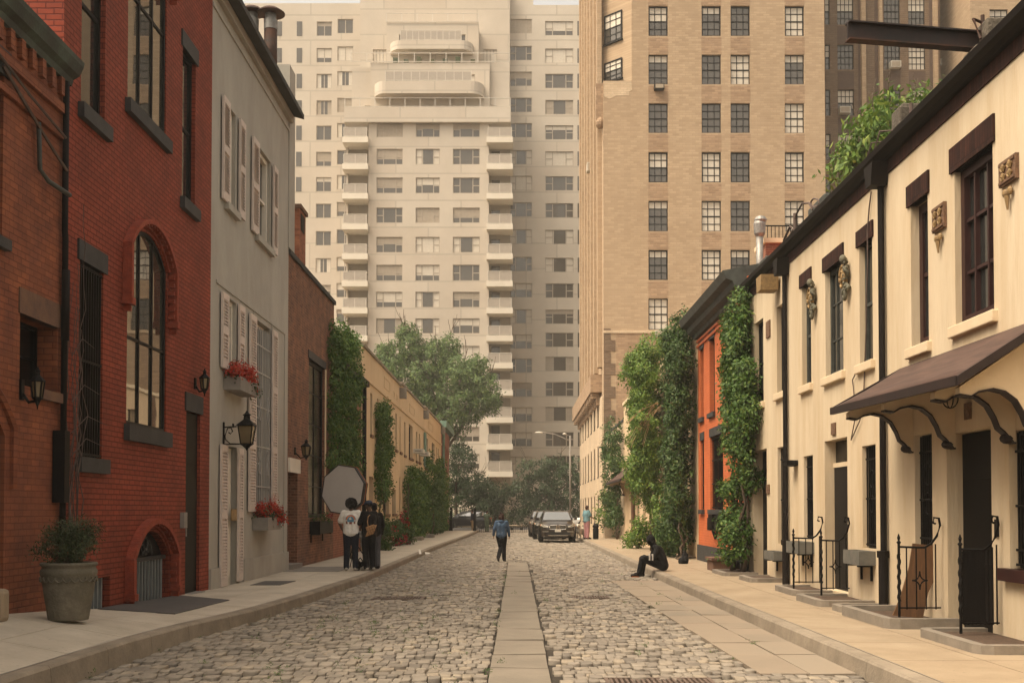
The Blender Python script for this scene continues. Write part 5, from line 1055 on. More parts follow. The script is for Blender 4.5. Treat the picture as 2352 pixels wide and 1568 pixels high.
# ================================================================ VEGETATION
def bl(px, py, rx, ry, Y, rd):
    x, z = ony(px, py, Y); k = Y/FOC; return (x, Y, z, rx*k, rd, ry*k)
BT = [bl(940, 800, 45, 40, 100, 3), bl(1000, 830, 45, 45, 101, 3), bl(905, 850, 40, 40, 100, 3), bl(970, 870, 50, 40, 99, 3), bl(1030, 800, 25, 30, 101, 2.5), bl(935, 765, 22, 22, 100, 2), bl(1060, 860, 45, 40, 98, 3), bl(1110, 890, 42, 42, 98, 3), bl(1000, 915, 50, 35, 99, 3), bl(1070, 930, 55, 38, 98, 3), bl(1040, 970, 40, 28, 98, 2.5), bl(1095, 835, 25, 25, 98, 2), bl(885, 810, 18, 18, 100, 2), bl(960, 920, 40, 30, 100, 2.5), bl(1128, 925, 20, 30, 97.5, 2)]
tree('plane_tree', 'large light green tree rising behind the left cream houses', (-6.8, 99, .1), 6.5, .35, BT, 46000, .22, 'treeleaf', 'trees along the avenue', shell=.35)
tree('street_tree', 'dark green tree beside the far red brick house', (-6.0, 108, .1), 3.2, .2, [bl(1062, 1060, 35, 35, 108, 2.5), bl(1085, 1110, 38, 35, 108, 2.5), bl(1050, 1130, 30, 40, 108, 2.5), bl(1060, 1030, 24, 22, 108, 2), bl(1090, 1160, 30, 25, 108, 2)], 7000, .25, 'treedark', 'trees along the avenue', shell=.35)
tree('street_tree', 'dark low tree under the pale tower balconies at the street end', (-2.2, 107.5, .1), 2.6, .18, [bl(1120, 1130, 35, 25, 107.5, 2.5), bl(1150, 1140, 32, 28, 107.5, 2.5), bl(1130, 1165, 38, 22, 107, 2.3), bl(1110, 1155, 25, 25, 107, 2)], 5000, .24, 'treedark', 'trees along the avenue', shell=.35)
tree('street_tree', 'wide dark tree behind the lamp post at the street end', (3.2, 109, .1), 3.2, .25, [bl(1225, 1085, 40, 30, 109, 2.5), bl(1275, 1080, 42, 35, 109, 2.5), bl(1320, 1085, 32, 35, 109, 2.5), bl(1240, 1125, 45, 35, 108.5, 2.5), bl(1300, 1130, 45, 38, 108.5, 2.5), bl(1200, 1130, 30, 30, 109, 2.5), bl(1260, 1165, 55, 28, 108, 2), bl(1195, 1165, 28, 25, 108, 2), bl(1330, 1165, 25, 28, 108, 2)], 11000, .26, 'treedark', 'trees along the avenue', shell=.35)
b = [bl(1060, 1190, 40, 18, 112.5, 1), bl(1140, 1190, 45, 18, 112.5, 1), bl(1220, 1190, 50, 20, 112.5, 1), bl(1300, 1190, 45, 20, 112.5, 1)]
t = thing('hedge', 'dark hedge along the foot of the pale tower', 'hedge', (0, 112.5, .1)); leaves('foliage', b, 5000, .22, 'treedark', t)
tree('roof_sprout', 'bright green sprouting tree behind the right roofs', (9.2, 26.5, 6.2), 1.2, .09, [bl(2045, 235, 30, 18, 26, .7), bl(2100, 240, 26, 18, 26, .7), bl(2010, 275, 32, 18, 26, .8), bl(1985, 320, 38, 24, 26.5, .8), bl(2020, 330, 28, 24, 26, .7), bl(1955, 380, 42, 22, 27, .8), bl(1930, 410, 28, 16, 27.5, .7), bl(1995, 360, 30, 25, 26.5, .7)], 3200, .19, 'vinelight', None, droop=.6, aspect=.34)
def vine(label, blobs, n, size, mat, stems, base, group='climbing vines on the house fronts', **k):
    t = thing('climbing_vine', label, 'vine', base, group); leaves('foliage', blobs, n, size, mat, t, **k); b = MB()
    for s in stems: MB().tube(s, .05, 7, .02).build('stem', 'bark', t, smooth=True)
    return t
def wig(x, y, z0, z1, a=.1, n=7): return [(x+random.uniform(-a, a), y+random.uniform(-a, a), z0+(z1-z0)*i/n) for i in range(n+1)]
rb = lambda n, f: [f(i/(n-1)) for i in range(n)]
# right side, near to far
B1 = [(5.27, 26.0+random.uniform(-.5, .5), z, .22+random.uniform(0, .06), .6, .5) for z in np.arange(2.9, 6.4, .36)]+[(5.17, 26.7+random.uniform(-.3, .3), z, .22, .45, .5) for z in np.arange(3.4, 6.1, .5)]+[(5.4, 26.4, 6.5, .28, .5, .4), (5.45, 26.2, 2.45, .25, .6, .35), (5.25, 26.8, 2.2, .35, .5, .3), (5.15, 26.4, 1.15, .38, .6, .45), (5.1, 26.3, .85, .36, .5, .35), (5.2, 26.7, 1.5, .3, .5, .3)]
vine('leafy vine between the orange house and the third cream house, bare stems at its foot', B1, 28000, .09, 'vine', [wig(5.3, 26.0, .2, 3, .09), wig(5.35, 26.4, .2, 3.2, .09), wig(5.2, 26.7, .2, 2.6, .1), wig(5.4, 26.2, .2, 2.4, .08), wig(5.3, 26.9, .2, 2.9, .1)], (5.3, 26.4, .2), aspect=.5)
B2 = [(5.05, 34.9+random.uniform(-.5, .5), z, .38+random.uniform(-.04, .06), .7, .6) for z in np.arange(1.3, 7.3, .42)]+[(5.25, 34.6, 7.4, .3, .5, .5), (4.95, 35.6, 1.0, .5, .6, .5), (5.1, 35.0, .95, .4, .5, .45)]
vine('tall dense dark vine column beside the orange house', B2, 32000, .10, 'vinedark', [[(5.1, 34.3, .15), (5.05, 34.4, .5), (5.3, 34.5, .8), (5.1, 34.6, 1.2), (5.2, 34.8, 2.0)], [(4.95, 34.5, .15), (5.15, 34.3, .6), (5.0, 34.5, 1.1), (5.2, 34.8, 1.8)], [(4.9, 34.1, .16), (5.2, 34.2, .25), (5.5, 34.2, .22)]], (5.1, 34.5, .15))
B3 = [(4.85+random.uniform(-.15, .1), 41.6+random.uniform(-1, 1.2), z, .55, 1.2, .7) for z in np.arange(2.6, 7.6, .42)]+[(4.6, 40.5+random.uniform(-.5, .5), z, .5, .8, .6) for z in np.arange(4.2, 7.8, .6)]+[(5.0, 40.6, 7.6, .5, .8, .5), (5.1, 40.4, 2.0, .45, .9, .5), (5.2, 39.6, 1.3, .35, .7, .5), (5.2, 39.3, .7, .35, .6, .45), (4.35, 42.2, 6.9, .5, .7, .5), (4.5, 41.0, 3.2, .6, 1, .6)]
t = vine('broad bright green wisteria bulging over the right pavement', B3, 46000, .10, 'vinelight', [[(5.0, 41.5, .15), (5.0, 41.4, 1.2), (4.9, 41.5, 2.2), (4.9, 41.4, 4), (4.9, 41.5, 6)], [(5.15, 41.6, .15), (5.1, 41.5, 1.4), (5.2, 41.5, 3)], wig(5.25, 39.5, .15, 3, .08)], (5.0, 41.5, .15))
b = MB()
for i in range(14):
    x0, z0 = ony(1520-random.uniform(0, 25), 930+random.uniform(-10, 15), 39.9); pp = [(x0, 39.9, z0)]; dx, dz = -random.uniform(.06, .14), -random.uniform(.0, .1)
    for k in range(8): dz -= .018; pp.append((pp[-1][0]+dx, pp[-1][1]-.03, pp[-1][2]+dz))
    b.tube(pp, .014, 4, .005)
b.build('dry_twig', 'drybranch', t)
B4 = [(5.2, 59.5+random.uniform(-1.5, 1.5), z, .5, 1.6, .6) for z in np.arange(.9, 6.4, .5)]
vine('narrow dark vine column beyond the small awning on the right', B4, 8000, .145, 'vinedark', [wig(5.3, 58.5, .15, 3)], (5.2, 59, .15))
def bush(name, label, cat, blobs, n, size, mat, base, fl=None, nf=0, fs=.06):
    t = thing(name, label, cat, base); leaves('foliage', blobs, n, size, mat, t, droop=.1); b = MB()
    for i in range(5):
        q = random.choice(blobs); b.tube([base, (base[0]*.4+q[0]*.6, base[1]*.4+q[1]*.6, base[2]+(q[2]-base[2])*.5), q[:3]], .02, 5, .008)
    b.build('stem', 'bark', t)
    if fl: leaves('flowers', [(*q[:3], q[3]*1.08, q[4]*1.08, q[5]*1.08) for q in blobs], nf, fs, fl, t, droop=0, aspect=.9, shell=.9)
    return t
bush('bush', 'round green bush under the wisteria on the right pavement', 'bush', [(4.75, 43.8, .75, .5, .6, .5), (4.6, 44.2, .5, .4, .5, .35), (5.0, 43.6, 1.0, .4, .5, .4)], 1500, .13, 'vinelight', (4.8, 44, .15)); bush('bush', 'loose green bush at the foot of the tan tower base', 'bush', [(5.0, 62.3, 1.4, .45, .8, .5), (5.1, 62, 2.3, .3, .5, .5)], 900, .16, 'vinelight', (5.0, 62, .15))
bush('bush', 'dark bush at the foot of the tall vine column', 'bush', [(5.0, 36.8, .6, .45, .9, .45), (5.2, 37.4, .9, .4, .7, .4)], 1300, .14, 'vinedark', (5.0, 37, .15))
# left side
L1 = [(-5.62, y_, z, .16, .8, .6) for z in np.arange(2.6, 7.4, .5) for y_ in (34.4+random.uniform(-.2, .2), 35.7+random.uniform(-.3, .3), 37.0+random.uniform(-.3, .3), 38.4+random.uniform(-.3, .3))]+[(-5.85, 37.2, 7.6, .25, 1.2, .3), (-6.0, 38.9, 7.6, .3, .9, .3), (-6.0, 40.3, 7.5, .25, .5, .35), (-5.6, 36.2, 2.5, .16, .6, .4)]
vine('large vine covering the low red brick house on the left', L1, 20000, .105, 'vine', [[(-5.15, 34.6, .15), (-5.3, 34.7, .6), (-5.1, 34.6, 1.1), (-5.35, 34.7, 1.6), (-5.3, 35.2, 2.6)], [(-5.0, 34.7, .15), (-5.25, 34.8, .5), (-5.3, 34.7, 1.4), (-5.5, 35, 2.5)]], (-5.2, 34.8, .15))
L2 = [(-5.62, y_, z, .16, .8, .6) for z in np.arange(2.8, 6.1, .5) for y_ in (45.6+random.uniform(-.3, .3), 47.6+random.uniform(-.4, .4))]+[(-5.62, 46.2, 2.4, .15, .6, .4)]
vine('hanging vine between the windows of the near left cream house', L2, 7500, .115, 'vine', [wig(-5.6, 45.4, .2, 3, .08), wig(-5.55, 46.0, .2, 3, .08)], (-5.5, 46, .15))
L3 = [(-5.48, y_, z, .26, 1.2, .55) for y_ in np.arange(57, 67, 1.7) for z in np.arange(.6, 4.0-(y_-54)*.03, .7)]
vine('wide dense vine hedge against the middle left cream house', L3, 13000, .15, 'vine', [wig(-5.4, 55, .15, 3), wig(-5.4, 60, .15, 3)], (-5.4, 59, .15))
L4 = [(-5.2, y_, z, .3, 1.2, .55) for y_ in np.arange(67, 74, 1.7) for z in np.arange(.7, 3.4, .75)]
vine('lower vine hedge bulging over the left pavement', L4, 5000, .16, 'vinedark', [wig(-5.1, 67, .15, 2.5)], (-5.1, 69, .15))
L5 = [(-5.45, y_, z, .28, 1.5, .6) for y_ in np.arange(75, 84, 2.2) for z in np.arange(.7, 5.0-(y_-73)*.05, .8)]+[(-5.55, 68.5, 5.0, .2, .9, .5), (-5.55, 70, 4.5, .2, .9, .5)]
vine('far vine hedge on the left next to the green gutter house', L5, 9000, .17, 'vine', [wig(-5.4, 75, .15, 3)], (-5.4, 78, .15))
bush('rose_bush', 'rose bush with dark red blooms on the left pavement', 'rose bush', [(-5.2, 46.8, .7, .4, .9, .5), (-5.0, 49, .6, .45, 1.0, .5), (-5.1, 50.8, .9, .45, 1.0, .6), (-5.2, 48, 1.1, .4, .9, .4)], 2600, .13, 'vinedark', (-5.2, 48.5, .15), 'rose', 300, .11)
bush('bush', 'small leafy bush behind the person with the tan bag', 'bush', [(-5.0, 42.0, .6, .35, .6, .4), (-5.1, 42.4, 1.0, .3, .5, .4), (-5.2, 41.6, 1.5, .25, .4, .3)], 900, .12, 'vinedark', (-5.1, 42, .15))
part_ = MB()
for (x, y, w, h, z) in ((-5.2, 43.5, .5, .8, .3), (-5.1, 52.5, .4, .9, .2), (-5.0, 56.5, .4, 1.2, .18), (-4.9, 62, .5, 1.3, .18)): part_.box(x-w/2, x+w/2, y-h/2, y+h/2, .1, .15+z)
tag(part_.build('planting_kerb', 'kerbface', bevel=.03), 'low stone edging under the left vines', 'stone edging')
# window box plants
for (s0, s1, z, xx), lab in (((21.95, 23.3, 4.33, -5.62), 'red flowers in the upper window box of the grey house'), ((24.4, 25.6, 1.53, -5.6), 'red flowers in the lower window box of the grey house')):
    t = thing('flowering_plant', lab, 'flowers', (xx, (s0+s1)/2, z-.06), 'red flowers in the grey house window boxes'); bs = [(xx, s, z+.1, .2, .22, .16) for s in np.arange(s0+.1, s1, .25)]+[(xx+.13, s1-.2, z-.02, .12, .25, .18)]
    leaves('petals', bs, 2300, .055, 'redflower', t, droop=.1, aspect=.6); leaves('foliage', [(q[0], q[1], q[2]-.06, q[3], q[4], q[5]*.8) for q in bs], 500, .07, 'shrub', t); b = MB()
    for i in range(16): s = random.uniform(s0+.4, s1+.1); b.tube([(xx, s, z), (xx+.05, s+.05, z+.25), (xx+random.uniform(-.05, .2), s+random.uniform(.0, .35), z+random.uniform(.3, .55))], .005, 4, .002)
    b.build('stalk', 'redflower', t)
t = thing('flowering_plant', 'small dark pink plant below the screened window by the softbox', 'flowers', (-5.6, 32, 1.36)); leaves('foliage', [(-5.6, 31.4, 1.42, .12, .3, .1), (-5.55, 32.6, 1.45, .15, .35, .12)], 260, .06, 'vinedark', t); leaves('petals', [(-5.55, 32.7, 1.5, .12, .25, .1)], 60, .05, 'rose', t)
# big stone pot with a shrub
px_, py_ = onz(160, 1420, .385); t = thing('stone_planter', 'large weathered round stone pot on the left pavement', 'planter', (-5.22, 12.95, .385))
k = 12.95/FOC; ctr = (-5.22, 12.95, .385); PK = .9; prof = [(.245, 0), (.25, .02), (.30, .30), (.325, .48), (.335, .53), (.35, .56), (.352, .60), (.335, .62), (.325, .645), (.345, .66), (.355, .685), (.34, .70), (.30, .70), (.28, .62)]
prof = [(r_*PK, z_*.95) for r_, z_ in prof]; b = MB(); b.lathe(prof, ctr, 40); b.build('pot', 'pot', t, smooth=True); b = MB()
for i in range(22):
    a = 2*math.pi*i/22; b.tube([(ctr[0]+.345*PK*math.cos(a+q*.11), ctr[1]+.345*PK*math.sin(a+q*.11), ctr[2]+.50-.055*math.sin(q)) for q in np.linspace(0, 3.14, 6)], .009, 5)
b.build('carved_band', 'pot', t); b = MB(); b.lathe([(.27, .58), (.27, .62), (.02, .635)], ctr, 20); b.build('soil', 'soil', t)
t = thing('potted_shrub', 'feathery green shrub growing in the weathered stone pot', 'shrub', (ctr[0], ctr[1], 1.05)); bs = [(ctr[0]-.27, ctr[1], 1.18, .2, .2, .12), (ctr[0]+.02, ctr[1], 1.27, .28, .25, .2), (ctr[0]+.22, ctr[1], 1.35, .17, .2, .2), (ctr[0]-.1, ctr[1]+.1, 1.35, .16, .2, .16), (ctr[0]+.12, ctr[1]-.1, 1.2, .2, .2, .15)]
leaves('foliage', bs, 5500, .05, 'shrub', t, droop=-.35, aspect=.2, shell=.1); b = MB()
for i in range(40): q = random.choice(bs); b.tube([(ctr[0]+random.uniform(-.15, .15), ctr[1], 1.04), (q[0], q[1], q[2]), (q[0]+random.uniform(-.16, .16), q[1]+random.uniform(-.1, .1), q[2]+random.uniform(.05, .22))], .006, 4, .002)
b.build('stem', 'bark', t)
b = MB(); b.box(-5.78, -5.55, 11.98, 12.2, .44, .80); tag(b.build('stone_block', 'concrete', bevel=.05), 'pale rounded stone block against the orange brick house', 'stone block')
# weeds between the cobbles
cen = [(-1.9+random.gauss(0, .9), random.uniform(10.5, 19)) for _ in range(70)]+[(random.uniform(-3.3, 3), random.uniform(12, 30)) for _ in range(60)]+[(-.3, random.uniform(10, 30)) for _ in range(20)]+[(kL(y_)+.05, y_) for y_ in (11, 13, 14.5, 17, 19, 23)]+[(2.3, y_) for y_ in (13, 19, 22, 26)]
bs = [(x, y_, .0, random.uniform(.02, .07), random.uniform(.02, .05), .012) for x, y_ in cen]; struct(leaves('weeds', bs, 3800, .03, 'vine', droop=-.3, aspect=.25, shell=.1), 'stuff')
# ================================================================ STREET THINGS
def hexlamp(label, wy, c, w, h, plate=(.1, .3), scroll=False, X=XL):
    """lantern hung on a wall bracket: c = glass body centre (x,y,z)"""
    t = thing('wall_lantern', label, 'lantern', (X, c[1], c[2]-h/2), 'wall lanterns on the left houses'); x, y, z = c; n = 4 if scroll else 6
    b = MB(); tw, bw = w/2, w*.34
    def ring(r, zz): return [(x+r*math.cos(a+math.pi/n), y+r*math.sin(a+math.pi/n), zz) for a in np.arange(n)*2*math.pi/n]
    T, Bm = ring(tw, z+h/2), ring(bw, z-h/2)
    for i in range(n): b.tube([T[i], Bm[i]], .012, 5); b.tube([T[i], T[(i+1) % n]], .014, 5); b.tube([Bm[i], Bm[(i+1) % n]], .014, 5)
    b.build('lamp_frame', 'black', t); b = MB(); b.add(ring(tw*.96, z+h/2)+ring(bw*.94, z-h/2), [tuple(range(n)), tuple(range(2*n-1, n-1, -1))]+[(i, (i+1) % n, n+(i+1) % n, n+i) for i in range(n)]); b.build('lamp_glass', 'lampglass', t)
    b = MB(); R1, R2 = ring(tw*1.25, z+h/2), ring(tw*.35, z+h/2+h*.35); b.add(R1+R2, [tuple(range(n)), tuple(range(2*n-1, n-1, -1))]+[(i, (i+1) % n, n+(i+1) % n, n+i) for i in range(n)]); b.lathe([(tw*.35, 0), (tw*.3, h*.2), (tw*.45, h*.24), (tw*.2, h*.34), (.008, h*.48)], (x, y, z+h*.85), 10); b.build('lamp_cap', 'black', t); b = MB(); b.lathe([(bw*1.1, .03), (bw*.7, 0), (bw*.2, -.06), (.006, -.1)], (x, y, z-h/2-.03), 10); b.build('lamp_base', 'black', t)
    b = MB(); b.box(X+.002, X+.03, wy-plate[0]/2, wy+plate[0]/2, z-plate[1]/2, z+plate[1]/2)
    if scroll:
        b.tube([(X+.03, y, z+h*.42), (x-tw, y, z+h*.46)], .014, 6); b.tube([(X+.02, y, z-h*.52), (x-bw, y, z-h*.5)], .014, 6)
        sp = [(X+.03, y, z-h*.5)]+[(X+.18+(.17-.012*q)*math.cos(q+2.2)*1.0-.03, y, z+.02+(.2-.018*q)*math.sin(q+2.2)) for q in np.linspace(1.6, -5, 20)]; b.tube([(x-bw, y, z-h*.5), (X+.14, y, z-h*.48), (X+.05, y, z-h*.25), (X+.04, y, z-.02), (X+.09, y, z+.13), (X+.16, y, z+.14), (X+.19, y, z+.07), (X+.15, y, z+.02), (X+.11, y, z+.05)], .013, 6); b.tube([(X+.2, y, z+h*.4), (X+.2, y, z+h*.62)], .02, 6)
    else: b.tube([(X+.03, wy, z-.05), ((X+x)/2, (wy+y)/2, z-h*.75), (x, y, z-h*.62), (x, y, z-h*.5)], .018, 6)
    b.build('bracket', 'black', t)
hexlamp('wall lantern on the old orange brick house', 12.93, (-5.60, 12.93, 3.06), .15, .2, (.08, .24)); hexlamp('small black wall lantern above the black door of the red house', 19.9, (-5.62, 19.9, 3.93), .17, .2, (.08, .2)); hexlamp('large square lantern on a scroll bracket on the grey house', 21.85, (-5.33, 21.85, 3.14), .40, .36, (.05, .5), True); hexlamp('wall lantern beside the white sign of the brown brick house', 28.9, (-5.5, 28.9, 3.2), .26, .24, (.1, .2))
t = thing('street_lamp', 'tall grey street lamp with a curved arm at the street end', 'street lamp', (4.2, 88, -.03)); zt = ony(1310, 1003, 88)[1]; b = MB(); b.tube([(4.2, 88, -.03), (4.2, 88, 1.2)], .13, 10); b.tube([(4.2, 88, 1.2), (4.2, 88, zt+.1)], .085, 10, .07); b.build('pole', 'stonebox', t, smooth=True)
b = MB(); b.tube([(4.2, 88, zt-.35), (3.6, 88, zt-.05), (2.9, 88, zt+.22), (2.2, 88, zt+.33), (1.9, 88, zt+.34)], .045, 7); b.tube([(4.2, 88, zt), (4.0, 88, zt+.15), (3.8, 88, zt+.2)], .03, 6); b.build('arm', 'stonebox', t, smooth=True); b = MB(); b.ball((1.75, 88, zt+.34), (.34, .14, .08), 10, 6); b.build('lamp_head', 'ac', t, smooth=True); b = MB(); b.ball((3.75, 88, zt+.24), (.16, .1, .08), 8, 5); b.build('side_lamp', 'ac', t)
t = thing('iron_gate', 'low black iron gate fence across the street end', 'fence', (0, 83, 0)); b = MB()
for x in np.arange(-2.95, 3.2, .14): b.box(x-.012, x+.012, 82.99, 83.01, .02, .5)
b.box(-3, 3.2, 82.98, 83.02, .42, .45); b.box(-3, 3.2, 82.98, 83.02, .06, .09); b.build('pickets', 'black', t); b = MB()
for x in (-.4, .3, 1.0): b.box(x-.1, x+.1, 82.95, 83.05, .2, .36)
b.build('lock_box', 'black', t)
def gatepost(x, y, h, lab):
    t = thing('gate_post', lab, 'gate post', (x, y, 0), 'black gate posts at the street end'); b = MB(); b.box(x-.13, x+.13, y-.13, y+.13, 0, .35); b.box(x-.09, x+.09, y-.09, y+.09, .35, h-.2); b.build('shaft', 'black', t); b = MB(); b.box(x-.13, x+.13, y-.13, y+.13, h-.2, h-.12); b.ball((x, y, h), (.11, .11, .12), 8, 6); b.build('finial', 'black', t)
gatepost(-3.15, 82.5, 1.75, 'black iron gate post at the left kerb end'); gatepost(-4.95, 83.0, 1.8, 'black iron gate post close to the far red brick house')
b = MB(); c = (4.72, 31.4, .15); bl_ = [(0, 0, .12, .13), (.02, .02, .24, .10), (-.03, 0, .07, .15), (.0, 0, .33, .045)]
for x, y, z, r in bl_: b.ball((c[0]+x, c[1]+y, c[2]+z), (r, r*.8, r*.85), 12, 8)
t = thing('bag', 'small black bag on the right pavement behind the seated person', 'bag', c); BAG = b
t_ = MB(); x, y = 5.12, 60.0
pl = thing('concrete_planter', 'square concrete planter box on the far right pavement', 'planter', (5.15, 60.5, .15)); part('box', 'concrete', pl, ident, (4.75, 5.5, 60.2, 61.2, .15, .85)); part('soil', 'soil', pl, ident, (4.8, 5.45, 60.25, 61.15, .85, .87))
bn = thing('litter_bin', 'black rubbish bin with rounded lid beside the person in pink trousers', 'bin', (4.12, 58.3, .15)); b = MB(); b.lathe([(.13, 0), (.15, .05), (.155, .55), (.12, .6)], (4.12, 58.3, .15), 16); b.build('body', 'black', bn, smooth=True); b = MB(); b.lathe([(.12, .6), (.165, .63), (.17, .7), (.1, .8), (.02, .82)], (4.12, 58.3, .15), 16); b.build('lid', 'black', bn, smooth=True)
b = MB(); b.add([(-3.15, 38.2, .16), (-3.0, 38.3, .17), (-3.05, 38.5, .2), (-3.2, 38.4, .22)], [(0, 1, 2, 3)]); b.add([(-3.38, 38.3, .155), (-3.3, 38.35, .156), (-3.36, 38.6, .30), (-3.42, 38.5, .3)], [(0, 1, 2, 3)]); lt = b.build('paper_scrap', 'ac'); so = lt.modifiers.new('Solid', 'SOLIDIFY'); so.thickness = .004; tag(lt, 'white scrap of paper on the left kerb', 'litter')
# ================================================================ CARS
def carpaint(name, c, met=.4):
    m = bpy.data.materials.new(name); m.use_nodes = True; P = m.node_tree.nodes['Principled BSDF']; P.inputs['Base Color'].default_value = C4(c); P.inputs['Metallic'].default_value = met; P.inputs['Roughness'].default_value = .28; P.inputs['Coat Weight'].default_value = .8; P.inputs['Coat Roughness'].default_value = .06; return m
M['paintdark'] = carpaint('dark_brown_paint', (.035, .026, .02)); M['paintgrey'] = carpaint('grey_brown_paint', (.10, .08, .065)); M['paintwhite'] = carpaint('white_paint_car', (.7, .66, .6), 0); M['paintblack'] = carpaint('black_paint', (.012, .012, .013))
M['tyre'] = pmat('tyre_rubber', (.018, .017, .016), rough=.85); M['chrome'] = pmat('chrome', (.7, .68, .64), rough=.15, metal=1); M['headlight'] = pmat('headlight_glass', (.6, .57, .5), (.4, .38, .33), rough=.08, metal=.3); M['amber'] = pmat('amber_lamp', (.7, .25, .05), rough=.2); M['redlamp'] = pmat('red_lamp', (.4, .02, .015), rough=.2); M['plastic'] = pmat('black_plastic', (.02, .019, .018), rough=.6); M['carglass'] = glass('car_glass', (.08, .08, .07), .03, 3.2)
def loft(b, secs, cap=True):
    n = len(secs[0]); b.add([p for s in secs for p in s], [(i*n+j, i*n+(j+1) % n, (i+1)*n+(j+1) % n, (i+1)*n+j) for i in range(len(secs)-1) for j in range(n)]+([tuple(range(n-1, -1, -1)), tuple(range((len(secs)-1)*n, len(secs)*n))] if cap else []))
def make_suv(label, loc, paint):
    t = thing('parked_suv', label, 'car', (0, 0, 0), 'cars at the street end')
    b = MB(); secs = []
    for y, w, zt, zb in ((-2.36, .62, .74, .36), (-2.32, .74, .90, .30), (-2.18, .86, 1.0, .26), (-1.7, .93, 1.07, .25), (-1.05, .945, 1.13, .25), (0, .945, 1.14, .25), (1.4, .945, 1.15, .26), (2.1, .92, 1.15, .3), (2.33, .84, 1.05, .38), (2.37, .7, .9, .45)):
        h = [(0, zt), (w*.55, zt-.005), (w*.86, zt-.05), (w*.97, zt-.16), (w, zt-.38), (w*.985, zb+.22), (w*.93, zb+.04), (w*.6, zb)]
        secs.append([(x, y, z) for x, z in h]+[(-x, y, z) for x, z in h[::-1] if x > 0])
    loft(b, secs); bo = b.build('body', paint, t, smooth=False, bevel=.02)
    b = MB(); secs = []
    for y, wb, wr, zb, zr in ((-1.12, .80, .78, 1.08, 1.13), (-.32, .86, .66, 1.10, 1.58), (.3, .87, .68, 1.1, 1.64), (1.4, .87, .66, 1.1, 1.62), (1.95, .84, .62, 1.1, 1.52), (2.28, .78, .74, 1.06, 1.12)):
        h = [(wb, zb), (wr+(wb-wr)*.15, zr-.1), (wr, zr-.03), (wr*.7, zr), (0, zr+.012)]; secs.append([(x, y, z) for x, z in h]+[(-x, y, z) for x, z in h[::-1] if x > 0])
    loft(b, secs); b.build('cabin', paint, t, bevel=.015)
    def gl(name, *q): b = MB(); b.add(q, [tuple(range(len(q)))]); o = b.build(name, 'carglass', t); s = o.modifiers.new('S', 'SOLIDIFY'); s.thickness = .02; s.offset = 0; return o
    gl('windshield', (-.74, -1.10, 1.155), (.74, -1.10, 1.155), (.60, -.37, 1.575), (-.60, -.37, 1.575))
    for s in (-1, 1):
        gl('side_window', (s*.868, -.78, 1.17), (s*.885, .42, 1.17), (s*.718, .42, 1.555), (s*.71, -.2, 1.525)); gl('side_window', (s*.885, .52, 1.17), (s*.885, 1.42, 1.17), (s*.705, 1.42, 1.535), (s*.718, .52, 1.555)); gl('side_window', (s*.88, 1.5, 1.19), (s*.80, 2.08, 1.2), (s*.67, 1.82, 1.48), (s*.70, 1.5, 1.53))
    gl('rear_window', (-.68, 2.27, 1.17), (.68, 2.27, 1.17), (.55, 2.02, 1.5), (-.55, 2.02, 1.5))
    for x in (-.83, .83):
        for y in (-1.42, 1.42):
            sg = 1 if x > 0 else -1; mp = lambda a, c, d, x=x, y=y, sg=sg: (x+sg*d, y+a, .36+c); b = MB(mp); b.lathe([(.22, -.1), (.34, -.11), (.36, -.06), (.36, .07), (.34, .11), (.22, .115)], (0, 0, 0), 24); w = b.build('wheel', 'tyre', t, smooth=True); b = MB(mp); b.lathe([(.22, .08), (.21, .1), (.06, .105), (.05, .12), (.001, .12)], (0, 0, 0), 10); b.build('rim', 'chrome', w)
            b = MB(mp); ar = [(math.cos(q), math.sin(q)) for q in np.linspace(-.35, math.pi+.35, 17)]
            for p, q in zip(ar, ar[1:]): b.add([(p[0]*.37, p[1]*.37, .10), (q[0]*.37, q[1]*.37, .10), (q[0]*.46, q[1]*.46, .125), (p[0]*.46, p[1]*.46, .125)], [(0, 1, 2, 3)])
            b.lathe([(.38, .02), (.38, .1)], (0, 0, 0), 20); b.build('wheel_arch', 'plastic', t)
    for s in (-1, 1):
        b = MB(); pts = [(s*.05, .92), (s*.38, .90), (s*.44, .82), (s*.40, .70), (s*.12, .68), (s*.05, .74)]; b.prism(pts, -2.39, -2.33); g = b.build('grille', 'plastic', t); b = MB()
        for i in range(8): x = s*(.09+i*.044); b.box(x-.009, x+.009, -2.405, -2.391, .70, .905-.01*(i > 5))
        b.tube([(x, -2.395, z) for x, z in pts+pts[:1]], .016, 6); b.build('grille_bars', 'chrome', g)
        b = MB(); b.add([(s*.50, -2.345, .86), (s*.76, -2.29, .93), (s*.87, -2.14, .95), (s*.86, -2.2, .86), (s*.72, -2.33, .80), (s*.52, -2.365, .79)], [(0, 1, 2, 3, 4, 5)]); o = b.build('headlight', 'headlight', t); so = o.modifiers.new('S', 'SOLIDIFY'); so.thickness = .04; so.offset = 0; part('indicator', 'amber', o, ident, (min(s*.84, s*.89), max(s*.84, s*.89), -2.2, -2.08, .87, .94))
        part('fog_trim', 'chrome', t, ident, (min(s*.48, s*.80), max(s*.48, s*.80), -2.375, -2.28, .56, .60)); part('mirror', paint, t, ident, (min(s*.92, s*1.08), max(s*.92, s*1.08), -.72, -.6, 1.16, 1.3), bevel=.03); part('tail_light', 'redlamp', t, ident, (min(s*.55, s*.86), max(s*.55, s*.86), 2.2, 2.375, .92, 1.02))
        b = MB(); b.tube([(s*.66, -.1, 1.63), (s*.68, .2, 1.68), (s*.67, 1.3, 1.67), (s*.64, 1.6, 1.6)], .018, 6); b.build('roof_rail', 'chrome', t)
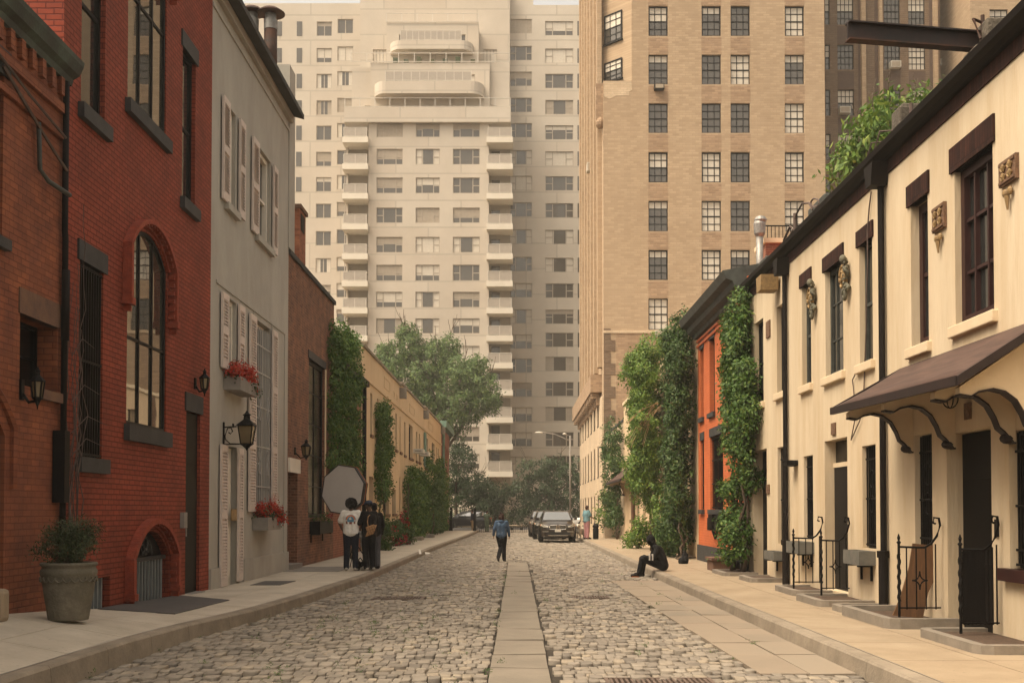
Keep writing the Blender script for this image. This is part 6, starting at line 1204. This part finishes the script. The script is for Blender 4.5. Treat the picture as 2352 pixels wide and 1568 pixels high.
    part('lower_grille', 'plastic', t, ident, (-.62, .62, -2.372, -2.30, .42, .56)); part('skid_plate', 'chrome', t, ident, (-.5, .5, -2.385, -2.25, .36, .40)); part('license_plate', 'ac', t, ident, (-.155, .155, -2.40, -2.373, .56, .70))
    t.location = loc; return t
Mp = M
y1 = onz(1279, 1244, 0); s1 = make_suv('dark brown parked suv nearest the camera, front with twin grille', (2.08, 59.2, 0), 'paintdark')
def recolour(o, a, c):
    for ch in o.children_recursive:
        if ch.data and ch.material_slots and ch.material_slots[0].material == M[a]: ch.material_slots[0].link = 'OBJECT'; ch.material_slots[0].material = M[c]
s2 = copy_tree(s1); s2.location = (1.86, 65.5, 0); s2['label'] = 'black parked suv directly behind the nearest suv'; recolour(s2, 'paintdark', 'paintblack')
s3 = copy_tree(s1); s3.location = (1.68, 71.8, 0); s3['label'] = 'grey parked suv third in the line at the right kerb'; recolour(s3, 'paintdark', 'paintgrey')
s4 = copy_tree(s1); s4.location = (-4.75, 104, -.03); s4.rotation_euler = (0, 0, -math.pi/2); s4['label'] = 'black wagon standing side-on across the street end behind the pedestrians'; recolour(s4, 'paintdark', 'paintblack')
s5 = copy_tree(s1); s5.location = (7.3, 101, -.03); s5.rotation_euler = (0, 0, -math.pi/2); s5['label'] = 'white car side-on at the street end behind the lamp post'; recolour(s5, 'paintdark', 'paintwhite')
# ================================================================ PEOPLE
def remeshed(mb, name, mat, parent, vox=.012, sm=5, loc=None, rot=0, pos=(0, 0, 0)):
    me = bpy.data.meshes.new('tmp'); me.from_pydata(mb.v, [], mb.f); bm = bmesh.new(); bm.from_mesh(me); bmesh.ops.recalc_face_normals(bm, faces=bm.faces); bm.to_mesh(me); bm.free()
    ob = bpy.data.objects.new('tmp', me); COL.objects.link(ob); r = ob.modifiers.new('R', 'REMESH'); r.mode = 'VOXEL'; r.voxel_size = vox
    s = ob.modifiers.new('S', 'SMOOTH'); s.iterations = sm; s.factor = .5
    dg = bpy.context.evaluated_depsgraph_get(); me2 = bpy.data.meshes.new_from_object(ob.evaluated_get(dg)); bpy.data.objects.remove(ob); bpy.data.meshes.remove(me)
    me2.name = name; me2.materials.clear(); me2.materials.append(M[mat]); me2.polygons.foreach_set('use_smooth', [True]*len(me2.polygons))
    o = bpy.data.objects.new(name, me2); COL.objects.link(o); o.parent = parent; ORG[o.name] = ORG[parent.name]; return o
for nm, c in (('skin_dark', (.10, .05, .03)), ('skin_mid', (.33, .18, .11)), ('skin_light', (.45, .27, .18)), ('hair_black', (.005, .004, .004)), ('hair_brown', (.045, .022, .016)), ('tee_white', (.78, .75, .7)), ('denim_dark', (.009, .012, .022)), ('cloth_black', (.006, .0055, .006)), ('hoodie_blue', (.06, .10, .16)), ('trouser_black', (.006, .006, .0075)), ('teal', (.14, .25, .27)), ('pink', (.42, .20, .20)), ('navy', (.02, .025, .045)), ('khaki', (.32, .23, .14)), ('olive', (.09, .12, .08)), ('grey_cloth', (.10, .10, .11)), ('shoe_pale', (.42, .38, .32)), ('shoe_dark', (.02, .016, .015)), ('cap_blue', (.03, .045, .08)), ('bag_tan', (.46, .26, .12)), ('bag_dark', (.10, .05, .03)), ('dog_white', (.60, .52, .42)), ('stripe_white', (.55, .5, .45)), ('print_orange', (.62, .20, .05)), ('print_blue', (.11, .25, .36)), ('print_red', (.22, .07, .05)), ('sole_orange', (.55, .16, .05))):
    M[nm] = pmat(nm, c, tuple(x*.8 for x in c), ns=9, rough=.85 if 'skin' not in nm else .55, bump=.25 if 'skin' in nm else .9, bs=60 if 'skin' in nm else 16, bd=.01 if 'skin' in nm else .03, spec=.25)
def person(label, loc, H, rot, skin, top, legs, hair, shoe, J=None, vox=.011, hairstyle='short', sleeves='long', seated=False, loose=1.0, group=None):
    t = thing('person', label, 'person', (0, 0, 0), group); k = H/1.75
    P = dict(hip=(.09, 0, .92), knee=(.10, .01, .50), ankle=(.10, -.03, .09), toe=(.115, .15, .04), pel=(0, 0, .95), waist=(0, 0, 1.10), chest=(0, .0, 1.30), neck=(0, -.005, 1.46), head=(0, .02, 1.62), sho=(.175, -.01, 1.42), elb=(.235, -.03, 1.15), wri=(.235, .06, .92), hand=(.23, .08, .83))
    D = {}
    for n_ in ('hip', 'knee', 'ankle', 'toe', 'sho', 'elb', 'wri', 'hand'):
        for sd, sg in (('R', 1), ('L', -1)): D[n_+sd] = Vector((P[n_][0]*sg, P[n_][1], P[n_][2]))
    for n_ in ('pel', 'waist', 'chest', 'neck', 'head'): D[n_] = Vector(P[n_])
    for a, v in (J or {}).items(): D[a] = Vector(v)
    fwd = Vector((0, 1, 0)); d = lambda n_: tuple(D[n_])
    up = (D['head']-D['neck']).normalized(); hf = Vector((J or {}).get('face', (0, 1, 0))).normalized()
    def torso(b, g, lo=0, low=True):
        off = Vector((.062, 0, 0)); pts = [('pel', .115), ('waist', .105), ('chest', .115)]
        for s in (-1, 1):
            for (a, ra), (c, rc) in zip(pts, pts[1:]):
                if not low and a == 'pel': a_ = D['pel'].lerp(D['waist'], .2)
                else: a_ = D[a]
                b.cap(tuple(a_+off*s), ra*g, tuple(D[c]+off*s), rc*g, 10)
            b.cap(tuple(D['chest']+off*s), .115*g, tuple(D['sho'+('R' if s > 0 else 'L')].lerp(D['neck'], .35)-Vector((0, 0, .02))), .062*g, 9)
            b.cap(tuple(D['neck']-Vector((0, 0, .04))), .06*g, tuple(D['sho'+('R' if s > 0 else 'L')]), .056*g, 9)
    b = MB(); torso(b, .95); b.cap(tuple(D['neck']-up*.05), .058, tuple(D['neck'].lerp(D['head'], .6)), .052)
    hd = D['head']; b.ball(tuple(hd+up*.025-hf*.01), (.076, .088, .10), 14, 10); b.ball(tuple(hd+hf*.022-up*.045), (.055, .066, .066), 12, 8)
    side = hf.cross(up); b.cap(tuple(hd+hf*.085+up*.015), .010, tuple(hd+hf*.108-up*.02), .016, 7); b.ball(tuple(hd+hf*.088-up*.062), (.025, .014, .012), 8, 6); b.ball(tuple(hd+hf*.078+up*.035), (.05, .014, .014), 8, 6)
    for s in (-1, 1): b.ball(tuple(hd+side*s*.078-hf*.01), (.014, .024, .03), 8, 6)
    for S in 'RL':
        sg = 1 if S == 'R' else -1
        b.cap(d('sho'+S), .05, d('elb'+S), .040); b.cap(d('elb'+S), .041, d('wri'+S), .027); b.cap(d('hip'+S), .085, d('knee'+S), .055); b.cap(d('knee'+S), .056, d('ankle'+S), .038); b.cap(d('ankle'+S), .035, d('toe'+S), .032)
        w, h = D['wri'+S], D['hand'+S]; f = (h-w).normalized(); lat = f.cross(Vector((0, 1, 0)) if abs(f.y) < .8 else Vector((0, 0, 1))).normalized(); acr = f.cross(lat).normalized()
        b.cap(tuple(w+f*.02), .024, tuple(w+f*.06), .026)
        for i, L in enumerate((.068, .078, .072, .056)):
            o = acr*(.030-.020*i); p0 = w+f*.065+o; p1 = p0+f*L*.55+lat*.006*-sg; p2 = p1+f*L*.4+lat*.018*-sg; b.cap(tuple(p0), .0105, tuple(p1), .0095, 6); b.cap(tuple(p1), .0095, tuple(p2), .0085, 6)
        p0 = w+f*.03+acr*.028; p1 = p0+acr*.024+f*.03; b.cap(tuple(p0), .012, tuple(p1), .011, 6); b.cap(tuple(p1), .011, tuple(p1+f*.028), .009, 6)
    remeshed(b, 'body', skin, t, min(vox, .011))
    b = MB(); torso(b, 1.10*loose, low=True if not seated else True)
    for S in 'RL':
        if sleeves == 'long': b.cap(d('sho'+S), .066*loose, d('elb'+S), .056*loose); b.cap(d('elb'+S), .056*loose, tuple(D['wri'+S].lerp(D['elb'+S], .05)), .042*loose)
        else: b.cap(d('sho'+S), .072*loose, tuple(D['sho'+S].lerp(D['elb'+S], .72)), .076*loose)
    if hairstyle == 'hood': b.cap(tuple(D['neck']), .085, tuple(D['head']), .1); b.ball(tuple(hd+up*.03-hf*.015), (.108, .115, .125), 14, 10)
    elif 'hoodie' in top: b.ball(tuple(D['neck']-hf*.07-up*.01), (.09, .06, .06), 10, 8)
    so = remeshed(b, 'shirt', top, t, vox, 6)
    b = MB()
    for S in 'RL':
        b.cap(d('pel'), .118, d('hip'+S), .105); b.cap(d('hip'+S), .103*loose, d('knee'+S), .074*loose); b.cap(d('knee'+S), .074*loose, tuple(D['ankle'+S]+Vector((0, 0, .0))), .064*loose)
    remeshed(b, 'trousers', legs, t, vox, 5)
    for S in 'RL':
        b = MB(); a, e = D['ankle'+S], D['toe'+S]; ft = (e-a); ft.z = 0; ft.normalize(); fl = Vector((0, 0, -.03)); b.cap(tuple(a-ft*.04+Vector((0, 0, -.04))), .046, tuple(e), .042); b.cap(tuple(a), .048, tuple(e.lerp(a, .5)+Vector((0, 0, .01))), .045); remeshed(b, 'shoe', shoe, t, .012, 3)
    b = MB(); h0 = hd+up*.035-hf*.018
    if hairstyle == 'afro':
        for i in range(130):
            v = Vector((random.gauss(0, 1), random.gauss(0, 1), random.gauss(0, 1))).normalized()
            if v.dot(hf) > .45 and v.z < .45: continue
            b.ball(tuple(h0+Vector((v.x*.125, v.y*.12, v.z*.12))+up*.0), random.uniform(.025, .04), 6, 5)
        b.ball(tuple(h0), (.12, .115, .115), 12, 9)
    elif hairstyle == 'bob':
        b.ball(tuple(h0), (.095, .1, .1), 12, 9); b.ball(tuple(h0-hf*.05-up*.08), (.085, .06, .11), 12, 9); b.ball(tuple(h0-up*.06+side*.06), (.04, .06, .09), 10, 8); b.ball(tuple(h0-up*.06-side*.06), (.04, .06, .09), 10, 8)
        for i in range(26): b.ball(tuple(h0+Vector((random.gauss(0, .06), random.gauss(-.02, .05), random.gauss(-.02, .07)))), .03, 6, 5)
    elif hairstyle == 'cap':
        b.ball(tuple(h0+up*.0), (.085, .096, .085), 12, 9)
    elif hairstyle != 'hood': b.ball(tuple(h0), (.087, .098, .098), 12, 9); b.ball(tuple(h0-hf*.03-up*.05), (.078, .07, .07), 10, 8)
    if b.v: remeshed(b, 'hair', hair, t, .01, 2)
    if hairstyle == 'cap':
        b = MB(); b.ball(tuple(h0+up*.03), (.093, .105, .075), 14, 9); b.cap(tuple(h0+hf*.08+up*.02), .035, tuple(h0+hf*.15+up*.005), .02, 8); remeshed(b, 'cap', 'cap_blue', t, .009, 2)
    t.location = loc; t.rotation_euler = (0, 0, rot); t.scale = (k, k, k); t['_d'] = 0; del t['_d']
    return t, so, D
# man in the white shirt, seen from behind
X, Yy = onz(806, 1310.5, .15)
t, sh, D = person('person with a black afro in a white printed t-shirt and dark jeans, seen from behind', (X, Yy, .155), 1.77, .05, 'skin_dark', 'tee_white', 'denim_dark', 'hair_black', 'shoe_pale', dict(elbR=(.27, .02, 1.16), wriR=(.22, .2, 1.05), handR=(.2, .28, 1.03), elbL=(-.28, .03, 1.16), wriL=(-.25, .22, 1.02), handL=(-.23, .3, 1.0), ankleR=(.11, -.03, .09), ankleL=(-.11, -.03, .09), toeR=(.13, .14, .04), toeL=(-.13, .14, .04)), hairstyle='afro', sleeves='short', loose=1.12)
def decal(parent, tgt, name, mat, pts):
    """patch of printed cloth wrapped on the shirt back"""
    b = MB(); n = len(pts)-1
    for i in range(n):
        (a0, c0), (a1, c1) = pts[i], pts[i+1]
        m = 4
        for j in range(m):
            f = lambda p, q, u: (p[0]+(q[0]-p[0])*u, -.25, p[1]+(q[1]-p[1])*u)
            b.add([f(a0, c0, j/m), f(a0, c0, (j+1)/m), f(a1, c1, (j+1)/m), f(a1, c1, j/m)], [(0, 1, 2, 3)])
    me = bpy.data.meshes.new(name); me.from_pydata(b.v, [], b.f); me.materials.append(M[mat]); o = bpy.data.objects.new(name, me); COL.objects.link(o); o.parent = parent
    s = o.modifiers.new('W', 'SHRINKWRAP'); s.target = tgt; s.wrap_method = 'PROJECT'; s.use_project_y = True; s.use_negative_direction = False; s.use_positive_direction = True; s.offset = .004; return o
arc = lambda r, z0: [(r*math.cos(a), z0+r*math.sin(a)) for a in np.linspace(math.pi, 0, 13)]
decal(sh, sh, 'print_arch', 'print_orange', list(zip(arc(.115, 1.255), arc(.085, 1.255)))); decal(sh, sh, 'print_rim', 'print_blue', list(zip(arc(.127, 1.255), arc(.1155, 1.255)))); decal(sh, sh, 'print_scene', 'print_blue', list(zip(arc(.084, 1.255), [(.084*math.cos(a), 1.2) for a in np.linspace(math.pi, 0, 13)]))); decal(sh, sh, 'print_ground', 'print_red', [((-.115, 1.254), (-.115, 1.16)), ((-.085, 1.199), (-.085, 1.15)), ((0, 1.199), (0, 1.145)), ((.085, 1.199), (.085, 1.15)), ((.115, 1.254), (.115, 1.16))])
decal(sh, sh, 'print_figure', 'tee_white', [((-.03, 1.30), (-.03, 1.26)), ((0, 1.325), (0, 1.25)), ((.035, 1.29), (.035, 1.26))])
# person in black with the tan bag
X, Yy = onz(847, 1310, .15)
CAPL = (X, Yy, .155); t, sh, D = person('person in a dark cap and black clothes with a tan checked bag', CAPL, 1.75, .75, 'skin_dark', 'cloth_black', 'trouser_black', 'hair_black', 'shoe_pale', dict(elbR=(.25, -.02, 1.16), wriR=(.24, .04, .93), handR=(.24, .06, .84), elbL=(-.26, .05, 1.18), wriL=(-.18, .22, 1.2), handL=(-.15, .28, 1.27), face=(-.25, 1, .05)), hairstyle='cap', loose=1.12)
tb = thing('shoulder_bag', 'tan checked shoulder bag hanging on the back of the person in black', 'bag', (0, 0, 0)); b = MB(); bc = Vector((X+.10, Yy-.27, .155+1.02))
b.box(-.14, .14, -.05, .05, -.19, .13); b.v = [(x*math.cos(.35)-z*math.sin(-.35), y, x*math.sin(.35)*-1*-1+z*math.cos(.35)) for x, y, z in b.v]; me = b.build('bag_body', 'bag_tan', tb, bevel=.03); b = MB(); b.box(-.145, .145, -.058, .0, .0, .14); b.v = [(x*math.cos(.35)+z*math.sin(.35)*-1, y, x*math.sin(.35)+z*math.cos(.35)) for x, y, z in b.v]; b.build('flap', 'bag_tan', tb, bevel=.02)
b = MB()
for i in range(4): b.box(-.12+i*.08, -.112+i*.08, -.062, -.05, -.18, .13); b.box(-.14, .14, -.061, -.05, -.15+i*.075, -.144+i*.075)
b.v = [(x*math.cos(.35)-z*math.sin(.35), y, x*math.sin(.35)+z*math.cos(.35)) for x, y, z in b.v]; b.build('check_lines', 'bag_dark', tb); b = MB(); b.tube([(-.1, 0, .08), (-.13, .02, .25), (-.12, .1, .42), (-.08, .2, .47)], .013, 6); b.build('strap', 'bag_tan', tb); tb.location = bc; tb.scale = (.78, .8, .78)
person('person in dark clothes and grey trousers mostly hidden behind the one with the bag', (X+.02, Yy+.85, .155), 1.70, .5, 'skin_dark', 'cloth_black', 'grey_cloth', 'hair_black', 'shoe_dark', hairstyle='short', loose=1.1)
# walker
X, Yy = onz(1152, 1289, 0)
person('person walking away in a blue hoodie and black trousers', (X, Yy, .005), 1.56, -.1, 'skin_mid', 'hoodie_blue', 'trouser_black', 'hair_brown', 'shoe_dark', dict(hipR=(.1, 0, .92), hipL=(-.1, 0, .92), kneeR=(.075, .07, .49), ankleR=(.09, .03, .09), toeR=(.11, .18, .04), kneeL=(-.03, .02, .50), ankleL=(-.09, -.22, .17), toeL=(-.10, -.13, .05), elbR=(.25, .05, 1.17), wriR=(.265, .13, .93), handR=(.27, .15, .84), elbL=(-.255, -.08, 1.17), wriL=(-.29, -.03, .95), handL=(-.295, 0, .87)), hairstyle='bob', loose=1.15)
# seated person on the kerb, facing the road
X = kR(27.7)+.2
t, sh, D = person('person in black hooded jacket sitting on the right kerb', (X, 27.7, 0), 1.75, math.pi/2, 'skin_dark', 'cloth_black', 'trouser_black', 'hair_black', 'shoe_dark', dict(pel=(0, -.02, .29), hipR=(.09, .0, .27), hipL=(-.09, .0, .27), waist=(0, .01, .44), chest=(0, .10, .64), neck=(0, .20, .78), head=(0, .28, .90), face=(0, 1, -.55), shoR=(.19, .14, .73), shoL=(-.19, .14, .73), elbR=(.22, .24, .48), wriR=(.15, .44, .47), handR=(.13, .52, .46), elbL=(-.24, .22, .48), wriL=(-.16, .46, .49), handL=(-.14, .55, .48), kneeR=(.12, .43, .47), kneeL=(-.12, .50, .46), ankleR=(.1, .50, .09), ankleL=(-.1, .58, .09), toeR=(.1, .68, .045), toeL=(-.1, .76, .045)), hairstyle='hood', seated=True, loose=1.12)
b = MB()
for q in (0, 1): c = Vector((-.24, .22, .50)).lerp(Vector((-.17, .42, .50)), .25+.35*q); b.box(c.x-.075, c.x+.02, c.y-.016, c.y+.016, c.z-.075, c.z+.08)
me = bpy.data.meshes.new('sleeve_stripe'); me.from_pydata(b.v, [], b.f); me.materials.append(M['stripe_white']); o = bpy.data.objects.new('sleeve_stripe', me); COL.objects.link(o); o.parent = t
b = MB()
for s in (-.1, .1): b.box(s-.035, s+.035, .55+.04*(s < 0), .73+.04*(s < 0), .004, .02)
me = bpy.data.meshes.new('sole'); me.from_pydata(b.v, [], b.f); me.materials.append(M['sole_orange']); o = bpy.data.objects.new('sole', me); COL.objects.link(o); o.parent = t
# far people
X, Yy = onz(1348, 1237.5, .15)
person('person in a teal shirt and pink trousers standing with a dog', (X, Yy, .15), 1.78, -1.0, 'skin_mid', 'teal', 'pink', 'hair_brown', 'shoe_dark', dict(elbR=(.24, .05, 1.16), wriR=(.22, .26, 1.08), handR=(.2, .34, 1.07)), vox=.016, sleeves='short', loose=1.2)
person('pedestrian in a dark top and khaki trousers behind the gate', (-3.45, 85.5, 0), 1.72, 1.4, 'skin_light', 'navy', 'khaki', 'hair_brown', 'shoe_dark', vox=.02); person('pedestrian in olive clothes behind the gate beside the black wagon', (-2.35, 86, 0), 1.66, -.5, 'skin_mid', 'olive', 'olive', 'hair_brown', 'shoe_dark', dict(elbR=(.3, .05, 1.2), wriR=(.38, .1, 1.0), handR=(.4, .12, .92)), vox=.02, sleeves='short', loose=1.2)
# dog
td = thing('dog', 'fluffy white dog beside the person in pink trousers', 'dog', (0, 0, 0)); b = MB()
b.cap((0, -.22, .48), .15, (0, .25, .46), .125, 12); b.ball((0, -.25, .42), (.13, .15, .17), 12, 9); b.cap((0, -.28, .52), .10, (0, -.40, .66), .085); b.ball((0, -.44, .71), (.10, .11, .10), 12, 9); b.cap((0, -.5, .69), .055, (0, -.6, .66), .042); b.ball((0, -.645, .675), .018, 6, 5)
for s in (-1, 1):
    b.cap((s*.085, -.42, .76), .035, (s*.115, -.41, .64), .03, 7); b.cap((s*.09, -.26, .4), .06, (s*.09, -.27, .22), .042); b.cap((s*.09, -.27, .22), .042, (s*.09, -.25, .05), .035); b.ball((s*.09, -.275, .035), (.045, .06, .035), 8, 6)
    b.cap((s*.085, .24, .42), .085, (s*.09, .19, .27), .055); b.cap((s*.09, .19, .27), .05, (s*.09, .30, .16), .036); b.cap((s*.09, .30, .16), .036, (s*.09, .27, .04), .032); b.ball((s*.09, .25, .035), (.042, .06, .035), 8, 6)
b.cap((0, .34, .5), .035, (0, .45, .62), .045); b.cap((0, .45, .62), .045, (0, .42, .74), .04)
for i in range(90): b.ball((random.gauss(0, .07), random.uniform(-.36, .3), random.gauss(.42, .08)), .05, 6, 5)
remeshed(b, 'body', 'dog_white', td, .014, 2); b = MB(); b.ball((0, -.65, .675), .022, 7, 5); b.ball((.05, -.535, .735), .016, 6, 5); b.ball((-.05, -.535, .735), .016, 6, 5); me = b.build('nose_and_eyes', 'hair_black', td); td.location = (X-.32, Yy+.35, .15); td.rotation_euler = (0, 0, -.35)
bg = BAG; tg = [o for o in COL.objects if o.name == 'bag'][0]; bg.v = [(x-4.72, y-31.4, z-.15) for x, y, z in bg.v]; ORG['bag'] = Vector((0, 0, 0)); remeshed(bg, 'sack', 'cloth_black', tg, .012, 3); b = MB(); b.tube([(-.05, 0, .30), (-.02, 0, .38), (.03, 0, .38), (.06, 0, .30)], .012, 6); b.build('handle', 'cloth_black', tg)
# softbox on a stand
M['softface'] = pmat('softbox_cloth', (.5, .47, .44), (.46, .43, .40), ns=2, rough=.9); M['softside'] = pmat('softbox_side', (.022, .021, .022), rough=.6)
Ys = 29.2; cx, cz = ony(787, 1124, Ys); ts = thing('softbox_light', 'large octagonal grey softbox on a stand behind the two people', 'softbox', (cx, Ys, zs(cx, Ys)))
nrm = Vector((-.42, -.90, .06)).normalized(); ax = nrm.cross(Vector((0, 0, 1))).normalized(); uy = ax.cross(nrm)*-1; C0 = Vector((cx, Ys, cz))
def octr(r, back): return [tuple(C0-nrm*back+ax*r*math.cos(a+.25)+uy*r*math.sin(a+.25)) for a in np.arange(8)*math.pi/4]
b = MB(); b.add(octr(.66, .0), [tuple(range(8))]); b.build('diffuser', 'softface', ts); b = MB(); loft(b, [octr(.665, .003), octr(.675, .02), octr(.66, .22), octr(.42, .42), octr(.10, .55)]); b.build('shell', 'softside', ts)
b = MB(); q = octr(.68, -.004)
for i in range(8): b.tube([q[i], q[(i+1) % 8]], .012, 5)
b.build('rim', 'softside', ts); b = MB(); q2 = octr(.69, .12); 
for i in range(8):
    if Vector(q2[i]).x > cx+.2 or Vector(q2[(i+1) % 8]).x > cx+.3: b.tube([q2[i], q2[(i+1) % 8]], .006, 5)
b.build('trim', 'sole_orange', ts); base = C0-nrm*.62; z0 = zs(base.x, base.y); b = MB(); b.tube([(base.x, base.y, z0+.25), (base.x, base.y, base.z+.1)], .02, 8); b.tube([tuple(base), tuple(C0-nrm*.5)], .05, 8)
for a in (0.3, 2.4, 4.5): b.tube([(base.x, base.y, z0+.65), (base.x+.4*math.cos(a), base.y+.4*math.sin(a), z0+.02)], .014, 6)
b.build('stand', 'black', ts)
b = MB(); c = Vector((-4.0, 27.9, .15)); b.ball((c.x, c.y, c.z+.13), (.1, .13, .13), 10, 7); b.ball((c.x+.13, c.y+.05, c.z+.12), (.1, .12, .12), 10, 7); b.tube([(c.x-.03, c.y, c.z+.2), (c.x+.06, c.y, c.z+.32), (c.x+.15, c.y, c.z+.2)], .018, 6); tag(b.build('sandbag', 'cloth_black', smooth=True), 'black sandbag on the pavement between the two standing people', 'sandbag')
b = MB(); b.tube([(-4.08, 27.7, .17), (-4.02, 27.75, .62)], .016, 6); tag(b.build('white_pole', 'ac'), 'short white stand leg on the pavement beside the dark jeans', 'pole')
b = MB(); 
for k in range(5): b.quad((-3.98+.02*k, 27.75+.02*k, 1.15-.1*k), (-3.86+.015*k, 27.72+.02*(k % 2), 1.13-.1*k), (-3.85+.015*(k+1), 27.72+.02*((k+1) % 2), 1.03-.1*k), (-3.98+.02*(k+1), 27.77+.02*k, 1.05-.1*k))
cl = b.build('hanging_cloth', 'stripe_white', smooth=True); so = cl.modifiers.new('S', 'SOLIDIFY'); so.thickness = .02; tag(cl, 'pale cloth hanging between the white shirt and the person in black', 'cloth')
# ================================================================ LIGHT, AIR, CAMERA
EL, AZ = R(60), R(24)
S = Vector((-math.cos(EL)*math.cos(AZ), -math.cos(EL)*math.sin(AZ), math.sin(EL)))
sun = bpy.data.lights.new('sun', 'SUN'); sun.energy = SUN_E; sun.angle = R(40); sun.color = (1.0, .87, .68)
so = bpy.data.objects.new('sun', sun); COL.objects.link(so); so.rotation_euler = S.to_track_quat('Z', 'Y').to_euler(); so.location = (0, 0, 60)
w = bpy.data.worlds.new('World'); sc.world = w; w.use_nodes = True; nt = w.node_tree; bg = nt.nodes['Background']
sky = nd(nt, 'ShaderNodeTexSky'); sky.sky_type = 'NISHITA'; sky.sun_disc = False; sky.sun_elevation = EL; sky.sun_rotation = math.atan2(S.x, S.y); sky.air_density = 1.0; sky.dust_density = 6.0; sky.ozone_density = 1.0
hs = nd(nt, 'ShaderNodeHueSaturation'); hs.inputs['Saturation'].default_value = .35; nt.links.new(sky.outputs[0], hs.inputs['Color'])
nt.links.new(mixc(nt, 1.0, hs.outputs[0], (1.0, .885, .72), 'MULTIPLY'), bg.inputs[0]); bg.inputs[1].default_value = SKY_E
hb = MB(); hb.box(-130, 130, -40, 150, -1.6, 66); hz = hb.build('haze', 'glass'); hz.data.materials.clear()
hm = bpy.data.materials.new('haze_air'); hm.use_nodes = True; nt = hm.node_tree; nt.nodes.remove(nt.nodes['Principled BSDF']); pv = nd(nt, 'ShaderNodeVolumePrincipled'); pv.inputs['Color'].default_value = (1, .94, .84, 1); pv.inputs['Density'].default_value = HAZE; nt.links.new(pv.outputs[0], nt.nodes['Material Output'].inputs['Volume']); hz.data.materials.append(hm); struct(hz, 'stuff')
cam = bpy.data.cameras.new('camera'); cam.sensor_width = 36; cam.lens = FOC/2352*36; cam.shift_x = (1176-VPX)/2352; cam.shift_y = (CY-784)/2352; cam.clip_start = .1; cam.clip_end = 2000
co = bpy.data.objects.new('camera', cam); COL.objects.link(co); co.location = (0, 0, CH); co.rotation_euler = (math.pi/2+PITCH, 0, 0); sc.camera = co
sc.view_settings.view_transform = 'Standard'; sc.view_settings.look = 'None'; sc.view_settings.exposure = EXPO; sc.view_settings.gamma = 1
sc.render.engine = 'CYCLES'; sc.cycles.use_denoising = True; sc.cycles.max_bounces = 6; sc.cycles.diffuse_bounces = 3; sc.cycles.glossy_bounces = 3; sc.cycles.transmission_bounces = 2; sc.cycles.volume_bounces = 0; sc.cycles.caustics_reflective = False; sc.cycles.caustics_refractive = False
